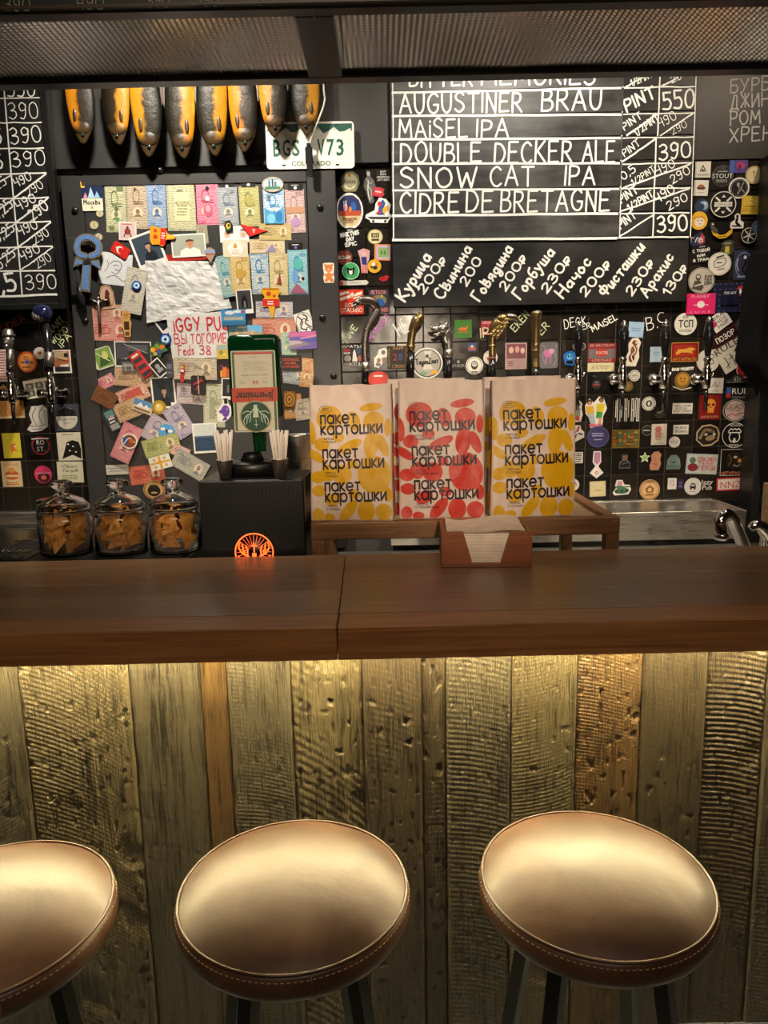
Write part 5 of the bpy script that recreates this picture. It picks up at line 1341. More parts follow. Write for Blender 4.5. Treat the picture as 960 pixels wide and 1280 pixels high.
def bankh(num='', inkc='x'):
    return [('r', 0, .9, .95, .015, inkc), ('r', 0, -.9, .95, .015, inkc), ('e', .5, 0, .24, .62, 'Q'), ('e', .5, .12, .1, .3, inkc), ('p', [(.3, -.62), (.42, -.25), (.58, -.25), (.7, -.62)], inkc), ('o', -.25, 0, .3, .06, inkc), ('b', -.45, .1, .35, .5, 4, inkc)] + ([('t', num, -.72, .6, .18, .2, inkc)] if num else [])

def S(name, cat, label, cx, cy, w_, h_, rot=0, shape='r', base='w', dec=(), Y=WY, th=0.0006, group=None, mat=None, face=None):
    p = P(cx, cy, Y); wm = (P(cx + w_ / 2, cy, Y) - P(cx - w_ / 2, cy, Y)).length; hm = (P(cx, cy + h_ / 2, Y) - P(cx, cy - h_ / 2, Y)).length
    hw, hh = wm / 2, hm / 2
    key = LAYERS.setdefault(Y, []); a_ = radians(abs(rot)); ex = (hw * cos(a_) + hh * sin(a_)) * .92; ez = (hw * sin(a_) + hh * cos(a_)) * .92; off = 0.0003
    for (qx, qz, qex, qez, qo) in key:
        if abs(qx - p.x) < ex + qex and abs(qz - p.z) < ez + qez: off = max(off, qo)
    key.append((p.x, p.z, ex, ez, off + th + 0.0009))
    if shape == 'r': poly = [(-hw, -hh), (hw, -hh), (hw, hh), (-hw, hh)]
    elif shape == 'R': poly = rrect(hw, hh, min(hw, hh) * .3, 4)
    elif shape == 'e': poly = ell(0, 0, hw, hh, 28)
    else: poly = [(x * hw, y * hh) for x, y in shape]
    mb = MB(); bm_ = mat or ink(base); prism(mb, poly, -th, 0, bm_)
    for i, e in enumerate(dec):
        polys, col = dec_polys(e, hw, hh); m = col if not isinstance(col, str) else ink(col)
        y = -th - 0.00010 * (i + 1)
        for kq, q in enumerate(polys):
            if len(q) > 2: mb.add([(a, y - (kq % 9) * .00001 * (e[0] in 'lcst'), b2) for a, b2 in q], [tuple(range(len(q)))], m)
    o = mb.build(name, loc=(p.x, Y - off, p.z), rot=(0, -radians(rot), 0), norecalc=False)
    tag(o, label, cat, group); return o

DY = CY - 0.0022
GN = 'banknotes stuck to the cabinet door'
def N(label, cx, cy, w_, h_, rot, base, inkc, num='', th=0.0003, extra=(), horiz=None):
    hz = (w_ > h_) if horiz is None else horiz
    return S('banknote', 'banknote', label, cx, cy, w_, h_, rot, 'r', base, (bankh(num, inkc) if hz else bank(num, True, inkc)) + list(extra), Y=DY, th=th, group=GN, mat=note_mat(base, inkc))
def Tg(label, cx, cy, w_=18, h_=9, col='w'):
    return S('name_tag', 'tag', label, cx, cy, w_, h_, 0, 'r', 'k', [('b', 0, .45, .6, .2, 1, 'w'), ('e', 0, -.3, .22, .42, col)], Y=DY)
def M_(name, cat, label, cx, cy, w_, h_, rot=0, shape='R', base='w', dec=(), th=0.003, group=None):
    return S(name, cat, label, cx, cy, w_, h_, rot, shape, base, dec, Y=DY, th=th, group=group)
# --- top row
M_('photo_magnet', 'magnet', 'night group photo magnet with a cream caption strip, top corner', 114.5, 245, 29, 37, 0, 'r', 'u', [('r', -.7, .75, .2, .2, 'y'), ('p', [(-.7, -.15), (-.5, .25), (-.3, -.15)], 'p'), ('p', [(-.3, -.15), (0, .6), (.3, -.15)], 'L'), ('p', [(.25, -.15), (.5, .3), (.75, -.15)], 'l'), ('r', 0, -.6, .95, .42, 'c'), ('t', 'Москва', 0, -.42, .7, .16, 'k'), ('t', 'X', 0, -.78, .12, .12, 'k')])
N('green dollar-like banknote at the start of the top row', 145, 260, 26, 61, -2, 'ccc8a4', '6f7a58', '1', extra=[('e', .05, -.05, .2, .1, '5c6a4a'), ('e', .1, -.5, .16, .08, '4f9a5a')])
N('light brown banknote second in the top row', 172, 257, 27, 58, -2, 'c3b59a', '86705c', '', extra=[('e', -.2, .7, .1, .05, 'k')])
N('blue banknote third in the top row', 196, 257, 24, 56, -1, '9fb2c8', '4a6a9a', '000')
N('large cream and grey-green ornate banknote in the top row', 227.5, 258.5, 37, 60, -1, 'd2c9a2', '72816a', '', extra=[('r', 0, 0, .5, .6, 'dbd0a4'), ('t', 'ЛОТЕРЕЯ', 0, .15, .45, .06, '55604a'), ('b', 0, -.15, .4, .25, 4, '8a8a6a')])
N('pink Asian banknote with a portrait in the top row', 259, 255, 30, 53, 1, 'dd8da0', 'b8486a', '100', extra=[('e', .05, -.3, .4, .3, 'c9607c'), ('e', .05, -.22, .2, .16, 'e0a0ac'), ('r', .05, .25, .16, .1, 'w'), ('e', .1, .72, .16, .1, 'k')])
N('grey-blue banknote under the first black tag', 285, 258, 25, 47, 1, 'a9adb0', '717a88', '2')
Tg('black name tag above the grey-blue banknote', 283.5, 231.5)
N('yellow-green banknote under the second black tag', 312, 258, 25, 50, 1, 'c2b878', '7a7f4a', '', extra=[('e', .1, .25, .4, .25, 'a89c58')])
Tg('black name tag above the yellow-green banknote', 310.5, 229.5)
N('white and blue banknote of two hundred in the top row', 342.5, 260, 26, 48, 0, 'd5dcdc', '3f8ac2', '200', extra=[('p', [(-.9, -.9), (.9, -.9), (.9, .1), (.2, -.3), (-.9, .0)], '4f9ccc'), ('e', -.3, -.55, .4, .25, '7fc0dc'), ('e', .45, -.45, .35, .3, '2f78b4'), ('t', '200', -.5, .55, .35, .12, '5a6a88', 90)])
M_('skyline_magnet', 'magnet', 'oval city skyline magnet on the white and blue banknote', 341, 231, 27, 19, 0, 'e', 'b9a58a', [('e', 0, 0, .86, .84, 'a9c8dc'), ('r', -.3, 0, .08, .5, 'x'), ('r', 0, .05, .06, .65, 'd'), ('r', .25, -.05, .1, .4, 'x'), ('r', 0, -.45, .7, .18, '4a7a5a'), ('t', 'CHICAGO', 0, .66, .5, .1, 'k')])
N('pinkish banknote with brown band at the end of the top row', 369, 264, 24, 54, 1, 'cdb4a6', '9a7484', '50', extra=[('r', 0, .05, .9, .14, 'b98a6a'), ('e', 0, -.5, .5, .22, 'b08ab8')])
Tg('black name tag above the last banknote of the top row', 369, 233.5, 19, 9)
for px, py, dd, lb_ in ((125, 267, 9, 'silver coin magnet directly under the group photo magnet'), (118, 281.5, 10.5, 'largest silver coin magnet, middle of the column of three'), (123.5, 296.5, 9.5, 'silver coin magnet just above the blue ornate magnet')):
    M_('coin_magnet', 'coin', lb_, px, py, dd, dd, 0, 'e', 'c8c0a0', [('o', 0, 0, .92, .12, '8f886c'), ('e', 0, .1, .3, .45, 'a49c80'), ('r', 0, -.4, .4, .1, 'a49c80')], group='coin magnets beside the first banknote')
# --- second row
N('small grey banknote peeking out behind the white-shirt photo', 253, 293, 14, 24, 3, 'b0a98c', '6c6a58')
M_('stamp_magnet', 'magnet', 'small pinkish square stamp magnet with a red rider', 160, 289, 22, 23, -3, 'r', 'd9cfc8', [('r', 0, 0, .85, .85, 'cbb5b2'), ('e', 0, -.05, .35, .35, '8f3a30'), ('e', 0, .35, .14, .16, '5a2a22'), ('b', 0, .72, .7, .12, 1, 'r'), ('l', [(-.4, -.6), (-.2, -.1)], .12, '6a2a22'), ('l', [(.4, -.6), (.2, -.1)], .12, '6a2a22')])
S('sketch_sheet', 'drawing', 'white sheet with a pencil drawing of a face beside the blue ornate magnet', 144, 336.5, 42, 40, -8, 'r', 'd7d9dc', [('c', [(-.3, .3), (-.1, .5), (.3, .45), (.35, .1), (.1, -.3), (-.2, -.2)], .05, 'x'), ('c', [(-.6, -.2), (-.4, .2), (-.5, .5)], .04, 'x'), ('c', [(-.1, .2), (.05, .28), (.2, .2)], .04, 'd'), ('c', [(-.5, -.6), (0, -.4), (.5, -.7), (.7, -.5)], .04, 'x'), ('c', [(0, 0), (.15, -.08), (.25, .02)], .04, 'd')], Y=DY)
S('polaroid_photo', 'photo', 'instant photo of a man in dark suit leaning next to the pizza pennant', 186, 313, 37, 44, 18, 'r', 'w', [('r', 0, .1, .84, .78, '3a4654')] + man(.05, .0, .62, '1d242c'), Y=DY)
M_('flag_magnet', 'magnet', 'red flag magnet with white crescent and star', 151, 313, 22, 15, -33, 'R', 'c8261f', [('e', -.05, 0, .42, .6, 'w'), ('e', .08, 0, .34, .48, 'c8261f'), star(-.42, .1, .24, 'w')])
S('red_strip', 'magnet', 'narrow red lettered strip under the white-shirt photo', 236, 321.5, 58, 8, 1, 'r', 'b5231c', [('b', 0, 0, .92, .55, 1, '3a1210')], Y=DY, th=0.001)
S('portrait_photo', 'photo', 'photo of a smiling man in white shirt under the top banknotes', 236, 307, 43, 29, 2, 'r', 'w', [('r', 0, .02, .92, .86, 'a9ac9e')] + man(.08, -.1, .9, 'w', 'c98f6c', '4a3a2c'), Y=DY)
M_('pizza_magnet', 'magnet', 'pizza slice magnet with red ribbon, tilted, on the suited man photo', 204, 296.5, 34, 26, -8, [(-.95, .8), (-.8, .95), (-.2, .75), (.1, .95), (.35, .4), (.98, .15), (.9, -.1), (.3, -.25), (.1, -.95), (-.25, -.8), (-.7, -.9), (-.9, -.5)], 'dc9a1c', [('r', .05, 0, .2, .8, 'cf2a1c'), ('e', -.5, -.1, .17, .22, 'cf3a1c'), ('e', -.55, .5, .14, .18, 'cf3a1c'), ('b', .05, .1, .16, .35, 3, 'w'), ('p', [(.35, .3), (.95, .12), (.35, -.18)], 'f0b93a')])
# --- giant crumpled paper
def crumpled(name, label, cat, corners, Y, base, seed, items=(), amp=0.004, col='k', th_=2.6):
    c = [P(x, y, Y) for x, y in corners]   # tl tr br bl
    cx = sum(q.x for q in c) / 4; cz = sum(q.z for q in c) / 4; n = 26; vs = []; fs = []
    def h(u, v): return 0.0016 + amp * (0.55 + noise.noise((u * 3.4 + seed, v * 3.1, seed))) * .5 + amp * .55 * abs(noise.noise((u * 7 + seed, v * 6 - u * 3, 2.2))) + amp * .25 * noise.noise((u * 17, v * 17, seed))
    def pos(u, v, o=0.0):
        a = c[0].lerp(c[1], u); b2 = c[3].lerp(c[2], u); q = a.lerp(b2, v); return (q.x - cx, -h(u, v) - o, q.z - cz)
    for j in range(n + 1):
        for i in range(n + 1): vs.append(pos(i / n, j / n))
    for j in range(n):
        for i in range(n): a = j * (n + 1) + i; fs.append((a, a + 1, a + n + 2, a + n + 1))
    mb = MB(); mb.add(vs, fs, base, False); t = thing(name, label, cat, (cx, Y - 0.0006, cz)); mb.build('paper_sheet', t)
    if items:
        mb = MB(); mt = ink(col)
        for (txt, xa, ya, xb, yb, hp, tp) in items:
            a = P(xa, ya, Y); b2 = P(xb, yb, Y); s = (P(xa + 10, ya, Y) - P(xa, ya, Y)).length / 10
            for k, poly in enumerate(hand_polys(txt, a.x - cx, a.z - cz, b2.x - cx, b2.z - cz, hp * s, tp * s * .75)):
                mb.add([(q[0], -amp * 1.45 - .001 - stag(k), q[1]) for q in poly], [tuple(range(len(poly)))], mt)
        mb.build('marker_lettering', t, kind='stuff')
    return t
S('polaroid_photo', 'photo', 'dark tilted instant photo half hidden under the red-lettered paper', 204, 400, 22, 32, 36, 'r', 'w', [('r', 0, .12, .8, .78, '26292e'), ('e', .1, .3, .3, .3, '5a5f66')], Y=DY)
crumpled('crumpled_sheet', 'large blank crumpled white paper in the middle of the cabinet door', 'paper', [(182, 326), (270, 327), (290, 385), (184, 404)], DY - .002, paper_mat('white_sheet', (0.72, 0.72, 0.70), 12, .3), 3.1, amp=0.009)
crumpled('lettered_sheet', 'white paper with red marker writing, between crumpled sheet and green bottle', 'note', [(208, 395), (281, 389), (289, 446), (216, 449)], DY - .0085, paper_mat('white_sheet_2', (0.72, 0.71, 0.69), 12, .2), 8.3, [('iGGY', 219, 415, 251, 411, 15, 2.4), ('PUS', 260, 413, 286, 411, 16, 2.4), ('ВЫ', 219, 430, 234, 429, 12, 1.3), ('ТОГОРИЕ', 239, 430, 284, 428, 12, 1.3), ('Feds', 224, 444, 243, 443, 12, 1.3), ('38', 250, 443, 264, 443, 11, 1.3)], amp=0.002, col='cf2234')
LAYERS.setdefault(DY, []).append((P(236, 366, DY).x, P(236, 366, DY).z, .14, .11, 0.010)); LAYERS[DY].append((P(248, 420, DY).x, P(248, 420, DY).z, .105, .08, 0.0125))
# --- left column below the ornate magnet
N('salmon banknote behind the crucifix', 135, 392, 45, 22, -1, 'c9a08c', 'b86a5c', '')
N('pink-red banknote under the salmon one', 138, 413, 50, 26, -3, 'd3a296', 'b9584c', '')
M_('horse_card', 'card', 'rounded card with a brown horse under the pencil drawing', 134, 371, 19, 30, 5, [(-.95, -1), (.95, -1), (.95, .3), (.6, .85), (0, 1), (-.6, .85), (-.95, .3)], 'c9a58c', [('p', [(-.3, -.8), (-.3, 0), (-.1, .5), (.2, .6), (.45, .2), (.3, .1), (.35, -.8)], '5c2e20'), ('o', 0, 0, .92, .06, 'n')], th=.001)
N('cream banknote slanted over the crumpled paper edge with an eye bead', 169, 364, 26, 57, -14, 'd5cdb4', '9a9a9c', '', th=.0005)
def nazar(label, px, py, d):
    M_('eye_bead_magnet', 'magnet', label, px, py, d, d, 0, 'e', '16348c', [('e', 0, 0, .72, .72, '8fd0ea'), ('e', 0, 0, .5, .5, 'f2f2f0'), ('e', 0, 0, .3, .3, '2a6ac0'), ('e', 0, 0, .15, .15, 'k')], th=.005)
nazar('blue eye bead magnet on the slanted cream banknote', 172.5, 357.5, 11.5)
nazar('larger blue eye bead magnet beside the red-lettered paper', 208.5, 424.5, 14.5)
# ornate ankh-like magnet
p = P(113, 333, DY); k_ = (P(123, 333, DY) - P(113, 333, DY)).length / 10
t = thing('ornate_key_magnet', 'blue and gold ornate looped key-shaped magnet on the door edge', 'magnet', (p.x, DY - .0268, p.z))
mb = MB(); gold = plain('old_gold', (0.42, 0.33, 0.20), 0.4, .7); blu = paper_mat('blue_glitter', (0.10, 0.22, 0.48), 300, .8)
def up(px, py): q = P(px, py, DY); return (q.x - p.x, q.z - p.z)
loop = [(111, 322), (103, 319), (100.5, 310), (105, 301), (113, 298.5), (122, 301), (128, 309), (126, 318), (118, 322)]
for wd_, y_, m_ in ((8.5, -.004, gold), (5.5, -.0052, blu)):
    out = []; ribbon(smooth_path([up(*q) for q in loop], 4), wd_ * k_, out); 
    for kq, q in enumerate(out): prism(mb, q, y_ - stag(kq), -stag(kq), m_)
for pts, y_, m_ in (([(108, 329), (118, 329), (117, 367), (104, 365)], -.004, gold), ([(109.5, 331), (116.5, 331), (115.5, 364.5), (106, 363)], -.0052, blu), ([(96, 336), (99, 322), (110, 328), (110, 331)], -.004, gold), ([(131, 340), (127, 326), (117, 328), (117, 331)], -.004, gold), ([(98, 334), (100, 325), (108, 329), (108, 331)], -.0052, blu), ([(129, 338), (126, 328), (119, 329), (119, 331)], -.0052, blu), ([(109, 328), (117, 328), (117, 333), (109, 333)], -.0056, M_black)):
    prism(mb, [up(*q) for q in pts], y_, 0, m_)
mb.build('loop_and_stem', t)
S('round_patch', 'sticker', 'black disc with white numerals inside the looped magnet', 113, 310, 18, 18, 0, 'e', 'k', [('t', '11-11', -.05, .12, .55, .2, 'w')], Y=DY, th=.001)
# crucifix
p = P(125.5, 392, DY)
t = thing('crucifix', 'small dark crucifix with a pale metal figure on the salmon banknotes', 'crucifix', (p.x, DY - 0.0065, p.z))
mb = MB(); dk = plain('dark_walnut', (0.035, 0.014, 0.007), .4); zt, zb_ = P(125, 368, DY).z - p.z, P(128, 416, DY).z - p.z
mb.box(-.0045, .0045, -.005, 0, zb_, zt, dk, .0005); mb.box(-.034, .034, -.005, 0, .038, .047, dk, .0005); mb.build('cross', t, rot=(0, radians(3), 0))
mb = MB(); pew = plain('pewter', (0.45, 0.42, 0.38), .35, .9)
mb.tube([(0, -.008, .045), (0, -.009, .02), (.001, -.008, -.006), (0, -.007, -.045)], [.0035, .0048, .0042, .002], pew, 8); mb.ball((0, -.009, .050), (.004, .004, .005), pew)
for s_ in (-1, 1): mb.tube([(0, -.008, .034), (s_ * .018, -.008, .043), (s_ * .031, -.007, .047)], [.003, .0022, .0018], pew, 6)
mb.build('figure', t, rot=(0, radians(3), 0))
M_('wooden_figure_magnet', 'magnet', 'flat wooden little-man magnet at the end of the salmon banknotes', 160, 405, 13, 33, 0, [(-.5, -1), (.6, -1), (.75, -.4), (.95, .05), (.7, .25), (.85, .6), (.6, .95), (-.6, .95), (-.85, .6), (-.7, .25), (-.95, .05), (-.7, -.4)], 'caa25c', [('e', 0, .6, .6, .28, 'c08a4a'), ('r', 0, -.15, .5, .32, '4a2a18'), ('e', -.2, .65, .08, .05, 'k'), ('e', .2, .65, .08, .05, 'k'), ('r', 0, -.75, .4, .15, '6a4424')], th=.004)
# --- middle-left
M_('photo_magnet', 'magnet', 'tilted green garden photo magnet below the salmon banknotes', 129, 447.5, 25, 26, 16, 'R', 'd7dcc8', [('r', .08, .02, .84, .9, '7a9a4a'), ('p', [(-.6, -.8), (-.2, .2), (.1, -.2), (.3, .6), (.8, -.6)], '3c5a2a'), ('e', .3, .2, .3, .4, 'c8c87a'), ('l', [(-.5, .6), (.6, -.5)], .08, 'e4e2c0')])
N('beige banknote under the black-and-white street photo', 168, 471, 48, 24, -4, 'c8a884', '9a7a58', '')
S('street_photo', 'photo', 'black-and-white group photo behind the red bus magnet', 167, 443, 46, 32, -2, 'r', 'w', [('r', 0, .02, .94, .90, '2a2b30'), ('e', -.6, -.1, .12, .3, 'x'), ('e', -.4, -.12, .12, .3, '8f8f8c'), ('r', .2, .5, .6, .25, '55575c'), ('p', [(-.9, .9), (-.3, .6), (-.2, -.2), (-.9, -.4)], '44464c'), ('l', [(-.5, .8), (.8, .1)], .06, 's')], Y=DY)
M_('pewter_magnet', 'magnet', 'small grey relief magnet beside the red bus magnet', 162, 458.5, 17, 12, 0, 'r', 'x', [('r', 0, .3, .85, .2, 's'), ('r', 0, -.3, .85, .2, '55534c'), ('r', -.5, 0, .1, .8, 's'), ('r', .5, 0, .1, .8, 's')])
# bus
p = P(178, 456, DY); wm, hm = 16 * k_, 34 * k_
t = thing('bus_magnet', 'red double-decker bus magnet tilted on the street photo', 'magnet', (p.x, DY - .0042, p.z), (0, -radians(32), 0))
mb = MB(); redm = plain('bus_red', (0.52, 0.03, 0.03), .3); mb.box(-wm / 2, wm / 2, -.012, 0, -hm / 2, hm / 2, redm, .002); mb.build('body', t)
for zz_ in (-.36, -.08, .20):
    mb = MB(); mb.box(-wm * .36, wm * .36, -.0132, -.0121, (zz_ - .07) * hm, (zz_ + .07) * hm, plain('bus_window', (0.05, 0.05, 0.06), .2), .0004); mb.build('window', t)
mb = MB(); mb.box(-wm * .3, wm * .3, -.0132, -.0121, hm * .34, hm * .42, ink('e6dcc0')); mb.build('sign', t)
M_('fruit_magnet', 'magnet', 'colourful lumpy wreath magnet above the tilted small photo', 200, 437, 25, 22, 15, [(-.95, 0), (-.6, .6), (-.2, .5), (.1, .95), (.4, .5), (.9, .6), (.75, 0), (.95, -.5), (.3, -.5), (0, -.95), (-.4, -.6), (-.8, -.7)], '3f5a3a', [('e', -.5, .1, .25, .28, 'y'), ('e', 0, .35, .25, .3, '6f9a3a'), ('e', .45, .1, .28, .28, 'o'), ('e', .05, -.3, .25, .25, 'b'), ('e', -.4, -.4, .2, .2, 'q'), ('e', .6, -.2, .18, .2, 'g'), ('e', -.1, 0, .16, .16, 'r')], th=.006)
S('small_photo', 'photo', 'small tilted black-and-white face photo beside the bus magnet', 201, 460, 15, 22, 38, 'r', 'w', [('r', 0, 0, .84, .86, '1c1c1e'), ('e', 0, .2, .4, .3, 's'), ('r', 0, -.3, .5, .2, 's')], Y=DY)
S('small_bottle_magnet', 'magnet', 'small dark blue-grey tube magnet beside the bearded man photo', 215, 463, 8, 19, 0, 'R', '3d4048', [('r', 0, .5, .7, .3, '5f6a7c'), ('r', 0, -.3, .7, .1, 'x')], Y=DY, th=.003)
N('pale banknote holding the small red figure magnet', 245, 461, 54, 27, -2, 'c9bda4', '8f8070', '', extra=[('l', [(-.1, .5), (.6, -.3)], .05, 'x'), ('l', [(0, .2), (.7, -.5)], .05, 'x')])
N('lilac-grey banknote beside the bearded man photo', 239, 492.5, 36, 25, -5, 'c6b9ae', '8a7a92', '')
N('tall cream banknote under the purple fish sticker', 268, 507, 27, 54, -3, 'cdc8ae', '8c8f74', '', extra=[('r', -.2, -.1, .25, .5, '9a9c80')])
M_('red_figure_magnet', 'magnet', 'tiny red and white figure magnet on the pale banknote', 229.5, 467, 7, 23, -5, [(-.4, -1), (.7, -.9), (.5, -.3), (.95, .2), (.6, .95), (-.3, .95), (-.6, .2), (-.9, -.4)], 'b32a22', [('r', 0, .3, .5, .12, 'w'), ('r', 0, .05, .5, .1, 'u'), ('e', 0, .7, .4, .15, 'y')], th=.004)
M_('dark_card', 'card', 'black rounded card with a red splash between the banknotes', 249, 481.5, 18, 24, -3, 'R', '1c1214', [('l', [(-.6, .1), (.6, .5)], .18, 'b02a28'), ('l', [(0, .9), (.1, -.9)], .1, 'd8b8b0'), ('l', [(-.3, -.5), (.4, .7)], .12, 'b02a28')], th=.0015)
S('polaroid_photo', 'photo', 'instant photo of a bearded man against dark background', 205, 491, 30, 39, 2, 'r', 'w', [('r', 0, .14, .86, .78, '1d2c34')] + man(.05, -.15, .72, '10161b', 'b58a70'), Y=DY)
N('small pink banknote above the brown leather card', 131, 478, 26, 15, 24, 'd9a0a0', 'b85a6a', '')
N('cream and red banknote in the fan below the beige one', 167, 493, 40, 20, 20, 'd8c0a4', 'b8443c', '', extra=[('r', .1, 0, .5, .6, 'c2584c')])
N('yellowish banknote lowest in the fan of notes', 164, 511, 40, 23, 20, 'd0b088', '9c7a50', '')
M_('leather_card', 'card', 'brown leather-like card at the end of the fan of notes', 132, 497, 29, 20, -30, 'r', '7a4c2c', [('o', 0, 0, .85, .05, '5a3418'), ('b', 0, 0, .5, .3, 3, '55301a')], th=.001)
M_('ship_magnet', 'magnet', 'tilted magnet of white boats on the fan of notes', 180, 508, 25, 15, -22, 'r', 'c8b898', [('p', [(-1, -.1), (1, .2), (1, 1), (-1, 1)], '5a8ab8'), ('p', [(-.7, -.3), (-.3, .6), (.1, -.2)], 'w'), ('p', [(0, -.3), (.3, .5), (.7, -.2)], 'w'), ('r', 0, -.6, .8, .12, 'n')])
M_('gold_disc_magnet', 'magnet', 'shiny gold disc magnet under the bearded man photo', 200, 509, 17.5, 17.5, 0, 'e', 'b89a30', [('o', 0, 0, .9, .14, '8a6c18'), ('e', 0, 0, .5, .55, 'd8c070'), ('e', -.1, .2, .2, .2, 'efe2a0')])
M_('mug_magnet', 'magnet', 'grey glass mug magnet below the leather card', 142, 525, 14, 28, 22, 'R', '3a3f44', [('r', 0, .55, .8, .3, '5f8a8c'), ('b', 0, 0, .6, .3, 2, 'w'), ('r', 0, -.6, .8, .25, 's'), ('r', .2, .3, .3, .1, 'p')], th=.005)
N('pink banknote with an emblem magnet, leaning', 160, 553, 25, 48, -27, 'dc9c9c', 'b85468', '')
M_('emblem_magnet', 'magnet', 'round white ringed emblem magnet on the leaning pink banknote', 164, 551, 20, 19, 0, 'e', 'w', [('e', 0, 0, .84, .84, '8a4a30'), ('r', -.5, .1, .3, .45, '2a5a94'), ('c', [(-.7, -.3), (0, .4), (.7, -.2)], .14, 'w'), ('e', .3, 0, .25, .3, 'c8602c')])
N('lilac banknote fallen diagonally toward the sea photo', 226, 526, 25, 41, 30, 'bdb4bc', '7f7498', '5')
N('grey lilac banknote carrying the round tower magnet', 197, 537, 28, 33, -33, 'c2b8bc', '8c7c92', '')
M_('tower_magnet', 'magnet', 'round blue sky magnet with a dark tower', 210, 539.5, 20, 20, 0, 'e', '4f9ad0', [('e', -.4, .4, .3, .2, 'w'), ('e', .5, .1, .3, .2, 'w'), ('r', .05, -.2, .07, .55, '2a2c30'), ('e', .05, .1, .14, .14, '2a2c30'), ('p', [(-.8, -.5), (.8, -.5), (.45, -.85), (-.45, -.85)], '6a6a5a')])
N('green banknote below the round tower magnet', 204, 556, 46, 22, 13, 'b8b878', '7c8450', '')
N('pale pink banknote end sticking out by the green one', 228, 564, 22, 14, -25, 'd8b4aa', 'b07a7a', '')
N('lilac-green banknote sliding down behind the third jar', 240, 580, 44, 24, -32, 'b4b49c', '7c7c84', '2')
N('red-orange banknote behind the glass jars', 184, 593, 44, 23, 5, 'd07a5a', 'b03c30', '')
M_('cross_card', 'card', 'white card with an orange cross over the red-orange banknote', 203, 577, 27, 17, 13, 'r', 'dcd8c8', [('r', 0, 0, .92, .13, 'd99a1c'), ('r', 0, 0, .1, .9, 'd99a1c'), ('e', 0, 0, .2, .3, 'd99a1c'), ('e', -.5, .5, .12, .2, 'q'), ('e', .5, .5, .12, .2, 'q'), ('e', .5, -.5, .12, .2, 'q'), ('e', -.5, -.5, .12, .2, 'q')], th=.0008)
M_('white_strip_magnet', 'magnet', 'narrow off-white strip magnet above the middle jar knob', 147, 587, 28, 12, 1, 'r', 'cfcabc', [('r', 0, .3, .9, .08, 's'), ('b', 0, -.2, .8, .3, 2, 's')])
M_('wreath_magnet', 'magnet', 'round wooden wreath magnet with a dark centre between two jars', 193, 612, 27, 24, 0, 'e', 'c0985c', [('e', 0, -.1, .6, .6, '1a1412'), ('b', 0, .45, .45, .15, 1, '4a2c14'), ('o', 0, 0, .95, .12, '8c6434'), ('e', 0, -.3, .3, .1, 'c0985c')])
S('sea_photo', 'photo', 'white-framed photo of dark sea and pale sky', 258.5, 547, 30, 37, 2, 'r', 'w', [('r', 0, .5, .88, .40, 'c9d2cc'), ('r', 0, -.35, .88, .50, '24405a'), ('r', 0, .1, .88, .06, '4a6a84'), ('l', [(-.6, -.4), (.5, -.3)], .04, '3c5c78'), ('l', [(-.3, -.6), (.7, -.55)], .04, '3c5c78')], Y=DY)
S('fish_sticker', 'sticker', 'purple bottle-shaped fish sticker beside the green bottle', 281, 513, 21, 30, 0, [(-.9, -.9), (-.2, -1), (.3, -.8), (.7, -.5), (.95, .1), (.5, .6), (.45, 1), (-.1, 1), (-.2, .6), (-.8, .1), (-.95, -.4)], 'w', [('e', .1, -.05, .5, .5, '6a3fa0'), ('r', .2, .75, .2, .2, 'k'), ('p', [(-.4, -.85), (.3, -.8), (.05, -.45)], '6a3fa0'), ('e', .3, .1, .07, .05, 'w'), ('p', [(-.75, -.1), (-.3, .15), (-.4, -.3)], '6a3fa0')], Y=DY)
S('polaroid_photo', 'photo', 'dark narrow instant photo tucked beside the bottle label', 284, 486, 14, 27, -4, 'r', 'w', [('r', 0, .1, .8, .8, '1c2026'), ('r', .2, 0, .2, .35, 'x')], Y=DY)
M_('photo_magnet', 'magnet', 'orange and violet night city magnet beside the bottle', 281, 462, 17, 21, 0, 'r', '3c2230', [('r', 0, -.3, .3, .6, 'd9762a'), ('r', -.5, -.5, .15, .4, 'e3a02e'), ('r', .5, -.4, .15, .5, 'c85a2a'), ('e', -.4, .5, .3, .2, '6a3a5c')])
M_('photo_magnet', 'magnet', 'small yellow field magnet next to the red-lettered paper', 279, 440, 14, 18, 0, 'r', 'c8ac4a', [('r', 0, .6, .9, .3, '9ab0b8'), ('e', -.2, -.1, .4, .3, '8a8a3a'), ('e', .3, -.4, .3, .2, 'd8c87a')])
# --- right of the crumpled sheet
N('blue-green banknote leaning at the crumpled sheet corner', 283, 346, 18, 52, 10, 'a8bcb0', '4f8c9c', '')
M_('spinning_top_magnet', 'magnet', 'brown wooden spinning top magnet on the crumpled sheet corner', 264, 320, 14, 20, 0, [(-.3, .95), (.3, .95), (.95, .45), (.9, .1), (.3, -.6), (0, -1), (-.3, -.6), (-.9, .1), (-.95, .45)], 'b08a78', [('r', 0, .5, .85, .2, '8a9ac0'), ('r', 0, .1, .8, .06, '7a4a34')], th=.006)
N('gold banknote first in the middle row beside the crumpled sheet', 301.5, 344, 24, 48, 1, 'd6c088', 'b08c3c', '20', extra=[('e', 0, .05, .5, .25, 'c09a48')])
N('white and blue banknote second in the middle row', 325, 342, 24, 51, 0, 'ccd0cc', '4f88ac', '100')
N('cream banknote with a red tower in the middle row', 348, 343, 24, 52, -1, 'd4c49c', 'a8985c', '100', extra=[('p', [(-.15, -.5), (.35, -.5), (.15, .1)], '8c3c30')])
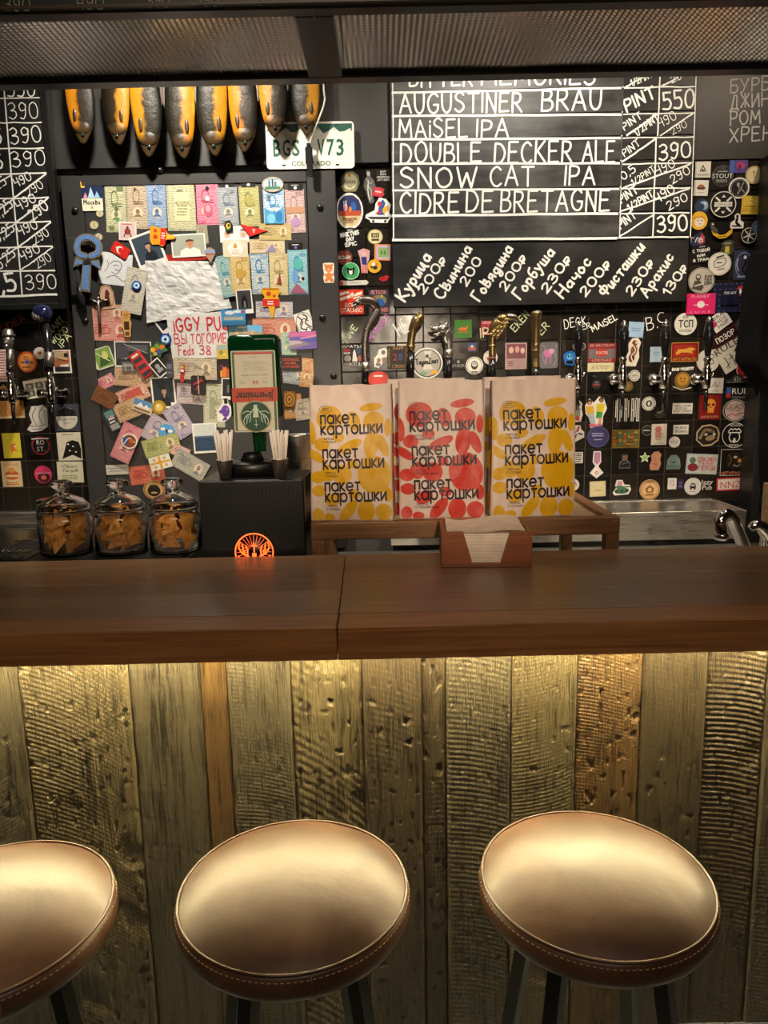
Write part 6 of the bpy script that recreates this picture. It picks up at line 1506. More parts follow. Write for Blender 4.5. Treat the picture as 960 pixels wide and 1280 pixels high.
N('bright turquoise banknote at the end of the middle row', 372.5, 340, 24, 56, 0, 'a4c4c4', '3f98b4', '100', extra=[('e', -.3, -.2, .3, .35, '6a9ad0'), ('e', .5, -.3, .14, .08, 'k'), ('e', .1, .35, .5, .25, '58b0a8'), ('p', [(-.9, -.95), (.9, -.95), (-.2, -.5)], '9c5c70')])
Tg('black name tag above the turquoise banknote', 369.5, 308, 18, 9, 'v')
N('cream and orange banknote lying across above the middle row', 334, 308, 44, 18, 0, 'd5c6a4', 'b89a70', '', extra=[('p', [(-.1, -.8), (.3, .4), (.5, -.8)], '8a84ac')])
N('yellow banknote lying across beside the red pennant', 344, 290, 40, 21, -1, 'c9b47c', '9a8850', '')
S('faces_card', 'card', 'white card with two drawn faces under the bird magnet', 293, 292.5, 36, 21, 0, 'r', 'w', [('e', -.5, 0, .22, .5, 'e0b0a0'), ('e', .6, 0, .24, .55, 'e8c0b0'), ('e', .6, .45, .2, .12, 'x'), ('r', .6, 0, .12, .03, 'k'), ('c', [(.5, -.2), (.6, -.28), (.7, -.2)], .06, 'r')], Y=DY)
S('event_card', 'card', 'white card with a round golden flame emblem and small city lettering', 295, 311.5, 31, 21, 0, 'r', 'd6ceb4', [('e', 0, 0, .7, .92, 'e9e6de'), ('o', 0, 0, .72, .03, 'q'), ('p', [(0, .7), (.16, .35), (.12, .05), (-.12, .05), (-.16, .35)], 'c89a38'), ('t', 'PARIS', 0, -.22, .3, .1, 'q'), ('t', '2024', 0, -.5, .3, .1, 'q')], Y=DY)
M_('bird_magnet', 'magnet', 'small black and yellow bird magnet on the faces card', 286, 283, 11, 14, 0, [(-.6, -1), (.9, -.8), (.95, .2), (.4, 1), (-.4, .9), (-1, .1)], 'k', [('e', .0, .0, .55, .55, 'y'), ('e', .1, .1, .25, .25, 'k'), ('r', -.2, -.6, .4, .15, 'g')], th=.005)
M_('pennant_magnet', 'magnet', 'red triangular pennant magnet pointing at the yellow banknote', 317.5, 288, 33, 16, 0, [(-1, 1), (1, -.15), (-.3, -1)], 'c8261f', [('p', [(-.1, .1), (.12, .1), (.0, -.5)], 'w'), ('p', [(-.04, .02), (.07, .02), (.0, -.35)], 'c8261f')])
S('polaroid_photo', 'photo', 'small instant photo with a dark arch, beside the lower pizza magnet', 306.5, 377.5, 20, 30, 3, 'r', 'w', [('r', 0, .14, .84, .78, '3c3c3e'), ('p', [(-.4, -.5), (-.35, .2), (0, .6), (.35, .2), (.4, -.5)], '0c0c0e'), ('p', [(-.12, -.5), (-.12, -.05), (0, .1), (.12, -.05), (.12, -.5)], '777777')], Y=DY)
N('white and lilac euro-like banknote behind the lower pizza magnet', 343, 387, 46, 20, -2, 'cfcbc0', '8a7c9c', '500')
M_('pizza_magnet', 'magnet', 'pizza slice magnet with red ribbon hanging point down', 339, 378.5, 25, 37, 0, [(-1, .75), (-.8, 1), (.8, .95), (1, .7), (.7, .45), (.85, .2), (.85, -.25), (.4, -.25), (.15, -1), (0, -1), (-.3, -.25), (-.8, -.3), (-.85, .15), (-.6, .4)], 'e0a820', [('r', 0, 0, .84, .24, 'cf2a1c'), ('b', 0, 0, .4, .16, 2, 'w'), ('e', -.2, .6, .26, .16, 'c8401c'), ('r', 0, .92, .85, .06, 'b8741c'), ('e', .35, .45, .16, .1, 'c8401c')])
N('faded red banknote above the city panorama magnet', 343, 413, 54, 30, -1, 'cc9a80', 'b0604c', '')
N('pale green banknote hanging behind the sunset magnet', 361, 430, 20, 28, -4, 'b8c4ac', '6c9c8c', '')
M_('photo_magnet', 'magnet', 'blue harbour fortress magnet beside the red-lettered paper', 293, 397.5, 30, 20, 0, 'r', '3c8ac0', [('e', -.3, .6, .4, .25, 'd0dce4'), ('e', .4, .75, .4, .2, 'd0dce4'), ('r', 0, -.1, .8, .2, 'a8a89c'), ('p', [(-.6, 0), (-.4, .5), (-.2, 0)], '8a8c88'), ('p', [(0, 0), (.2, .4), (.4, 0)], '8a8c88'), ('r', 0, -.7, .98, .25, '2c6a90'), ('e', .75, .7, .12, .16, 'r')])
M_('photo_magnet', 'magnet', 'long city panorama magnet just above the green bottle', 307, 414.5, 42, 16, -1, 'r', '6ab0dc', [('r', 0, -.5, .98, .45, '9c9c7c'), ('r', -.5, -.1, .1, .4, 'c8b890'), ('r', 0, 0, .14, .4, 'b8a888'), ('r', .4, -.15, .12, .35, 'c8a080'), ('e', -.2, .7, .3, .2, 'w'), ('r', 0, -.85, .98, .12, '5a7a3a')])
S('sketch_card', 'card', 'black-and-white woodcut card tilted by the cabinet frame', 381, 404, 21, 29, 18, 'r', 'w', [('c', [(-.5, .7), (-.2, .2), (-.6, -.3), (0, -.6)], .14, 'k'), ('c', [(.1, .8), (.5, .4), (.1, 0), (.6, -.5)], .14, 'k'), ('c', [(-.6, 0), (0, .4), (.5, .1)], .1, 'k'), ('c', [(-.3, -.8), (.2, -.4), (.6, -.8)], .1, 'k'), ('o', 0, 0, .97, .05, 'k')], Y=DY)
M_('photo_magnet', 'magnet', 'purple and pink coastal sunset magnet near the cabinet frame', 379, 425.5, 34, 22, 2, 'r', '6a5aa0', [('r', 0, .7, .98, .25, 'c86a9c'), ('p', [(-.2, .3), (1, .6), (1, .35), (-.2, .15)], 'd88aa8'), ('p', [(-1, -.9), (.5, -.5), (.1, -.1), (-1, .1)], '8a7a8c'), ('p', [(-1, -.5), (0, -.3), (-.3, 0), (-1, 0)], 'b8a8b0'), ('r', .5, 0, .5, .12, '4a58b0')])
N('grey-blue banknote tilted behind the orange-lettered black card', 367, 467, 30, 26, -8, 'b4b4ac', '7c8894', '')
N('orange and blue banknote standing beside the grey-blue one', 384, 466, 17, 36, -8, 'd0b48c', 'c0783c', '50')
N('orange banknote behind the wooden emblem at the bottle', 366, 508, 24, 30, 6, 'd6a468', 'b06a30', '')
N('pale banknote corner above the first crisp bag', 378, 512, 20, 26, 8, 'd2c4ac', '9c8c78', '50')
M_('wood_emblem_magnet', 'magnet', 'carved golden wood emblem magnet right of the bottle label', 362, 499, 15, 20, -5, 'R', '8a5a24', [('o', 0, 0, .85, .14, 'c89a48'), ('e', 0, 0, .4, .45, 'c89a48'), ('e', 0, 0, .2, .24, '6a4018')], th=.004)
S('motto_card', 'card', 'black card with three lines of orange capitals beside the bottle', 364, 454, 27, 20, -1, 'r', '1a1112', [('t', 'СКОЛЬКО,', 0, .45, .75, .13, 'd9522a'), ('t', 'СКАЖИ,', -.05, .02, .55, .13, 'd9522a'), ('t', 'СЛУШАЮ', 0, -.42, .75, .13, 'd9522a')], Y=DY)
S('bear_sticker', 'sticker', 'orange teddy bear sticker on the cabinet frame', 411, 341, 15, 25, 0, [(-.75, -1), (.75, -1), (.95, -.5), (.8, -.1), (.95, .5), (.9, .95), (.4, 1), (-.4, 1), (-.9, .95), (-.95, .5), (-.8, -.1), (-.95, -.5)], 'e9dcc8', [('e', -.55, .75, .2, .13, 'cf7a40'), ('e', .55, .75, .2, .13, 'cf7a40'), ('e', 0, .45, .65, .38, 'd98448'), ('e', 0, -.35, .5, .4, 'd98448'), ('e', -.45, -.75, .26, .16, 'cf7a40'), ('e', .45, -.75, .26, .16, 'cf7a40'), ('e', 0, .32, .22, .12, 'e8b080'), ('e', -.25, .55, .06, .04, 'k'), ('e', .25, .55, .06, .04, 'k'), ('e', -.6, -.2, .18, .1, 'cf7a40'), ('e', .6, -.2, .18, .1, 'cf7a40')], Y=CY - .0062)

# ------------------------------------------------------------------ stickers on the tiles
def T(label, cx, cy, w_, h_=None, rot=0, shape='r', base='w', dec=(), name='sticker', cat='sticker', **k):
    return S(name, cat, label, cx, cy, w_, h_ or w_, rot, shape, base, dec, **k)
BL = [(-.8, -1), (.7, -.95), (1, -.3), (.75, .2), (.9, .7), (.3, 1), (-.5, .9), (-.9, .5), (-.7, 0), (-1, -.5)]
# strip between cabinet and menu board
T('cream shield-shaped ale badge, topmost on the tile strip', 437, 227, 25, 25, 0, [(-.6, -1), (.6, -1), (1, -.2), (.9, .6), (.35, 1), (-.35, 1), (-.9, .6), (-1, -.2)], '7c7a54', [('e', 0, 0, .8, .8, 'cdc4a0'), ('t', 'Abbot', 0, 0, .62, .2, '26304c'), ('e', 0, .62, .16, .16, 'c87a3a'), ('t', 'ALE', 0, -.5, .24, .12, '26304c')])
T('grey statue cut-out sticker beside the ale badge', 462, 234, 17, 42, 4, [(-.3, 1), (.2, .95), (.3, .6), (.7, .4), (.9, 0), (.4, -.3), (.5, -.9), (-.1, -1), (-.3, -.9), (-.6, -.2), (-.9, .1), (-.7, .5), (-.2, .65)], '5a5a58', [('e', 0, .8, .25, .13, 's'), ('c', [(-.4, .5), (.1, .2), (.5, .3)], .18, 's'), ('c', [(-.3, .1), (.2, -.2), (.1, -.7)], .2, 's'), ('c', [(-.1, .4), (-.3, -.3), (-.1, -.8)], .12, 'c')])
S('white_lettering', 'lettering', 'four short lines of tiny white capitals on the top tile', 479, 220, 17, 14, 0, 'r', '100f0e', [('t', 'БАР', 0, .8, .4, .14, 'w'), ('t', 'БЕЗ', 0, .3, .4, .14, 'w'), ('t', 'ЛЮБИМЫХ', 0, -.2, .95, .14, 'w'), ('t', 'ДРУЗЕЙ', 0, -.7, .85, .14, 'w')], Y=WY, th=.0002)
T('large white-rimmed oval sticker with a dusk table scene', 437, 264, 34, 46, 0, 'e', 'd9d3c6', [('e', 0, .02, .88, .88, 'c8b48c'), ('p', [(-.86, .2), (-.7, .6), (-.3, .85), (.3, .85), (.7, .6), (.86, .2), (.86, -.15), (-.86, -.15)], '2c2f5c'), ('r', 0, -.12, .8, .14, 'b0482c'), ('e', -.3, .2, .16, .2, 'd08a98'), ('e', .3, .25, .2, .25, '2a5a9c'), ('e', .05, .1, .12, .14, 'o'), ('r', -.4, .4, .03, .15, 'w'), ('r', -.25, .42, .03, .15, 'w'), ('t', 'Бородатый', 0, -.38, .5, .08, 'n'), ('b', 0, -.58, .35, .1, 2, 'n')])
T('red ribbon crest sticker over the statue', 473, 240, 16, 12, -10, BL, 'b8343c', [('e', 0, 0, .5, .4, 'c8605c'), ('b', 0, 0, .6, .2, 1, 'w')])
T('white-edged multicoloured skateboard sticker, no letters', 473, 263, 33, 34, 0, [(-.6, -.9), (.7, -.95), (.8, -.75), (1, -.45), (.8, -.2), (.95, .4), (.6, .8), (.1, .95), (-.2, .5), (-.3, 0), (-.95, -.3), (-1, -.55), (-.7, -.7)], 'w', [('p', [(-.85, -.45), (.85, -.5), (.7, -.68), (-.6, -.65)], '3a3c44'), ('e', -.4, -.8, .1, .1, 'd'), ('e', .5, -.82, .1, .1, 'd'), ('p', [(-.1, -.35), (.1, .5), (.35, .8), (.55, .5), (.3, -.1), (.5, -.35)], '2f4f9c'), ('p', [(.3, .1), (.75, .4), (.75, 0), (.4, -.3)], 'd9a02a'), ('e', .1, .45, .16, .2, 'b8342c'), ('p', [(-.3, -.3), (.2, -.2), (.1, .05)], 'b8342c')])
T('black round sticker of tilted white brush capitals', 438, 300, 31, 31, 0, 'e', '0b0b0b', [('t', '#1000', 0, .78, .22, .09, 'w'), ('s', 'MAKE', -.75, .22, -.1, .34, .3, .08, 'w'), ('s', 'THIS', .0, .34, .7, .46, .3, .08, 'w'), ('s', 'DAY', -.3, -.12, .3, 0, .28, .08, 'w'), ('s', 'EPIC', -.4, -.55, .5, -.4, .28, .08, 'w')])
T('cream round sticker with a small columned building', 469, 296, 19, 19, 0, 'e', 'd8cb98', [('r', 0, .2, .5, .3, '3c3626'), ('r', 0, -.4, .5, .14, '3c3626'), ('r', -.25, .2, .05, .22, 'd8cb98'), ('r', 0, .2, .05, .22, 'd8cb98'), ('r', .25, .2, .05, .22, 'd8cb98'), ('o', 0, 0, .97, .06, '8a7c50')])
T('square picture sticker with a glowing orange frame', 478, 315.5, 20, 20, -2, 'r', 'e08a4a', [('r', .1, 0, .86, .86, 'b8a8c0'), ('r', .1, 0, .6, .6, '8aa060'), ('e', -.1, -.05, .12, .3, '3a7a3a'), ('e', .3, -.05, .12, .3, '3a7a3a')])
T('brown round sticker with a white roaring word', 431, 322, 19, 19, 0, 'e', '6a2c22', [('b', 0, .45, .6, .3, 2, '8a4a3a'), ('t', 'ROAR!', 0, 0, .8, .24, 'w'), ('b', 0, -.5, .6, .2, 1, '8a4a3a')])
T('pink-haired girl cut-out sticker', 455, 326, 17, 31, 0, [(-.6, .3), (-.9, .8), (0, 1), (.9, .8), (.8, .1), (.5, -.2), (.5, -1), (-.4, -1), (-.5, -.2)], 'c89aa0', [('e', 0, .55, .35, .2, 'd8b09c'), ('p', [(-.4, .3), (.4, .3), (.4, -.35), (-.3, -.3)], '2a2f6a'), ('r', -.2, -.7, .14, .3, 'c8705c'), ('r', .25, -.7, .14, .3, 'c8705c'), ('e', .4, .8, .3, .12, 'd88a9a')])
T('green round sticker with a black and white animal face', 438.5, 339, 22, 22, 0, 'e', '3f9a5c', [('o', 0, 0, .98, .08, 'b8d8b8'), ('e', 0, -.1, .42, .4, '161616'), ('e', -.35, .25, .16, .16, '161616'), ('e', .35, .25, .16, .16, '161616'), ('e', 0, -.2, .2, .22, 'w'), ('e', -.15, .02, .07, .07, 'w'), ('e', .15, .02, .07, .07, 'w')])
T('yellow round sticker with dark spots', 468, 333, 17, 17, 0, 'e', 'd9a22a', [('e', -.1, .25, .3, .35, 'e8dfc8'), ('e', .1, -.2, .35, .3, '2a2620'), ('e', .3, .3, .2, .2, 'c8742a'), ('e', -.4, -.1, .15, .2, '2a2620')])
T('glossy red kissing lips sticker', 480, 348, 13.5, 8, 10, [(-1, .1), (-.4, .8), (0, .45), (.4, .9), (1, .3), (.5, -.8), (-.4, -.9)], 'b0262a', [('l', [(-.7, .05), (0, -.1), (.7, .15)], .12, '4a1014')])
T('white arrow strip sticker with a red ball end', 443, 353.5, 36, 6.5, 0, [(-1, -.9), (.85, -.9), (1, 0), (.85, .9), (-1, .9)], 'cfcabb', [('e', -.88, 0, .12, .9, 'c8262a'), ('b', .05, 0, .5, .4, 1, 's')])
T('red square sticker with diagonal cream stripes and a star', 439, 377.5, 31, 31, 0, 'r', 'cc3524', [('p', [(-.9, .1), (.9, .6), (.9, .85), (-.9, .35)], 'e6dcc4'), ('p', [(-.9, .5), (-.1, .72), (-.3, .9), (-.9, .75)], 'e6dcc4'), ('p', [(.1, .2), (.9, .38), (.9, .5), (.2, .35)], 'e6dcc4'), star(.1, .6, .34, 'cc3524'), star(.1, .6, .24, 'e6dcc4'), ('t', 'ВСЕМ', .05, -.25, .55, .15, 'e6dcc4'), ('t', 'СПАСИБО', 0, -.66, .85, .16, 'e6dcc4')])
T('dark square sticker with pink capitals and a beach umbrella scene', 473.5, 377, 26, 30, 0, 'r', '2c2a30', [('r', 0, .0, .9, .92, '39343c'), ('t', 'ЛЕТО', -.3, .78, .45, .14, 'd88a8a'), ('t', 'ОК', .5, .78, .25, .14, 'd88a8a'), ('e', 0, .1, .75, .45, '7a7a5a'), ('e', .05, -.15, .5, .4, '2a5aa0'), ('r', 0, -.5, .85, .15, '39343c'), ('t', 'СТУДИЯ', 0, -.7, .8, .16, 'd87a7a'), ('e', -.4, .35, .1, .1, 'r'), ('e', .3, .45, .1, .1, 'y')])
def words(name, label, items, mat):
    mb = MB(); plane_hand(mb, items, WY, mat, .0012); tag(mb.build(name), label, 'lettering', kind='stuff')
M_gch = chalk_mat('chalk_pale_green', (0.62, 0.72, 0.42)); M_pch = chalk_mat('chalk_pink', (0.50, 0.17, 0.42)); M_rch = chalk_mat('chalk_red', (0.6, 0.10, 0.10))
words('paint_pen_word', 'pale green slanted word on the tile beside the cobra tap', [('LOVE', 433, 429, 447, 410, 8, 2)], M_gch)
words('paint_pen_word', 'pink slanted word on the tile after the cobra tap', [('MEMORIES', 463, 427, 488, 397, 8, 1.8)], M_pch)
words('paint_pen_word', 'two white capitals on the tile before the brass cane knob', [('HE', 500, 421, 514, 413, 18, 2.2)], M_chalk)
words('paint_pen_word', 'white and green slanted words around the eagle and cane taps', [('IP', 601, 422, 611, 421, 12, 2), ('EKEN', 644, 415, 662, 394, 9, 2), ('ER', 677, 419, 687, 408, 9, 1.8)], M_gch)
words('paint_pen_word', 'white handwritten ale name on the tile above the first black tap handle', [('DECK', 706, 411, 733, 406, 12, 1.4), ('ER', 728, 412, 738, 410, 7, 1.2)], M_chalk)
words('paint_pen_word', 'small white slanted word above the second black tap handle', [('MAiSEL', 741, 415, 772, 399, 8, 1.8)], M_chalk)
words('paint_pen_word', 'white initials on the tile above the third black tap handle', [('B.', 809, 413, 822, 410, 17, 1.7), ('C', 824, 405, 833, 401, 14, 1.5)], M_chalk)
words('paint_pen_word', 'red slanted cider word above the carved face tap', [('CIDER', 3, 417, 32, 400, 9, 1.8)], M_rch)
words('paint_pen_word', 'three short pale green slanted lines beside the blue paw tap', [('GRANT', 60, 422, 81, 401, 8, 2), ('WOOD', 68, 431, 86, 413, 8, 1.4), ('IPA', 78, 435, 90, 421, 8, 1.8)], M_gch)
T('black and red sticker with rows of Cyrillic capitals and white badges', 441.5, 444, 26, 26, 0, 'r', '17120f', [('t', 'БРАТЬЯ', 0, .84, .9, .12, 'w'), ('r', -.6, .38, .3, .24, 'b83a34'), ('r', -.6, .2, .3, .08, 'w'), ('r', .6, .4, .3, .3, '3a4460'), ('e', -.55, -.3, .32, .32, 'c8beb4'), ('p', [(-.1, -.6), (.0, .3), (.15, .6), (.25, .2), (.4, -.6)], 'w'), ('e', .65, -.3, .28, .3, 'a85a54'), ('t', 'НАВСЕГДА', 0, -.85, .9, .12, 'w')])
T('small white wavy cut-out sticker with a little head', 475.5, 447, 17, 26, -14, [(-.6, -1), (.1, -1), (.5, -.5), (.2, 0), (.9, .2), (.9, .8), (.3, 1), (-.5, .7), (-.5, .2), (-.9, -.2)], 'e6e2d8', [('e', -.15, -.3, .3, .25, '9a6a50'), ('r', -.1, -.7, .35, .15, '6a6a6c'), ('e', .25, .55, .3, .22, 'x')])
T('dark square sticker framed by golden capitals around a red and blue number', 497, 447, 26, 29, 0, 'r', '1b1512', [('t', 'FAM', .05, .8, .45, .14, 'c0904a'), ('t', '2', -.25, .05, .2, .3, 'b8342c'), ('t', '8', .25, .05, .2, .3, '3a5aa8'), ('t', 'CЗНАМ', .1, -.75, .6, .14, 'c0904a'), ('t', 'MUSTANGS', -.82, 0, .85, .1, 'c0904a', 90), ('t', 'MUSCAU', .86, .1, .75, .1, 'c0904a', -90)])
T('large grey round sticker with a script place name', 534, 454, 39, 39, 0, 'e', 'dedad0', [('e', 0, 0, .9, .9, '1c1a18'), ('e', 0, 0, .84, .84, 'a8a298'), ('p', [(-.2, .8), (.3, .8), (.1, .1), (.4, -.4), (-.3, -.4), (-.05, .1)], 'cfc9bc'), ('e', 0, .45, .12, .12, '4a4640'), ('s', 'Taghazout'.replace('T', 'T').replace('a', 'а').replace('g', 'д').replace('h', 'н').replace('z', 'Z').replace('u', 'и').replace('t', 'т'), -.72, -.1, .7, .02, .34, .07, 'k'), ('p', [(.3, -.5), (.7, -.45), (.6, -.65), (.2, -.8)], 'e0a020'), ('p', [(-.3, -.5), (0, -.6), (-.2, -.78), (-.5, -.65)], '6aa068')])
T('orange-red round sticker edge just above the first bag', 473, 474, 26, 20, 0, 'e', 'c8382a', [('b', 0, .4, .5, .2, 1, 'w')])
T('green square sticker with an orange fox', 579, 411, 21.5, 22.5, 0, 'r', '3a7428', [('p', [(-.6, -.1), (-.2, .2), (.3, .1), (.6, .5), (.5, 0), (.2, -.2), (-.3, -.15)], 'd9662a'), ('p', [(-.7, -.35), (.7, -.35), (.7, -.42), (-.7, -.42)], 'c8542a'), ('r', -.3, -.25, .05, .14, 'c8542a'), ('r', .3, -.25, .05, .14, 'c8542a')])
T('small red and white poster sticker behind the eagle tap', 608, 410, 13, 18, 0, 'r', 'a83040', [('t', 'UDC', 0, .75, .8, .16, 'w'), ('p', [(-.5, -.6), (0, .4), (.5, -.6)], '3a1a22'), ('b', 0, -.8, .7, .12, 1, 'w')])
T('tiny flag-coloured sticker right of the wolf head tap', 590, 434, 10, 11, 0, 'r', '3a4a78', [('r', 0, -.4, .9, .3, 'b0504a'), ('e', 0, .2, .4, .3, 'c8b8a8')])
T('small dark label with grey capitals under the wolf head tap', 573, 455, 17, 12, 0, 'r', '15130f', [('t', '&TAKER', 0, -.35, .9, .3, 's'), ('p', [(-.2, .2), (.2, .2), (.1, .8), (-.1, .8)], 's')])
T('white round sticker with a bearded face', 593, 457, 22, 22, 0, 'e', 'ddd8cc', [('o', 0, 0, .9, .06, 'k'), ('e', 0, .05, .4, .5, '2a2622'), ('e', 0, .15, .3, .28, 'c8c2b4'), ('r', -.12, .2, .07, .04, 'k'), ('r', .12, .2, .07, .04, 'k'), ('b', 0, -.7, .4, .12, 1, 'k')])
T('pale round sticker with a red centre behind the eagle tap shaft', 613, 447, 18, 18, 0, 'e', 'd0c6bc', [('e', .1, 0, .6, .6, 'b0443c'), ('e', -.3, .3, .25, .25, 'w')])
T('pink photo-collage poster sticker between the eagle and cane taps', 645, 445, 27, 33, 0, 'r', 'b09494', [('r', 0, .35, .88, .55, '7a4a50'), ('e', -.45, .45, .22, .25, 'd0a898'), ('e', .1, .5, .2, .25, 'c89890'), ('e', .6, .4, .2, .22, 'd0b0a0'), ('r', 0, -.6, .85, .3, 'a88a88'), ('b', -.5, -.55, .3, .2, 3, '5a3a3c')])
T('pink and grey mosaic creature sticker behind the brass cane tap', 686, 444, 23, 33, 0, 'R', '6a6668', [('e', -.1, .15, .5, .3, 'c070a0'), ('e', .25, .3, .3, .2, 'c89ab0'), ('l', [(-.3, -.1), (-.3, -.6)], .14, 'b0709a'), ('l', [(.2, -.1), (.2, -.6)], .14, 'b0709a'), ('c', [(-.8, .8), (-.4, .5), (-.7, 0), (-.4, -.7)], .06, 's'), ('c', [(.8, .8), (.6, .3), (.8, -.3), (.5, -.8)], .06, 's')])
T('small bright blue robot cut-out sticker', 712, 448, 16, 19, 0, [(-1, .5), (-.4, .9), (.3, 1), (1, .6), (.9, -.2), (.6, -1), (-.7, -.8), (-.9, -.1)], '1f6ab8', [('e', 0, .2, .5, .4, '6ab8e8'), ('r', 0, -.5, .5, .2, 'k'), ('r', -.2, .3, .1, .12, 'k'), ('r', .25, .3, .1, .12, 'k')])
T('dark oval eye-like sticker behind the first black tap handle', 724, 433, 18, 12, 0, 'e', '2a2624', [('o', 0, 0, .9, .1, 's'), ('e', 0, 0, .4, .5, 's')])
T('red and grey vintage label sticker with an oval', 752.5, 441, 35, 24, 0, 'r', '8a2a2c', [('r', 0, -.1, .94, .5, '6a6a68'), ('e', 0, .0, .5, .4, 'b03034'), ('t', 'EK BALTIKUM', 0, .76, .85, .13, 'd0a89c'), ('t', 'PORTER', 0, 0, .42, .16, 'e0cfc0'), ('t', 'LIMONAD', 0, -.78, .7, .13, 'd0a89c')])
T('narrow cream strip label stuck under the vintage label', 751, 459, 33, 11, 0, 'r', 'd0c8a0', [('b', 0, 0, .9, .5, 3, '8a8468')])
T('pale blue sticky note beside the second black tap handle', 795, 412, 19, 19, -4, 'r', '9cbcd8', [('b', 0, 0, .6, .3, 2, '6a8cb0')], name='sticky_note', cat='note')
T('pale blue sticky note beside the third black tap handle', 820.5, 443, 16, 19, 0, 'r', 'a4bccc', [('b', 0, .1, .6, .3, 2, '7c98b0')], name='sticky_note', cat='note')
T('tall brown and white carved figure cut-out sticker', 791.5, 440, 17, 37, -8, BL, 'd8cfc0', [('e', 0, .6, .4, .2, '6a3c28'), ('e', .05, .1, .5, .35, '7a4a34'), ('e', -.1, -.4, .45, .3, '5a3224'), ('c', [(-.3, .5), (.3, .1), (-.2, -.3), (.3, -.7)], .14, 'e0d0bc'), ('e', .2, .65, .12, .08, 'w')])
T('red label sticker with a golden running animal', 856, 440, 34, 24, 0, 'r', 'c0913c', [('r', 0, 0, .96, .93, '7c1a14'), ('r', 0, .15, .8, .6, '9c2a1c'), ('p', [(-.7, -.2), (-.5, .3), (0, .3), (.4, .5), (.8, .3), (.5, .1), (.6, -.2), (.2, -.05), (-.3, -.05), (-.5, -.25)], 'd09a3a'), ('t', 'АФТАРПАТИ', 0, -.72, .85, .14, 'c0913c')])
T('white round sticker with concentric print under the carved figure', 793, 469.5, 14, 14, 0, 'e', 'd8d4ca', [('o', 0, 0, .85, .12, '6a6660'), ('b', 0, 0, .5, .35, 3, '4a4640')])
T('bronze coin-like round sticker near the second tap body', 785, 483, 12.5, 13, 0, 'e', '8a7440', [('o', 0, 0, .9, .1, '5a4a24'), ('e', 0, 0, .4, .5, 'a88c50')])
T('small dark red round sticker under the vintage label', 745.5, 481, 11.5, 11.5, 0, 'e', '2a1c1e', [('r', 0, 0, .7, .2, '8a3a3c'), ('e', 0, .5, .4, .2, 'x')])
T('dark square sticker with a golden sun and white title', 853, 474.5, 28, 29, 0, 'r', '201a14', [('e', 0, -.05, .72, .72, '8a6a34'), ('e', 0, 0, .5, .5, 'c08c34'), ('e', -.15, .1, .06, .08, 'k'), ('e', .18, .1, .06, .08, 'k'), ('l', [(-.15, -.15), (0, -.2), (.18, -.15)], .05, 'k'), ('s', 'ВАШ РЕЦЕПТ', -.95, .78, .95, .84, .2, .07, 'w'), ('l', [(-.8, -.6), (0, -.88), (.8, -.7)], .1, 'd8ccb0')])
T('white round bar sticker with black Cyrillic letters, above the last tap', 857, 405, 28, 28, 0, 'e', 'd9d6cc', [('t', 'БАР', 0, .62, .24, .1, '5a5650'), ('t', 'ТСП', 0, .02, .62, .3, 'k'), ('t', 'МОСКВА', 0, -.6, .55, .1, '5a5650')])
T('white ring-print round sticker behind the last tap handle', 885, 451, 29, 29, 0, 'e', 'd0ccc2', [('o', .3, .35, .22, .07, '3a3834'), ('o', .3, -.1, .22, .07, '3a3834'), ('o', -.2, .1, .22, .07, '3a3834'), ('b', 0, -.6, .4, .2, 2, '6a6660')])
T('white square sticker with a thin signature drawing', 894.5, 482, 19, 19, -2, 'r', 'd8d4cc', [('c', [(-.5, -.3), (-.1, .5), (.1, -.2), (.5, .5)], .06, '4a4a4a'), ('c', [(-.4, .1), (.2, -.1), (.5, .0)], .05, '4a4a4a'), ('b', 0, -.7, .5, .12, 1, 's')])
T('white diamond-tilted shop sticker with magenta corner', 900, 401, 24, 21, 36, 'r', 'e2dcd6', [('r', -.75, .3, .24, .6, 'c82a6a'), ('t', 'BRA', .1, .6, .6, .2, '1c1518'), ('t', 'NDS', .1, .05, .6, .2, '1c1518'), ('t', 'HOP', .1, -.5, .6, .2, '1c1518')])
T('tilted white sheet sticker with four plant drawings', 916, 442, 40, 36, 32, 'r', 'cfc8b8', [('t', 'RULE', -.15, .66, .8, .22, '141210')] + [('c', [(x, -.75), (x + .05, -.3), (x, .1)], .06, '3a3830') for x in (-.6, -.2, .2, .6)] + [('p', [(.1, .1), (.35, .3), (.3, 0)], '1c1a18'), ('l', [(-.75, -.6), (-.4, -.4)], .05, '3a3830'), ('l', [(.45, -.5), (.8, -.2)], .05, '3a3830'), ('l', [(-.35, -.2), (-.05, -.1)], .05, '3a3830')])
T('dark red tilted sign sticker with white Cyrillic capitals', 906, 420.5, 35, 16, 32, 'r', '2a1012', [('r', 0, 0, .96, .9, '5c1c1c'), ('r', 0, 0, .9, .78, '2a1012'), ('t', 'ПОЗОР', 0, 0, .7, .42, 'e6e0d8')])
T('blue round sticker with white script at the cloth edge', 932, 422, 20, 19, 0, 'e', '2a5a9c', [('o', 0, 0, .97, .12, 'b8c4d4'), ('s', 'Volna'.replace('V', 'V').replace('o', 'о').replace('l', 'L').replace('a', 'а').replace('n', 'н'), -.8, -.15, .85, .0, .36, .1, 'e0e4ea')])
T('faded grey round sticker half under the black cloth', 929, 406, 22, 20, 0, 'e', '3c3a38', [('e', -.2, .2, .5, .4, '5a5854')])
T('small red square sticker under the blue round one', 936, 437.5, 11, 11.5, 0, 'r', 'b0403c', [('b', 0, 0, .7, .5, 3, 'd8b060')])
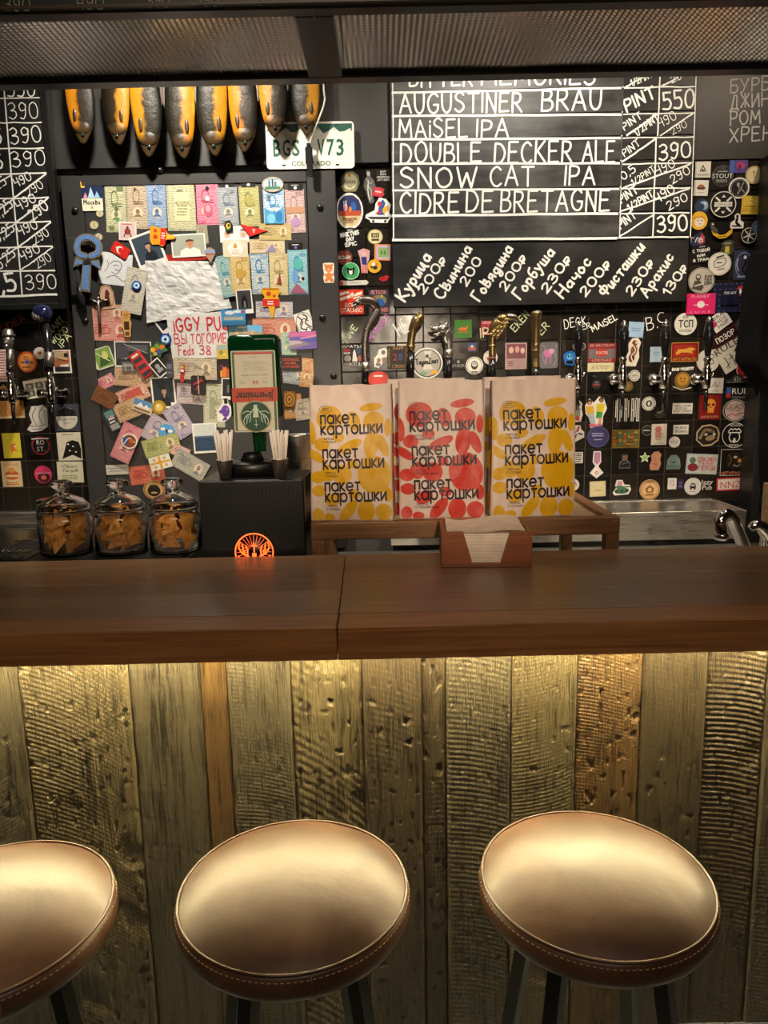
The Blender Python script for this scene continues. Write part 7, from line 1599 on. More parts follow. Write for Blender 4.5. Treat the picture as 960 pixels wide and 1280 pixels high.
T('red round sticker with a white letter W', 930, 462, 21, 21, 0, 'e', 'b02a34', [('o', 0, 0, .96, .08, 'd8a8a4'), ('t', 'W', 0, 0, .45, .4, 'e8dcd8'), ('b', 0, .7, .4, .1, 1, 'e8dcd8')])
T('dark arch-shaped fortress sticker with grey print', 921, 475, 30, 15, 0, [(-1, -.5), (1, -.5), (1, .1), (.5, .2), (.3, .9), (-.3, .9), (-.5, .2), (-1, .1)], '26241f', [('e', 0, .1, .3, .5, '8a8880'), ('b', 0, -.35, .9, .1, 1, '8a8880'), ('r', -.1, .1, .05, .4, '26241f'), ('r', .1, .1, .05, .4, '26241f')])
T('black taproom sticker with large white Latin word and flag square', 924, 491, 34, 16, 0, 'r', '12100f', [('r', -.8, .35, .16, .5, '2a5aa0'), ('r', -.8, -.4, .16, .35, 'b03038'), ('t', 'RULE', .2, .25, .74, .45, 'e8e4dc'), ('t', 'TAPROOM', .2, -.72, .74, .18, 's')])
T('round dusty pink and grey legacy sticker under the taproom one', 919, 513, 33, 29, 0, 'e', '1b1a18', [('o', 0, 0, .95, .07, 'a8a498'), ('e', 0, 0, .8, .84, 'c0a8a0'), ('t', 'LEGACY', 0, .32, .66, .22, '26221f'), ('b', 0, -.02, .5, .06, 1, '5a4a48'), ('c', [(-.6, -.5), (-.2, -.25), (0, -.45), (.3, -.3), (.6, -.2)], .08, 'a84a60')])
T('red poster sticker with an orange skull', 887, 509, 27.5, 31, 0, 'r', '7c1a16', [('r', 0, 0, .9, .92, '8c2018'), ('e', .05, .25, .5, .42, 'dc8c34'), ('r', .1, -.25, .3, .2, 'dc8c34'), ('e', -.1, .2, .14, .1, '5c1410'), ('e', .3, .2, .14, .1, '5c1410'), ('p', [(.08, .1), (.18, -.05), (.0, -.05)], '5c1410'), ('t', 'АНТИСАЛУН', 0, -.78, .75, .09, 'd0a078')])
T('white rectangle sticker with three italic Cyrillic lines', 853, 510.5, 25, 13, -1, 'r', 'd6d2c8', [('t', 'ПИВО С ВАМИ', 0, .5, .85, .16, '26241f'), ('t', 'ВСЕГДА', -.1, 0, .55, .16, '26241f'), ('t', 'БУДЕТ РЯДОМ', 0, -.5, .85, .16, '26241f')])
T('tall narrow white barcode-like lettering sticker', 784, 512.5, 30, 30, 0, 'r', '0c0c0b', [('r', x, 0 if i % 3 else .1, .035, .95 - .25 * (i % 3 == 0), 'e0dcd4') for i, x in enumerate([-.95, -.82, -.6, -.47, -.2, -.05, .1, .35, .5, .65, .8, .95])] + [('r', -.53, .05, .1, .05, 'e0dcd4'), ('r', -.12, .1, .1, .05, 'e0dcd4'), ('r', .42, .9, .1, .05, 'e0dcd4'), ('r', .42, 0, .1, .05, 'e0dcd4'), ('r', .72, .92, .1, .05, 'e0dcd4'), ('r', .87, -.9, .1, .05, 'e0dcd4')])
T('white round seal sticker beside the tall lettering', 811, 504.5, 17.5, 17.5, 0, 'e', 'd8d4ca', [('o', 0, 0, .88, .07, '3a3834'), ('e', 0, 0, .45, .5, '4a4842'), ('p', [(-.2, 0), (0, .4), (.2, 0), (0, -.4)], 'd8d4ca')])
T('small dark bird sticker with grey print under the seal', 825, 516, 17, 15, 0, 'r', '15130f', [('p', [(-.6, .1), (.1, .3), (.4, .8), (.5, .3), (.2, -.1), (-.3, -.1)], '6a665c'), ('l', [(-.8, -.35), (.8, -.35)], .1, '5a564c'), ('b', 0, -.7, .6, .15, 1, '5a564c')])
T('cut-out sticker of two boys in yellow shirts', 744, 515.5, 30, 40, -4, [(-.9, .4), (-.6, .85), (-.2, .6), (.2, 1), (.6, .9), (.95, .3), (.7, -.2), (.7, -.8), (-.3, -1), (-.3, -.5), (-.8, -.1)], 'e4dfd4', [('e', -.55, .6, .22, .17, '4a2c20'), ('e', .4, .8, .2, .15, '2a1c16'), ('e', -.53, .55, .15, .12, 'c89878'), ('e', .4, .74, .14, .12, '9a6a50'), ('p', [(-.85, .35), (-.2, .4), (-.1, -.1), (-.7, -.1)], 'd9a82c'), ('p', [(.05, .55), (.75, .55), (.65, .05), (.1, .05)], 'd8c82c'), ('p', [(-.65, -.1), (-.1, -.1), (.1, -.7), (-.3, -.75)], 'a8b0b8'), ('r', .35, -.15, .25, .2, '3a9a4a'), ('r', .45, -.5, .12, .2, 'c89878'), ('r', -.1, -.82, .3, .08, 'c8607a'), ('r', .45, -.75, .2, .06, 'c8607a')])
T('white cut-out figure sticker half behind the crumpled bag', 722, 514, 13, 27, 0, BL, 'd8d2c6', [('e', 0, .6, .5, .25, '5a4434'), ('e', 0, .5, .35, .18, 'c89878'), ('r', 0, -.1, .5, .35, '8a8a88'), ('r', 0, -.65, .4, .2, 'b8444a')])
T('red, white and blue flag cut-out sticker beside the bag', 721, 541, 17, 19, 25, BL, 'd8d4cc', [('l', [(-.6, -.5), (.6, .6)], .3, 'b0303c'), ('l', [(-.6, .5), (.6, -.5)], .24, '2c3f7c'), ('r', 0, 0, .7, .1, 'w')])
T('violet-blue round sticker with fine white text', 747.5, 546, 28, 27, 0, 'e', '3c3a64', [('b', 0, .2, .6, .2, 2, 'b0aac8'), ('b', 0, -.25, .4, .08, 1, 'b0aac8'), ('o', 0, 0, .95, .03, '6a6894')])
T('golden iridescent mosaic rectangle sticker', 782, 548.5, 34.5, 22.5, 0, 'r', '8a6c30', [('r', 0, 0, .94, .9, '6a5424')] + [('e', -.8 + .32 * (i % 6) + .1 * sin(i * 7.3), -.6 + .4 * (i // 6) + .12 * sin(i * 3.1), .1 + .07 * sin(i * 5) ** 2, .1 + .12 * cos(i * 2.7) ** 2, ['b0762c', '3f7a5a', 'a8502c', '8a9a3c'][i % 4]) for i in range(24)])
T('small dark grey round sticker next to the mosaic rectangle', 809, 538, 14, 14, 0, 'e', '23211e', [('o', 0, 0, .92, .08, '8a867c'), ('b', 0, 0, .7, .2, 1, 'c8c4b8')])
T('white tall sticker with faded red printed shape', 823.5, 543, 19, 26, 0, 'r', 'd6cfc0', [('e', -.1, .5, .45, .3, 'c87a6c'), ('r', -.1, .0, .4, .2, 'd08a7c'), ('b', -.1, -.35, .5, .2, 2, 'c87a6c'), ('b', 0, -.85, .7, .06, 1, 's')])
T('small white label with two lines of black capitals', 851, 537, 19, 12, 0, 'r', 'd4d0c8', [('t', 'ВАЖНО', 0, .4, .75, .22, '26241f'), ('t', 'ПРОМЫТЬ', .05, -.4, .8, .2, '26241f')])
T('white round sticker with three small round letters', 843, 552.5, 14, 14, 0, 'e', 'd8d4cc', [('t', 'ССС', 0, 0, .6, .22, 'k')])
T('beige blob-shaped sticker of an animal muzzle', 884, 544, 31, 28, 12, [(-.95, -.2), (-.8, .5), (-.3, .95), (.4, .9), (.9, .5), (1, -.1), (.8, -.7), (.2, -1), (-.5, -.9)], 'c4ae8c', [('p', [(-.85, -.2), (-.7, .45), (-.25, .82), (.35, .78), (.8, .45), (.88, -.1), (.7, -.6), (.2, -.85), (-.45, -.78)], '2c241c'), ('c', [(-.6, -.1), (-.1, .5), (.5, .2)], .24, 'b09878'), ('e', .2, -.3, .4, .24, 'a08868'), ('e', -.1, .1, .14, .12, 'd8c8a8'), ('e', .55, -.05, .12, .12, 'd8c8a8')])
T('black round beer shop sticker with a horned head outline', 918, 544, 32.5, 33, 0, 'e', '0e0d0c', [('o', 0, 0, .96, .05, 'd8d4ca'), ('c', [(-.5, .25), (-.3, .5), (-.15, .4), (0, .5), (.15, .4), (.3, .5), (.5, .25)], .07, 'e6e2d8'), ('c', [(-.3, .2), (-.4, -.2), (-.2, -.5), (0, -.35), (.2, -.5), (.4, -.2), (.3, .2)], .07, 'e6e2d8'), ('l', [(-.45, .2), (.45, .2)], .08, 'e6e2d8'), ('r', 0, -.4, .08, .18, 'e6e2d8'), ('t', 'MOSCOWFOOD', 0, .74, .42, .08, 'e6e2d8'), ('t', 'BEER BAND', 0, -.76, .4, .08, 'e6e2d8')])
T('black square sticker with a dark eagle head and orange beak', 917, 578, 33, 33, 0, 'r', 'bdb8ac', [('r', 0, 0, .96, .96, '0e0c0a'), ('e', 0, .15, .6, .65, '241a12'), ('p', [(.3, .3), (.9, .15), (.8, -.15), (.6, 0), (.3, .0)], 'c08444'), ('e', .1, .4, .14, .1, 'c8b89c'), ('c', [(-.4, .6), (-.2, .2), (-.4, -.2)], .1, '6a4c34'), ('c', [(0, -.2), (.3, -.3), (.5, -.15)], .1, 'a89880'), ('s', 'ШТУРМУЙ', -.85, -.92, .85, -.92, .22, .06, 'b0684a')])
T('grey-blue rectangle sticker with bold red script and a head', 877, 580, 39, 25, -3, 'r', 'a9b4b4', [('r', 0, 0, .95, .9, 'b4bcb8'), ('e', -.6, .35, .2, .32, '4a6a5c'), ('e', -.55, -.35, .35, .4, '7c2a34'), ('t', 'СПАСИБО', .3, .5, .6, .17, 'c22430'), ('t', 'ТЕБЕ', .25, .05, .5, .17, 'c22430'), ('t', 'ГЕРОЙ', .35, -.42, .52, .18, 'c22430')])
T('small grey-green knitted cap cut-out sticker', 842, 578, 18, 19, 0, [(-1, -.9), (.9, -.9), (1, -.5), (.8, .5), (.3, 1), (-.4, .95), (-.9, .3)], '6f8480', [('r', 0, -.55, .92, .22, '5c706c'), ('r', 0, 0, .3, .1, '3c4c4a')])
T('little pale green star sticker', 806, 572, 14, 14, 0, [(cos(radians(90 + 36 * i)) * (1 if i % 2 == 0 else .45), sin(radians(90 + 36 * i)) * (1 if i % 2 == 0 else .45)) for i in range(10)], 'dfe6c0', [star(0, 0, .75, '8ab070')])
T('tan chubby figure cut-out sticker beside the star', 819.5, 576, 14, 24, -4, BL, 'b48468', [('e', .2, .6, .5, .28, 'c08a70'), ('e', 0, -.2, .7, .5, 'b87c60'), ('e', .35, .7, .08, .05, 'k'), ('l', [(-.4, -.3), (.3, -.4)], .08, '7c4c3c')])
T('dark soldier bust sticker under the mosaic rectangle', 781, 576, 15, 21, 0, [(-.9, -.9), (.9, -.9), (.9, -.2), (.4, .1), (.5, .7), (0, 1), (-.5, .7), (-.4, .1), (-.9, -.2)], 'x', [('e', 0, .45, .35, .35, '8a5c48'), ('p', [(-.8, -.8), (.8, -.8), (.8, -.3), (.3, 0), (-.3, 0), (-.8, -.3)], '1c1c22'), ('r', 0, .8, .42, .14, '1c1c22'), ('l', [(-.5, -.4), (.5, -.2)], .12, 'x')])
T('medal-shaped sticker with pink ribbon and red-eyed star', 746, 581, 18, 34, 0, [(-.5, 1), (.5, 1), (.6, .2), (.2, -.1), (.95, -.6), (0, -1), (-.95, -.6), (-.2, -.1), (-.6, .2)], 'e0dcd4', [('p', [(-.4, .92), (.4, .92), (.45, .25), (0, .0), (-.45, .25)], 'b87a9c'), ('r', -.18, .55, .07, .35, '8a8ab0'), ('p', [(-.7, -.58), (0, -.3), (.7, -.58), (0, -.88)], 'e8e4dc'), ('e', 0, -.58, .24, .12, 'b83a40'), ('e', 0, -.58, .12, .06, 'w')])
T('tiny white block-lettered sticker next to the crumpled bag', 723, 572, 11, 14, 0, 'r', 'd4d0c8', [('b', 0, 0, .85, .85, 5, '1c1a18')])
T('cream square sticker beside the tray corner', 747, 611, 20, 19, 2, 'r', 'c8b88c', [('r', 0, 0, .85, .85, 'd0c298'), ('b', 0, -.2, .6, .15, 1, '9a8a60')])
T('cut-out sticker of a green tank under a pink cat', 777, 609, 23, 20, 4, [(-1, -.6), (-.8, -.95), (.7, -.95), (1, -.4), (.9, .2), (.3, .3), (.1, .9), (-.5, .95), (-.7, .3), (-.6, 0)], 'e0dcd0', [('e', 0, -.45, .8, .38, '3c6a50'), ('r', .45, .0, .45, .08, '3c6a50'), ('e', -.25, .05, .4, .22, '4a7a5c'), ('e', -.2, .5, .3, .3, 'c890a0'), ('p', [(-.45, .6), (-.4, .9), (-.25, .7)], 'c890a0'), ('e', -.6, -.5, .12, .16, '20382c'), ('e', 0, -.5, .12, .16, '20382c'), ('e', .5, -.5, .12, .16, '20382c')])
T('golden brown round crest sticker above the drip tray', 812, 612, 25.5, 25.5, 0, 'e', 'c8a070', [('o', 0, 0, .94, .05, '7a5228'), ('e', 0, 0, .66, .66, 'd4b484'), ('p', [(-.45, .1), (0, .45), (.45, .1), (.3, -.3), (-.3, -.3)], '8a5a2c'), ('e', 0, 0, .2, .2, 'd4b484'), ('t', 'СВИНЬЯ', 0, .78, .4, .08, '6a4420'), ('r', 0, -.5, .4, .08, '8a5a2c')])
T('small white card sticker with a lilac oval', 840, 604.5, 11, 14, 0, 'r', 'd4cec8', [('e', 0, .1, .5, .6, 'b8a8b8'), ('e', 0, .1, .25, .35, 'd4cec8')])
T('very small violet square sticker between white card and bus disc', 850.5, 605, 8, 12, 0, 'r', '2c2640', [('e', 0, .2, .5, .35, '5a4c7c'), ('b', 0, -.5, .7, .2, 1, '8a7ca8')])
T('pale round sticker with a little black bus', 866, 608, 21.5, 21.5, 0, 'e', 'c9c5c0', [('r', 0, .02, .34, .24, '1c1a18'), ('r', 0, .12, .24, .08, 'c9c5c0'), ('e', -.22, -.28, .1, .1, '1c1a18'), ('e', .22, -.28, .1, .1, '1c1a18'), ('r', 0, .34, .2, .05, '1c1a18'), ('b', 0, -.6, .4, .08, 1, '8a8680')])
T('white pub logo letters beside the bus disc', 884, 606, 15.5, 15, 0, 'r', '12110f', [('t', 'Iggy', 0, .42, .9, .42, 'dcd8cc'), ('t', 'Pub', 0, -.42, .75, .4, 'dcd8cc')])
T('red-framed rectangle sticker with three large Latin capitals', 913, 605, 35, 16.5, 2, 'r', 'b02c38', [('r', 0, 0, .9, .78, 'd8ccc4'), ('t', 'NNŽ', .0, .05, .72, .62, 'b02c38')])
T('white round pig face sticker at the tray corner', 716.5, 606, 15, 15, 0, 'e', 'd4cec6', [('e', 0, 0, .6, .5, 'x'), ('e', 0, -.05, .45, .36, 'c8b0a8')])
# upper right field
T('white square sticker with a black triangle emblem, top of the tile field', 878.5, 212, 19.5, 20, 0, 'r', 'cfcabc', [('l', [(-.35, -.2), (0, .5), (.35, -.2), (-.35, -.2)], .12, '1c1a18'), ('e', 0, -.05, .12, .12, '1c1a18'), ('t', 'THE BARN', 0, -.65, .75, .14, '2c2a26')])
T('black round stout sticker with white lettering', 903, 220, 27.5, 28, 0, 'e', '1c1b1a', [('o', 0, 0, .95, .05, '4a4844'), ('t', 'STOUT', 0, 0, .92, .2, 'dcd8cc'), ('b', 0, .4, .5, .1, 1, 's'), ('b', 0, -.45, .6, .15, 2, 's'), ('e', 0, .7, .2, .14, '4a4844')])
T('small violet and pink glowing picture sticker', 923, 208, 23, 17, 0, 'r', '4a3a78', [('e', .2, .1, .5, .5, 'a8346a'), ('e', .1, -.1, .2, .4, '5a1438'), ('r', -.7, 0, .25, .9, '3a5a9c')])
T('gold-rimmed cream disc sticker with a small flower', 942, 219, 22, 23, 0, 'e', 'a88c58', [('e', 0, 0, .84, .84, 'c8bc94'), ('l', [(.05, -.3), (-.05, .3)], .07, '4a4020'), ('e', -.05, .35, .12, .12, '8a6a2c')])
T('white square sticker with a brown moustache shape', 876, 235, 18.5, 19.5, -2, 'r', 'd0cbc0', [('e', -.2, 0, .35, .22, '4a2c1c'), ('e', .25, 0, .35, .22, '4a2c1c'), ('e', 0, .25, .4, .2, '9a5a34'), ('b', 0, -.6, .6, .1, 1, 's')])
T('black and white round sticker with a standing figure', 923, 235.5, 26, 26.5, 0, 'e', 'd8d4cc', [('e', 0, 0, .86, .86, '100f0e'), ('e', -.1, .35, .14, .18, 's'), ('c', [(-.1, .2), (.1, -.1), (-.1, -.5)], .2, 's'), ('c', [(.4, .5), (.2, 0), (.5, -.4)], .1, 's'), ('o', 0, 0, .78, .03, 's')])
T('large black round sticker with crossed wrenches and a name band', 903, 256, 33.5, 34, 0, 'e', '11100f', [('o', 0, 0, .96, .06, 'd8d4ca'), ('l', [(-.55, -.5), (.55, .5)], .14, 'dcd8ce'), ('l', [(-.55, .5), (.55, -.5)], .14, 'dcd8ce'), ('p', [(-.5, 0), (0, .45), (.5, 0), (0, -.45)], '11100f'), ('r', 0, 0, .66, .17, 'dcd8ce'), ('t', 'GARAGE', 0, 0, .58, .1, '11100f'), ('p', [(-.15, .5), (0, .7), (.15, .5)], 'dcd8ce'), ('p', [(-.15, -.5), (0, -.7), (.15, -.5)], 'dcd8ce')])
T('yellow square sticker with a line of black print', 937.5, 257, 23.5, 23, -2, 'r', 'c8a83c', [('e', .1, .35, .4, .3, 'd8c060'), ('b', 0, -.15, .85, .1, 1, '5a4a18'), ('r', 0, -.55, .9, .2, 'b8962c'), ('c', [(-.3, .3), (0, .5), (.4, .2)], .05, '5a4a18')])
T('round moon-and-clouds blue sticker', 877.5, 258, 19, 19, 0, 'e', '26344c', [('e', .2, .1, .6, .6, '8a9aac'), ('e', -.2, -.1, .5, .5, '26344c'), ('e', .4, .4, .2, .2, 'b8c4cc')])
T('yellow round sticker with a pale cartoon face', 873.5, 276, 21.5, 23, 0, 'e', 'd9a62c', [('e', .05, -.15, .6, .55, 'd8c8b0'), ('r', -.15, .0, .1, .04, 'k'), ('r', .3, .0, .1, .04, 'k'), ('l', [(0, -.35), (.25, -.35)], .04, 'k'), ('l', [(-.6, .2), (-.3, .45), (0, .3), (.3, .5), (.6, .2)], .08, 'a87418')])
T('white silhouette cut-out sticker of a sitting black figure', 920, 277, 18, 20, 0, [(-.9, -.9), (.9, -.9), (.95, -.2), (.5, .1), (.4, .8), (0, 1), (-.4, .7), (-.3, .2), (-.9, -.2)], 'd8d4cc', [('e', 0, .6, .2, .2, '141312'), ('c', [(0, .3), (-.1, -.2), (.3, -.5)], .34, '141312'), ('l', [(-.6, -.6), (.6, -.65)], .2, '141312')])
T('yellow banana sticker with a dark bird', 901, 291, 27, 17, 0, [(-1, .3), (-.8, -.4), (-.2, -.95), (.4, -.85), (.9, -.2), (1, .6), (.75, .3), (.3, -.3), (-.2, -.4), (-.6, 0)], 'd0a024', [('b', .05, -.62, .5, .12, 1, '4a3808')])
T('dark bird cut-out perched on the banana sticker', 891, 286, 14, 13, -20, [(-1, .8), (-.4, 1), (-.1, .3), (.6, 0), (1, -.6), (.2, -.8), (-.4, -.4), (-.8, 0)], '4a4642', [('e', -.5, .6, .14, .14, 'w')])
T('red and blue cube-like sticker with three Cyrillic letters', 872, 300, 20, 21, 0, [(-.9, -.5), (0, -1), (.9, -.4), (.9, .4), (.4, 1), (-.8, .3)], '25294a', [('p', [(.2, -.6), (.85, -.3), (.85, .4), (.4, .85)], 'a83a48'), ('t', 'ГЛВ', -.1, 0, .72, .26, 'd8d4cc')])
T('black round sticker with a white spoked pattern', 934.5, 295, 20.5, 21, 0, 'e', '121110', [('o', 0, 0, .94, .08, 'c8c4ba')] + [('l', [(0, 0), (cos(radians(a)) * .7, sin(radians(a)) * .7)], .13, 'c8c4ba') for a in (20, 75, 130, 200, 260, 320)])
T('small slate-blue round sticker overlapping the spoked one', 945, 284, 15, 15.5, 0, 'e', '5c6680', [('b', 0, 0, .6, .15, 1, '9aa4b8')])
T('olive beer mugs sticker with a tiny frog', 909, 309, 18, 19, 0, BL, '3a3c28', [('e', 0, .5, .6, .3, '5a5a44'), ('r', 0, -.3, .3, .4, 'c8a84c'), ('e', 0, -.8, .4, .14, '6a9a4a'), ('b', 0, .5, .5, .12, 1, 's')])
T('black sticker with three lines of white brush Cyrillic', 876, 318, 23, 22, 2, 'r', '12110f', [('t', '#1000', .1, .85, .3, .1, 'd8d4cc'), ('s', 'С ТОБОЙ', -.9, .2, .9, .35, .3, .08, 'e0dcd2'), ('s', 'ИЛИ', -.4, -.3, .4, -.2, .26, .08, 'e0dcd2'), ('s', 'В ТРАМ', -.8, -.85, .8, -.7, .28, .08, 'e0dcd2')])
T('white round sticker with a tilted black-outlined can', 899, 330, 29, 29, 0, 'e', 'd8d3c8', [('o', 0, 0, .96, .04, '8a867c'), ('c', [(-.5, .2), (-.2, .4), (.4, .5), (.5, .1), (.2, -.2), (-.4, -.3), (-.5, .2)], .06, '1c1a18'), ('l', [(-.3, .55), (.3, .7)], .12, '1c1a18'), ('l', [(-.2, -.5), (.4, -.4)], .06, '1c1a18'), ('b', 0, .1, .3, .1, 1, '1c1a18')])
T('large grey round sticker with a bearded man and text block', 876, 351, 33, 33, 0, 'e', 'b4aea0', [('o', 0, 0, .96, .04, '3a3834'), ('e', -.25, .25, .2, .26, '4a463e'), ('e', -.25, .3, .12, .12, 'c8c2b4'), ('p', [(-.7, -.6), (-.5, 0), (-.1, 0), (.2, -.5), (0, -.8)], '4a463e'), ('l', [(-.5, -.4), (.3, -.2)], .1, 'c8c2b4'), ('t', 'ВСЕМ', .5, .3, .26, .1, '26241f'), ('t', 'НАМ', .5, .05, .26, .1, '26241f'), ('t', 'ДОБРА', .5, -.2, .3, .1, '26241f')])
T('dark blue square sticker with a knight and round lettering', 929.5, 331, 25, 37, 0, 'r', '2c3048', [('o', 0, 0, .85, .05, '8a90b0'), ('c', [(-.1, .6), (.2, .2), (-.1, -.3), (.2, -.6)], .24, '0f1018'), ('e', .1, .5, .16, .12, 'c8ccd8'), ('c', [(-.6, .4), (-.7, 0), (-.5, -.4)], .1, 'b0b4cc'), ('r', 0, -.8, .6, .05, '8a90b0')])
T('dark blue spotted square sticker under the knight', 909, 372, 37, 37, 0, 'r', '1d1f38', [('e', -.9 + .36 * (i % 6), -.9 + .36 * (i // 6), .06, .06, '4a4e74') for i in range(36)] + [('r', .15, .0, .6, .5, '171830'), ('t', 'ПОП-АРТ', .15, .3, .4, .08, 'c8ccd8')])
T('hot pink rectangle sticker with a white ringed planet', 875.5, 380, 36, 26, 0, 'r', 'd9286a', [('e', 0, -.05, .26, .34, 'e8d8d8'), ('l', [(-.5, -.1), (.5, -.1)], .06, 'e8d8d8'), ('t', 'PLANET', -.05, .72, .62, .14, 'e8b0c0'), ('t', 'L U X E', 0, -.78, .7, .1, 'e8b0c0')])
T('tiny red round corner sticker at the cloth edge', 925, 364, 10, 13, 0, 'e', 'b82c38', [('r', 0, 0, .3, .5, 'w')])
# left-hand tiles
T('oval orange-red ale sticker with a blue star', 34, 452.5, 24, 26, -4, 'e', 'c04a24', [('e', 0, -.02, .8, .84, 'd9924c'), star(0, 0, .36, '2a4a94'), ('r', -.45, -.05, .2, .06, '26241f'), ('r', .45, -.05, .2, .06, '26241f'), ('b', 0, .4, .4, .2, 2, '8a4a24'), ('b', 0, -.5, .5, .15, 1, '8a4a24')])
T('small white round sticker with a red heart', 50, 441.5, 15, 15, 0, 'e', 'dad6cc', [('p', [(0, -.4), (-.35, .1), (-.2, .35), (0, .2), (.2, .35), (.35, .1)], 'c03a2c'), ('o', 0, 0, .85, .08, 'a8a49a')])
T('white paper with dense red handwriting at the picture edge', 3, 457, 18, 40, 0, 'r', 'd8cfc8', [('b', 0, 0, .9, .92, 11, 'b0444c')], name='note_sheet', cat='note')
T('square photo card of a red bridge and white boats', 77.5, 452, 23, 29, 0, 'r', 'dedad0', [('r', 0, .02, .84, .88, 'a86a4a'), ('r', -.1, .5, .7, .35, 'c0a884'), ('e', .5, .55, .25, .2, '1c1a18'), ('l', [(-.8, .3), (.8, .0)], .1, '7c2c1c'), ('r', .25, -.35, .45, .1, 'e0dcd4'), ('r', 0, -.65, .8, .2, '2c2a30')], name='photo_card', cat='photo')
T('white strip of six small black-and-white photo-booth frames', 50, 485, 39, 23, 8, 'r', 'd6d0b8', [('r', x, y, .26, .34, '5c5a54') for x in (-.62, 0, .62) for y in (-.42, .32)] + [('e', x, y, .1, .2, 'a8a498') for x in (-.62, 0, .62) for y in (-.42, .32)], name='photo_strip', cat='photo')
T('orange and cream patterned label behind the carved face tap', 13, 512, 35, 22, 1, 'r', 'c89450', [('r', 0, -.85, .98, .1, 'd8c8a0')] + [('c', [(x, .8), (x + .1, .2), (x - .05, -.3), (x + .1, -.7)], .1, 'b06a2c') for x in (-.7, -.35, 0, .35, .7)])
T('biscuit-coloured ornamental star disc at the picture edge', 5, 489, 17, 17, 0, [(cos(radians(22.5 * i)) * (1 if i % 2 == 0 else .78), sin(radians(22.5 * i)) * (1 if i % 2 == 0 else .78)) for i in range(16)], 'b88a5c', [('e', 0, 0, .5, .5, '8a5c38'), ('e', 0, 0, .28, .28, 'c8a070')])
T('grey and white cut-out sticker of a folded figure', 46.5, 523, 28, 34, 0, [(-1, -.8), (-.6, -1), (.3, -.9), (.9, -.6), (.95, .7), (.6, 1), (.2, .9), (-.4, .9), (-.7, .3), (-.5, -.3)], 'cfccc4', [('c', [(.7, .9), (.2, .3), (.4, -.4)], .06, '2c2a28'), ('c', [(0, .8), (-.4, .2), (-.1, -.5)], .06, '2c2a28'), ('r', .75, 0, .14, .6, '9aa4ac'), ('l', [(-.8, -.5), (0, -.6), (.6, -.45)], .05, '2c2a28'), ('l', [(-.5, -.8), (.4, -.75)], .05, '2c2a28')])
T('cream disc sticker with black capitals on a dark square', 83.5, 522, 32, 34, 0, 'r', '3c4048', [('e', 0, -.05, .84, .8, 'cdc8b8'), ('p', [(-.84, .1), (-.6, .55), (0, .78), (.6, .55), (.84, .1)], '14161a'), ('t', 'PROBUSTA', 0, -.12, .66, .08, '26241f'), ('b', 0, -.4, .3, .06, 1, '8a867c')])
T('yellow card with a small orange animal', 15, 557, 22.5, 31, 0, 'r', 'd9c83c', [('p', [(-.2, .0), (.1, .2), (.5, .1), (.3, -.2), (.6, -.5), (.1, -.4), (-.1, -.7), (-.2, -.3)], 'd9742c'), ('e', .35, -.05, .1, .08, 'w')], name='picture_card', cat='card')
T('black sticker with white letters in a red ring', 51, 557, 24, 24, 0, 'r', '100f0f', [('o', 0, 0, .95, .1, 'b02c38'), ('t', 'RO', 0, .32, .4, .24, 'e0dcd4'), ('t', 'ST.', 0, -.35, .42, .24, 'e0dcd4'), ('r', 0, .72, .9, .05, 'e0dcd4')])
T('white card with black bird-filled bush print', 87, 558, 30, 35, 0, 'r', 'd4ceb8', [('p', [(-.7, -.9), (-.4, -.2), (-.2, .3), (.3, .45), (.8, .3), (.95, -.2), (.9, -.9), (.2, -.6)], '141312'), ('e', -.1, .15, .08, .05, 'w'), ('e', .3, .0, .08, .05, 'w'), ('e', .5, -.4, .08, .05, 'w'), ('e', 0, -.3, .08, .05, 'w'), ('b', 0, .85, .6, .06, 1, '8a867c')], name='print_card', cat='card')
T('orange and cream beer label above the tumbler', 15, 592.5, 25, 32, 0, 'r', 'd6bc8c', [('e', 0, -.1, .75, .35, 'c05a30'), ('t', 'PALE ALE', 0, .75, .7, .08, 'b04a28'), ('r', 0, -.15, .85, .09, 'd6bc8c'), ('e', 0, .3, .35, .2, 'd08a50'), ('b', 0, -.75, .7, .12, 2, 'b04a28')])
T('hot pink disc sticker with a dark centre above the tumbler', 54, 593, 22, 22, 0, 'e', 'd83a6a', [('e', .05, -.35, .7, .6, '4a1c28'), ('e', .05, -.35, .3, .26, 'c86a4a'), ('r', 0, .15, .85, .05, 'e0a0b4')])
T('cream note card with handwriting beside the first jar lid', 88, 590, 32.5, 26, -1, 'r', 'd2cdb0', [('s', 'Иван', -.6, .4, .5, .45, .3, .05, '6a705c'), ('s', 'Петров', -.5, .0, .6, .05, .26, .05, '6a705c'), ('b', 0, -.5, .7, .25, 3, '8a8c74')], name='note_card', cat='note')

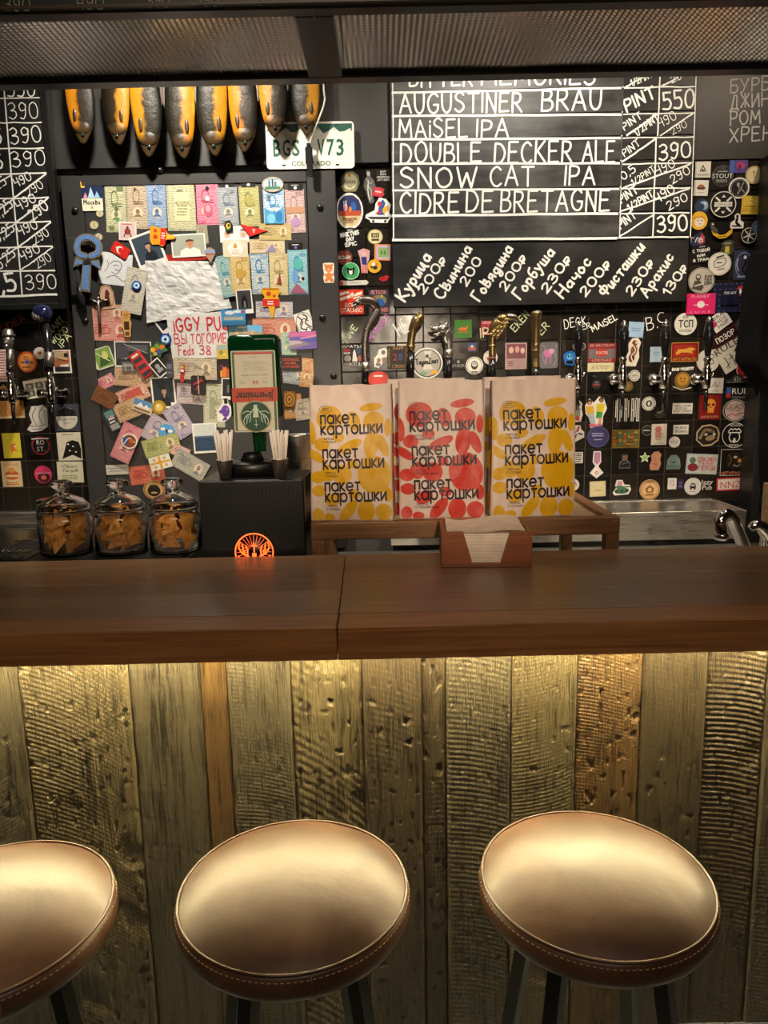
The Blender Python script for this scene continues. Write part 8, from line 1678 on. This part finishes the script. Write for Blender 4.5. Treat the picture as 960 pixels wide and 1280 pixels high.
# ------------------------------------------------------------------ beer taps
M_bh = plain('black_tap_handle', (0.009, 0.009, 0.010), 0.18)
M_blackhose = M_blackplastic
def tap_body(t, x, z, y=2.60, side=1):
    """wall tap: shank from the tiles, barrel, lever, spout; z = barrel centre"""
    T0 = Matrix.Translation((x, 0, z)) @ Matrix.Rotation(-pi / 2, 4, 'X')
    mb = MB(); mb.lathe([(0.020, -(WY - .0005)), (0.020, -(WY - .007)), (0.012, -(WY - .012)), (0.0105, -y), ][::-1], M_chrome, 20, T0 @ Matrix.Diagonal((1, 1, -1, 1)) if False else Matrix.Translation((x, 0, z)) @ Matrix.Rotation(pi / 2, 4, 'X')); mb.build('wall_shank').parent = t
    mb = MB(); mb.lathe([(0.006, -.034), (0.0135, -.030), (0.0145, -.01), (0.016, .004), (0.0135, .012), (0.0150, .022), (0.0135, .034), (0.010, .042), (0.010, .060), (0.0125, .064), (0.0125, .072), (0.008, .076)], M_chrome, 24, Matrix.Translation((x, y, z))); mb.build('tap_body').parent = t
    mb = MB(); mb.lathe([(0.0135, -.012), (0.0145, 0), (0.0135, .012), (0.006, .017)], M_chrome, 18, Matrix.Translation((x - side * .030, y - .004, z + .002)) @ Matrix.Rotation(-side * pi / 2, 4, 'Y')); mb.tube([(x, y, z + .002), (x - side * .024, y - .003, z + .002)], .006, M_chrome, 10); mb.build('flow_control').parent = t
    mb = MB(); mb.tube([(x + side * .010, y, z + .008), (x + side * .021, y - .002, z + .012), (x + side * .023, y - .002, z + .024)], [.004, .003, .0035], M_chrome, 8); mb.build('side_lever').parent = t
    mb = MB(); mb.tube([(x, y, z - .032), (x, y - .006, z - .060), (x, y - .004, z - .105)], [.0075, .0065, .006], M_bh, 12); mb.build('spout').parent = t
def wt_(name, label, x, z, group):
    t = thing(name, label, 'beer tap', (0, 0, 0), (0, 0, 0), group); return t
GT = 'beer taps with plain black handles'
for i, (px, ptop, lb_) in enumerate([(722, 402, 'black-handled chrome beer tap next to the crumpled yellow bag'), (778, 402, 'black-handled chrome beer tap beside the higher blue sticky note'), (829.5, 402, 'black-handled chrome beer tap beside the lower blue sticky note'), (883, 397, 'black-handled chrome beer tap in front of the white ring-print sticker')]):
    t = wt_('beer_tap', lb_, 0, 0, GT); b_ = P(px, 474, 2.60); top = P(px, ptop, 2.60); tap_body(t, b_.x, b_.z)
    H = top.z - b_.z - .072
    mb = MB(); mb.lathe([(0.008, 0.0765), (0.009, .079), (0.0115, .095), (0.0165, .13), (0.017, .16), (0.0135, H + .045), (0.011, H + .055), (0.010, H + .058)], M_bh, 24, Matrix.Translation((b_.x, 2.60, b_.z))); mb.build('handle').parent = t
    mb = MB(); mb.lathe([(0.0108, H + .0585), (0.012, H + .062), (0.009, H + .070), (0.004, H + .076), (0.001, H + .077)], M_chrome, 20, Matrix.Translation((b_.x, 2.60, b_.z))); mb.build('finial').parent = t
M_gold = plain('aged_brass', (0.30, 0.21, 0.09), 0.34, .9); M_silv = plain('aged_silver', (0.40, 0.37, 0.33), 0.33, .9); M_snake = plain('gunmetal_scales', (0.22, 0.19, 0.16), 0.3, .9)
GT2 = 'beer taps with cast figure handles'
def shaft_tap(label, px, pbase, ptop, rad=.0125, mat=None):
    """tap whose black lower shaft goes behind the bags; returns thing, x, z of shaft top"""
    t = wt_('figure_tap', label, 0, 0, GT2); zb2 = P(px, 500, 2.60).z; b_ = P(px, 500, 2.60); top = P(px, ptop, 2.60)
    tap_body(t, b_.x, zb2 - .02)
    mb = MB(); mb.tube([(b_.x, 2.60, zb2 + .0565), (top.x, 2.60, P(px, pbase, 2.60).z)], [.011, rad], M_bh, 16); mb.build('black_shaft').parent = t
    return t
def Q(px, py, dy=0): q = P(px, py, 2.60); return (q.x, 2.60 + dy, q.z)
# cobra
t = shaft_tap('cobra-headed beer tap handle nearest the cabinet', 457, 452, 452)
pts = smooth_path([Q(457, 453), Q(456, 438), Q(457, 420), Q(461, 406), Q(468, 395), Q(471, 386), Q(466, 379, -.01), Q(457, 376.5, -.015), Q(448, 378, -.018), Q(442, 382, -.018)], 5)
L_ = len(pts); rad = []
for i in range(L_):
    f = i / (L_ - 1); rad.append(.0125 + .0055 * max(0, 1 - abs(f - .45) / .2) + (.004 if .62 < f < .85 else 0) - (.006 * max(0, (f - .85) / .15)))
mb = MB(); mb.tube(pts, rad, M_snake, 14, flat=.8); mb.build('cobra_body').parent = t
mb = MB()
for i in range(2, int(L_ * .55)):
    p_ = Vector(pts[i]); mb.lathe([(rad[i] + .0012 * cos(a), .0016 * sin(a)) for a in [2 * pi * k / 6 for k in range(6)]], M_snake, 14, Matrix.Translation(p_), closed=True)
mb.build('scale_rings').parent = t
mb = MB(); mb.ball(Q(449, 379, -.02), (.012, .010, .0075), M_snake, 14, 8); mb.tube([Q(446, 381, -.02), Q(440, 385, -.02), Q(437, 384, -.02)], [.006, .004, .001], M_snake, 8); mb.tube([Q(448, 382, -.02), Q(443, 388, -.02)], [.005, .001], M_snake, 8); mb.build('cobra_head').parent = t
mb = MB(); mb.tube([Q(457, 452.5), Q(457, 464)], [.0145, .0145], M_silv, 16); mb.build('collar').parent = t
# brass knob cane
t = shaft_tap('beer tap handle like a stubby brass cane with a bulb head', 514, 440, 433)
mb = MB(); mb.tube(smooth_path([Q(514, 438), Q(514, 430), Q(515, 422), Q(517, 410), Q(521, 402), Q(524, 396), Q(522, 391.5)], 4), [.0115, .012, .0125, .0128, .0125, .012, .0118, .0118, .012, .0125, .013, .0135, .0145, .016, .0175, .019, .0195, .020, .0195, .0185, .0175, .015, .012, .0085, .004], M_gold, 16); mb.build('cane_head').parent = t
mb = MB(); mb.tube([Q(514, 432), Q(514, 434)], .0145, M_gold, 16); mb.build('collar').parent = t
# wolf
t = shaft_tap('snarling silver wolf-head beer tap handle', 561, 447, 436)
mb = MB(); mb.tube(smooth_path([Q(561, 437), Q(561, 428), Q(560, 420), Q(556, 414, -.004)], 4), [.013, .013, .0135, .014, .0145, .015, .016, .017, .018, .0185, .019, .019, .018], M_silv, 14); mb.build('neck').parent = t
mb = MB(); mb.ball(Q(553, 411, -.01), (.021, .017, .0165), M_silv, 16, 10); mb.tube([Q(551, 410, -.012), Q(544, 411.5, -.016), Q(538.5, 411, -.016)], [.0125, .009, .006], M_silv, 12); mb.tube([Q(552, 416, -.012), Q(545, 419, -.014), Q(541, 418.5, -.014)], [.009, .006, .003], M_silv, 10)
mb.ball(Q(538.5, 409.5, -.017), (.0045, .004, .0035), M_silv); mb.tube([Q(556, 407, -.004), Q(561, 402.5, .002)], [.007, .001], M_silv, 8); mb.tube([Q(550, 406, -.016), Q(553, 401.5, -.014)], [.006, .001], M_silv, 8)
for k in range(9):
    a = k * .5; mb.tube([Q(558 + cos(a) * 3, 414 + k * 1.6, -.012 + .004 * sin(a)), Q(563 + cos(a) * 3, 419 + k * 1.9, -.009)], [.005, .0012], M_silv, 6)
mb.build('wolf_head').parent = t
mb = MB(); mb.tube([Q(541.5, 413.7, -.016), Q(547, 414.5, -.016)], .0022, plain('wolf_mouth', (0.08, 0.02, 0.015), .5), 8); mb.build('mouth').parent = t
mb = MB(); mb.ball(Q(548.5, 408.3, -.027), (.0022, .002, .0018), M_bh, 8, 6); mb.build('eye').parent = t
mb = MB(); mb.tube([Q(561, 436.5), Q(561, 446.5)], [.0145, .0155], M_silv, 16); mb.build('collar').parent = t
# eagle
t = shaft_tap('gold feathered eagle-head beer tap handle with a long dark beak', 615.5, 448, 436)
mb = MB(); mb.tube(smooth_path([Q(615.5, 447), Q(615.5, 430), Q(616, 418), Q(618, 409), Q(624, 401, -.005)], 4), [.0125, .0125, .0125, .0125, .0125, .0128, .013, .0133, .0138, .0145, .0152, .016, .017, .0175, .018, .018, .0165], M_gold, 14); mb.build('neck').parent = t
mb = MB(); mb.ball(Q(628, 398, -.008), (.022, .016, .0145), M_gold, 16, 10)
for k in range(26):
    f = k / 25; cx_ = 616 + f * 18 + (k % 3 - 1) * 3.0 * (1 - f); cy_ = 418 - f * 22 + (k % 3) * 3.2
    mb.ball(Q(cx_, cy_, -.017 - .004 * (k % 2)), (.0058, .0035, .0042), plain('feather_gold', (0.55, 0.40, 0.16), .3, .9), 8, 5)
mb.build('feathered_head').parent = t
mb = MB(); mb.tube(smooth_path([Q(633, 396.5, -.012), Q(641, 397, -.014), Q(646, 401, -.014), Q(648, 407, -.013)], 4), [.0125, .0125, .012, .0115, .011, .010, .009, .008, .007, .0055, .004, .0025, .001], M_snake, 12); mb.build('beak').parent = t
mb = MB(); mb.ball(Q(634, 396, -.026), (.003, .002, .003), M_bh, 8, 6); mb.build('eye').parent = t
mb = MB(); mb.tube([Q(615.5, 431), Q(615.5, 433)], .0148, M_gold, 16); mb.build('collar').parent = t
# straight brass cane
t = shaft_tap('straight brass cane beer tap handle with flared top', 669.5, 460, 436)
mb = MB(); mb.tube([Q(669.5, 459), Q(669.5, 432), Q(670, 412), Q(670, 398), Q(670.5, 392), Q(670.5, 390)], [.0135, .0135, .0145, .016, .0195, .0175], M_gold, 18); mb.build('cane_head').parent = t
mb = MB(); mb.tube([Q(670.5, 391), Q(670.5, 388.6)], [.0155, .012], M_silv, 18); mb.build('cap').parent = t
for yy_ in (430, 437):
    mb = MB(); mb.tube([Q(669.5, yy_), Q(669.5, yy_ + 1.6)], .0152, M_gold, 16); mb.build('collar').parent = t
# left pair
t = wt_('figure_tap', 'beer tap with a glossy navy and silver paw-shaped knob', 0, 0, GT2); b_ = P(64, 492, 2.60); tap_body(t, b_.x, b_.z)
mb = MB(); mb.tube([(b_.x, 2.60, b_.z + .0765), Q(62, 455), Q(57, 400)], [.011, .014, .013], M_bh, 16); mb.build('black_shaft').parent = t
mb = MB(); mb.ball(Q(54, 392, -.004), (.034, .028, .030), plain('navy_enamel', (0.012, 0.014, 0.06), .12, coat=.5), 20, 12); mb.build('knob').parent = t
mb = MB()
for k in range(6):
    a = radians(200 + k * 26); mb.ball(Q(51.5 + 7 * cos(a), 396 - 5.5 * sin(a) * .8 - 3, -.028 + .003 * abs(k - 2.5)), (.006, .005, .011), M_silv, 8, 6)
mb.ball(Q(47, 397, -.022), (.010, .008, .008), M_silv, 10, 6); mb.build('paw_claws').parent = t
mb = MB(); mb.tube([Q(61.5, 440), Q(62, 458)], [.0165, .0165], M_silv, 18); mb.build('collar').parent = t
t = wt_('figure_tap', 'beer tap topped by a carved silver face with a hat, at the picture edge', 0, 0, GT2); b_ = P(15, 492, 2.60); tap_body(t, b_.x, b_.z)
mb = MB(); mb.tube([(b_.x, 2.60, b_.z + .0765), Q(13, 458)], [.011, .013], M_bh, 16); mb.build('black_shaft').parent = t
mb = MB(); mb.tube([Q(13, 458), Q(12.5, 436)], [.0135, .0125], M_silv, 16); mb.build('collar').parent = t
mb = MB(); mb.ball(Q(10.5, 427, -.004), (.018, .018, .024), M_silv, 18, 12); mb.ball(Q(10.5, 429, -.022), (.0035, .005, .005), M_silv, 8, 6); mb.ball(Q(10.5, 433, -.016), (.010, .008, .008), M_silv, 10, 6)
for s_ in (-1, 1): mb.ball(Q(10.5 + s_ * 6, 424, -.002), (.006, .006, .006), M_silv, 8, 6); mb.ball(Q(10.5 + s_ * 2.3, 425.5, -.0185), (.0035, .003, .002), M_bh, 8, 6)
mb.build('carved_face').parent = t
mb = MB(); q = Q(10.5, 419); mb.lathe([(.022, -.003), (.024, 0), (.019, .004), (.017, .016), (.012, .021), (.001, .022)], M_silv, 24, Matrix.Translation(q)); mb.build('hat').parent = t
bpy.context.view_layer.update()

# ------------------------------------------------------------------ black cloth hanging at the right edge
M_cloth = plain('black_cloth', (0.004, 0.004, 0.0045), .95, spec=.15)
t = thing('black_jacket', 'black jacket hanging over the tile edge next to the round stickers', 'jacket', tuple(P(948, 330, 2.6)))
mb = MB(); vs = []; fs = []; nu, nv = 26, 50
outl = lambda v: (936 + 14 * max(0, .16 - v) * 6 if v < .16 else 936 - 6 * min(1, (v - .16) * 4) + (26 if v > .42 else 0) * min(1, max(0, (v - .42) * 9)))
for sd in (0, 1):
    for j in range(nv + 1):
        v = j / nv; py = 312 + v * 330; xl = outl(v)
        for i in range(nu + 1):
            u = i / nu; px = xl + (1010 - xl) * u; q = P(px, py, 2.56)
            dd = .012 * sin(u * 17 + 2 * noise.noise((u * 2, v * 3, 0))) * min(1, v * 4 + .2) + .02 * noise.noise((u * 3, v * 4, 5)); edge = .03 * (1 - min(1, u * 6)) ** 2
            vs.append((q.x, 2.565 + dd + edge + (.02 if sd else 0), q.z))
n1 = (nu + 1) * (nv + 1)
for j in range(nv):
    for i in range(nu):
        a = j * (nu + 1) + i; fs.append((a, a + 1, a + nu + 2, a + nu + 1)); fs.append(tuple(n1 + q for q in (a, a + nu + 1, a + nu + 2, a + 1)))
for j in range(nv):
    for e in (0, nu): a = j * (nu + 1) + e; fs.append((a, a + nu + 1, n1 + a + nu + 1, n1 + a))
for i in range(nu):
    for e in (0, nv): a = e * (nu + 1) + i; fs.append((a, a + 1, n1 + a + 1, n1 + a))
mb.add(vs, fs, M_cloth, True); child(mb, 'draped_body', t)
mb = MB(); mb.tube([tuple(P(955, 318, 2.60)), tuple(P(955, 312, 2.68))], .006, M_chrome, 8); child(mb, 'hook', t)
wb = P(958, 640, 2.2)
mb = MB(); mb.box(P(955, 640, 2.2).x, P(955, 640, 2.2).x + .12, 2.2, 2.218, WTZ + .0003, P(957, 604, 2.2).z, M_ply, .003)
tag(mb.build('wooden_board'), 'pale wooden board edge standing behind the chrome tap at the picture edge', 'board')
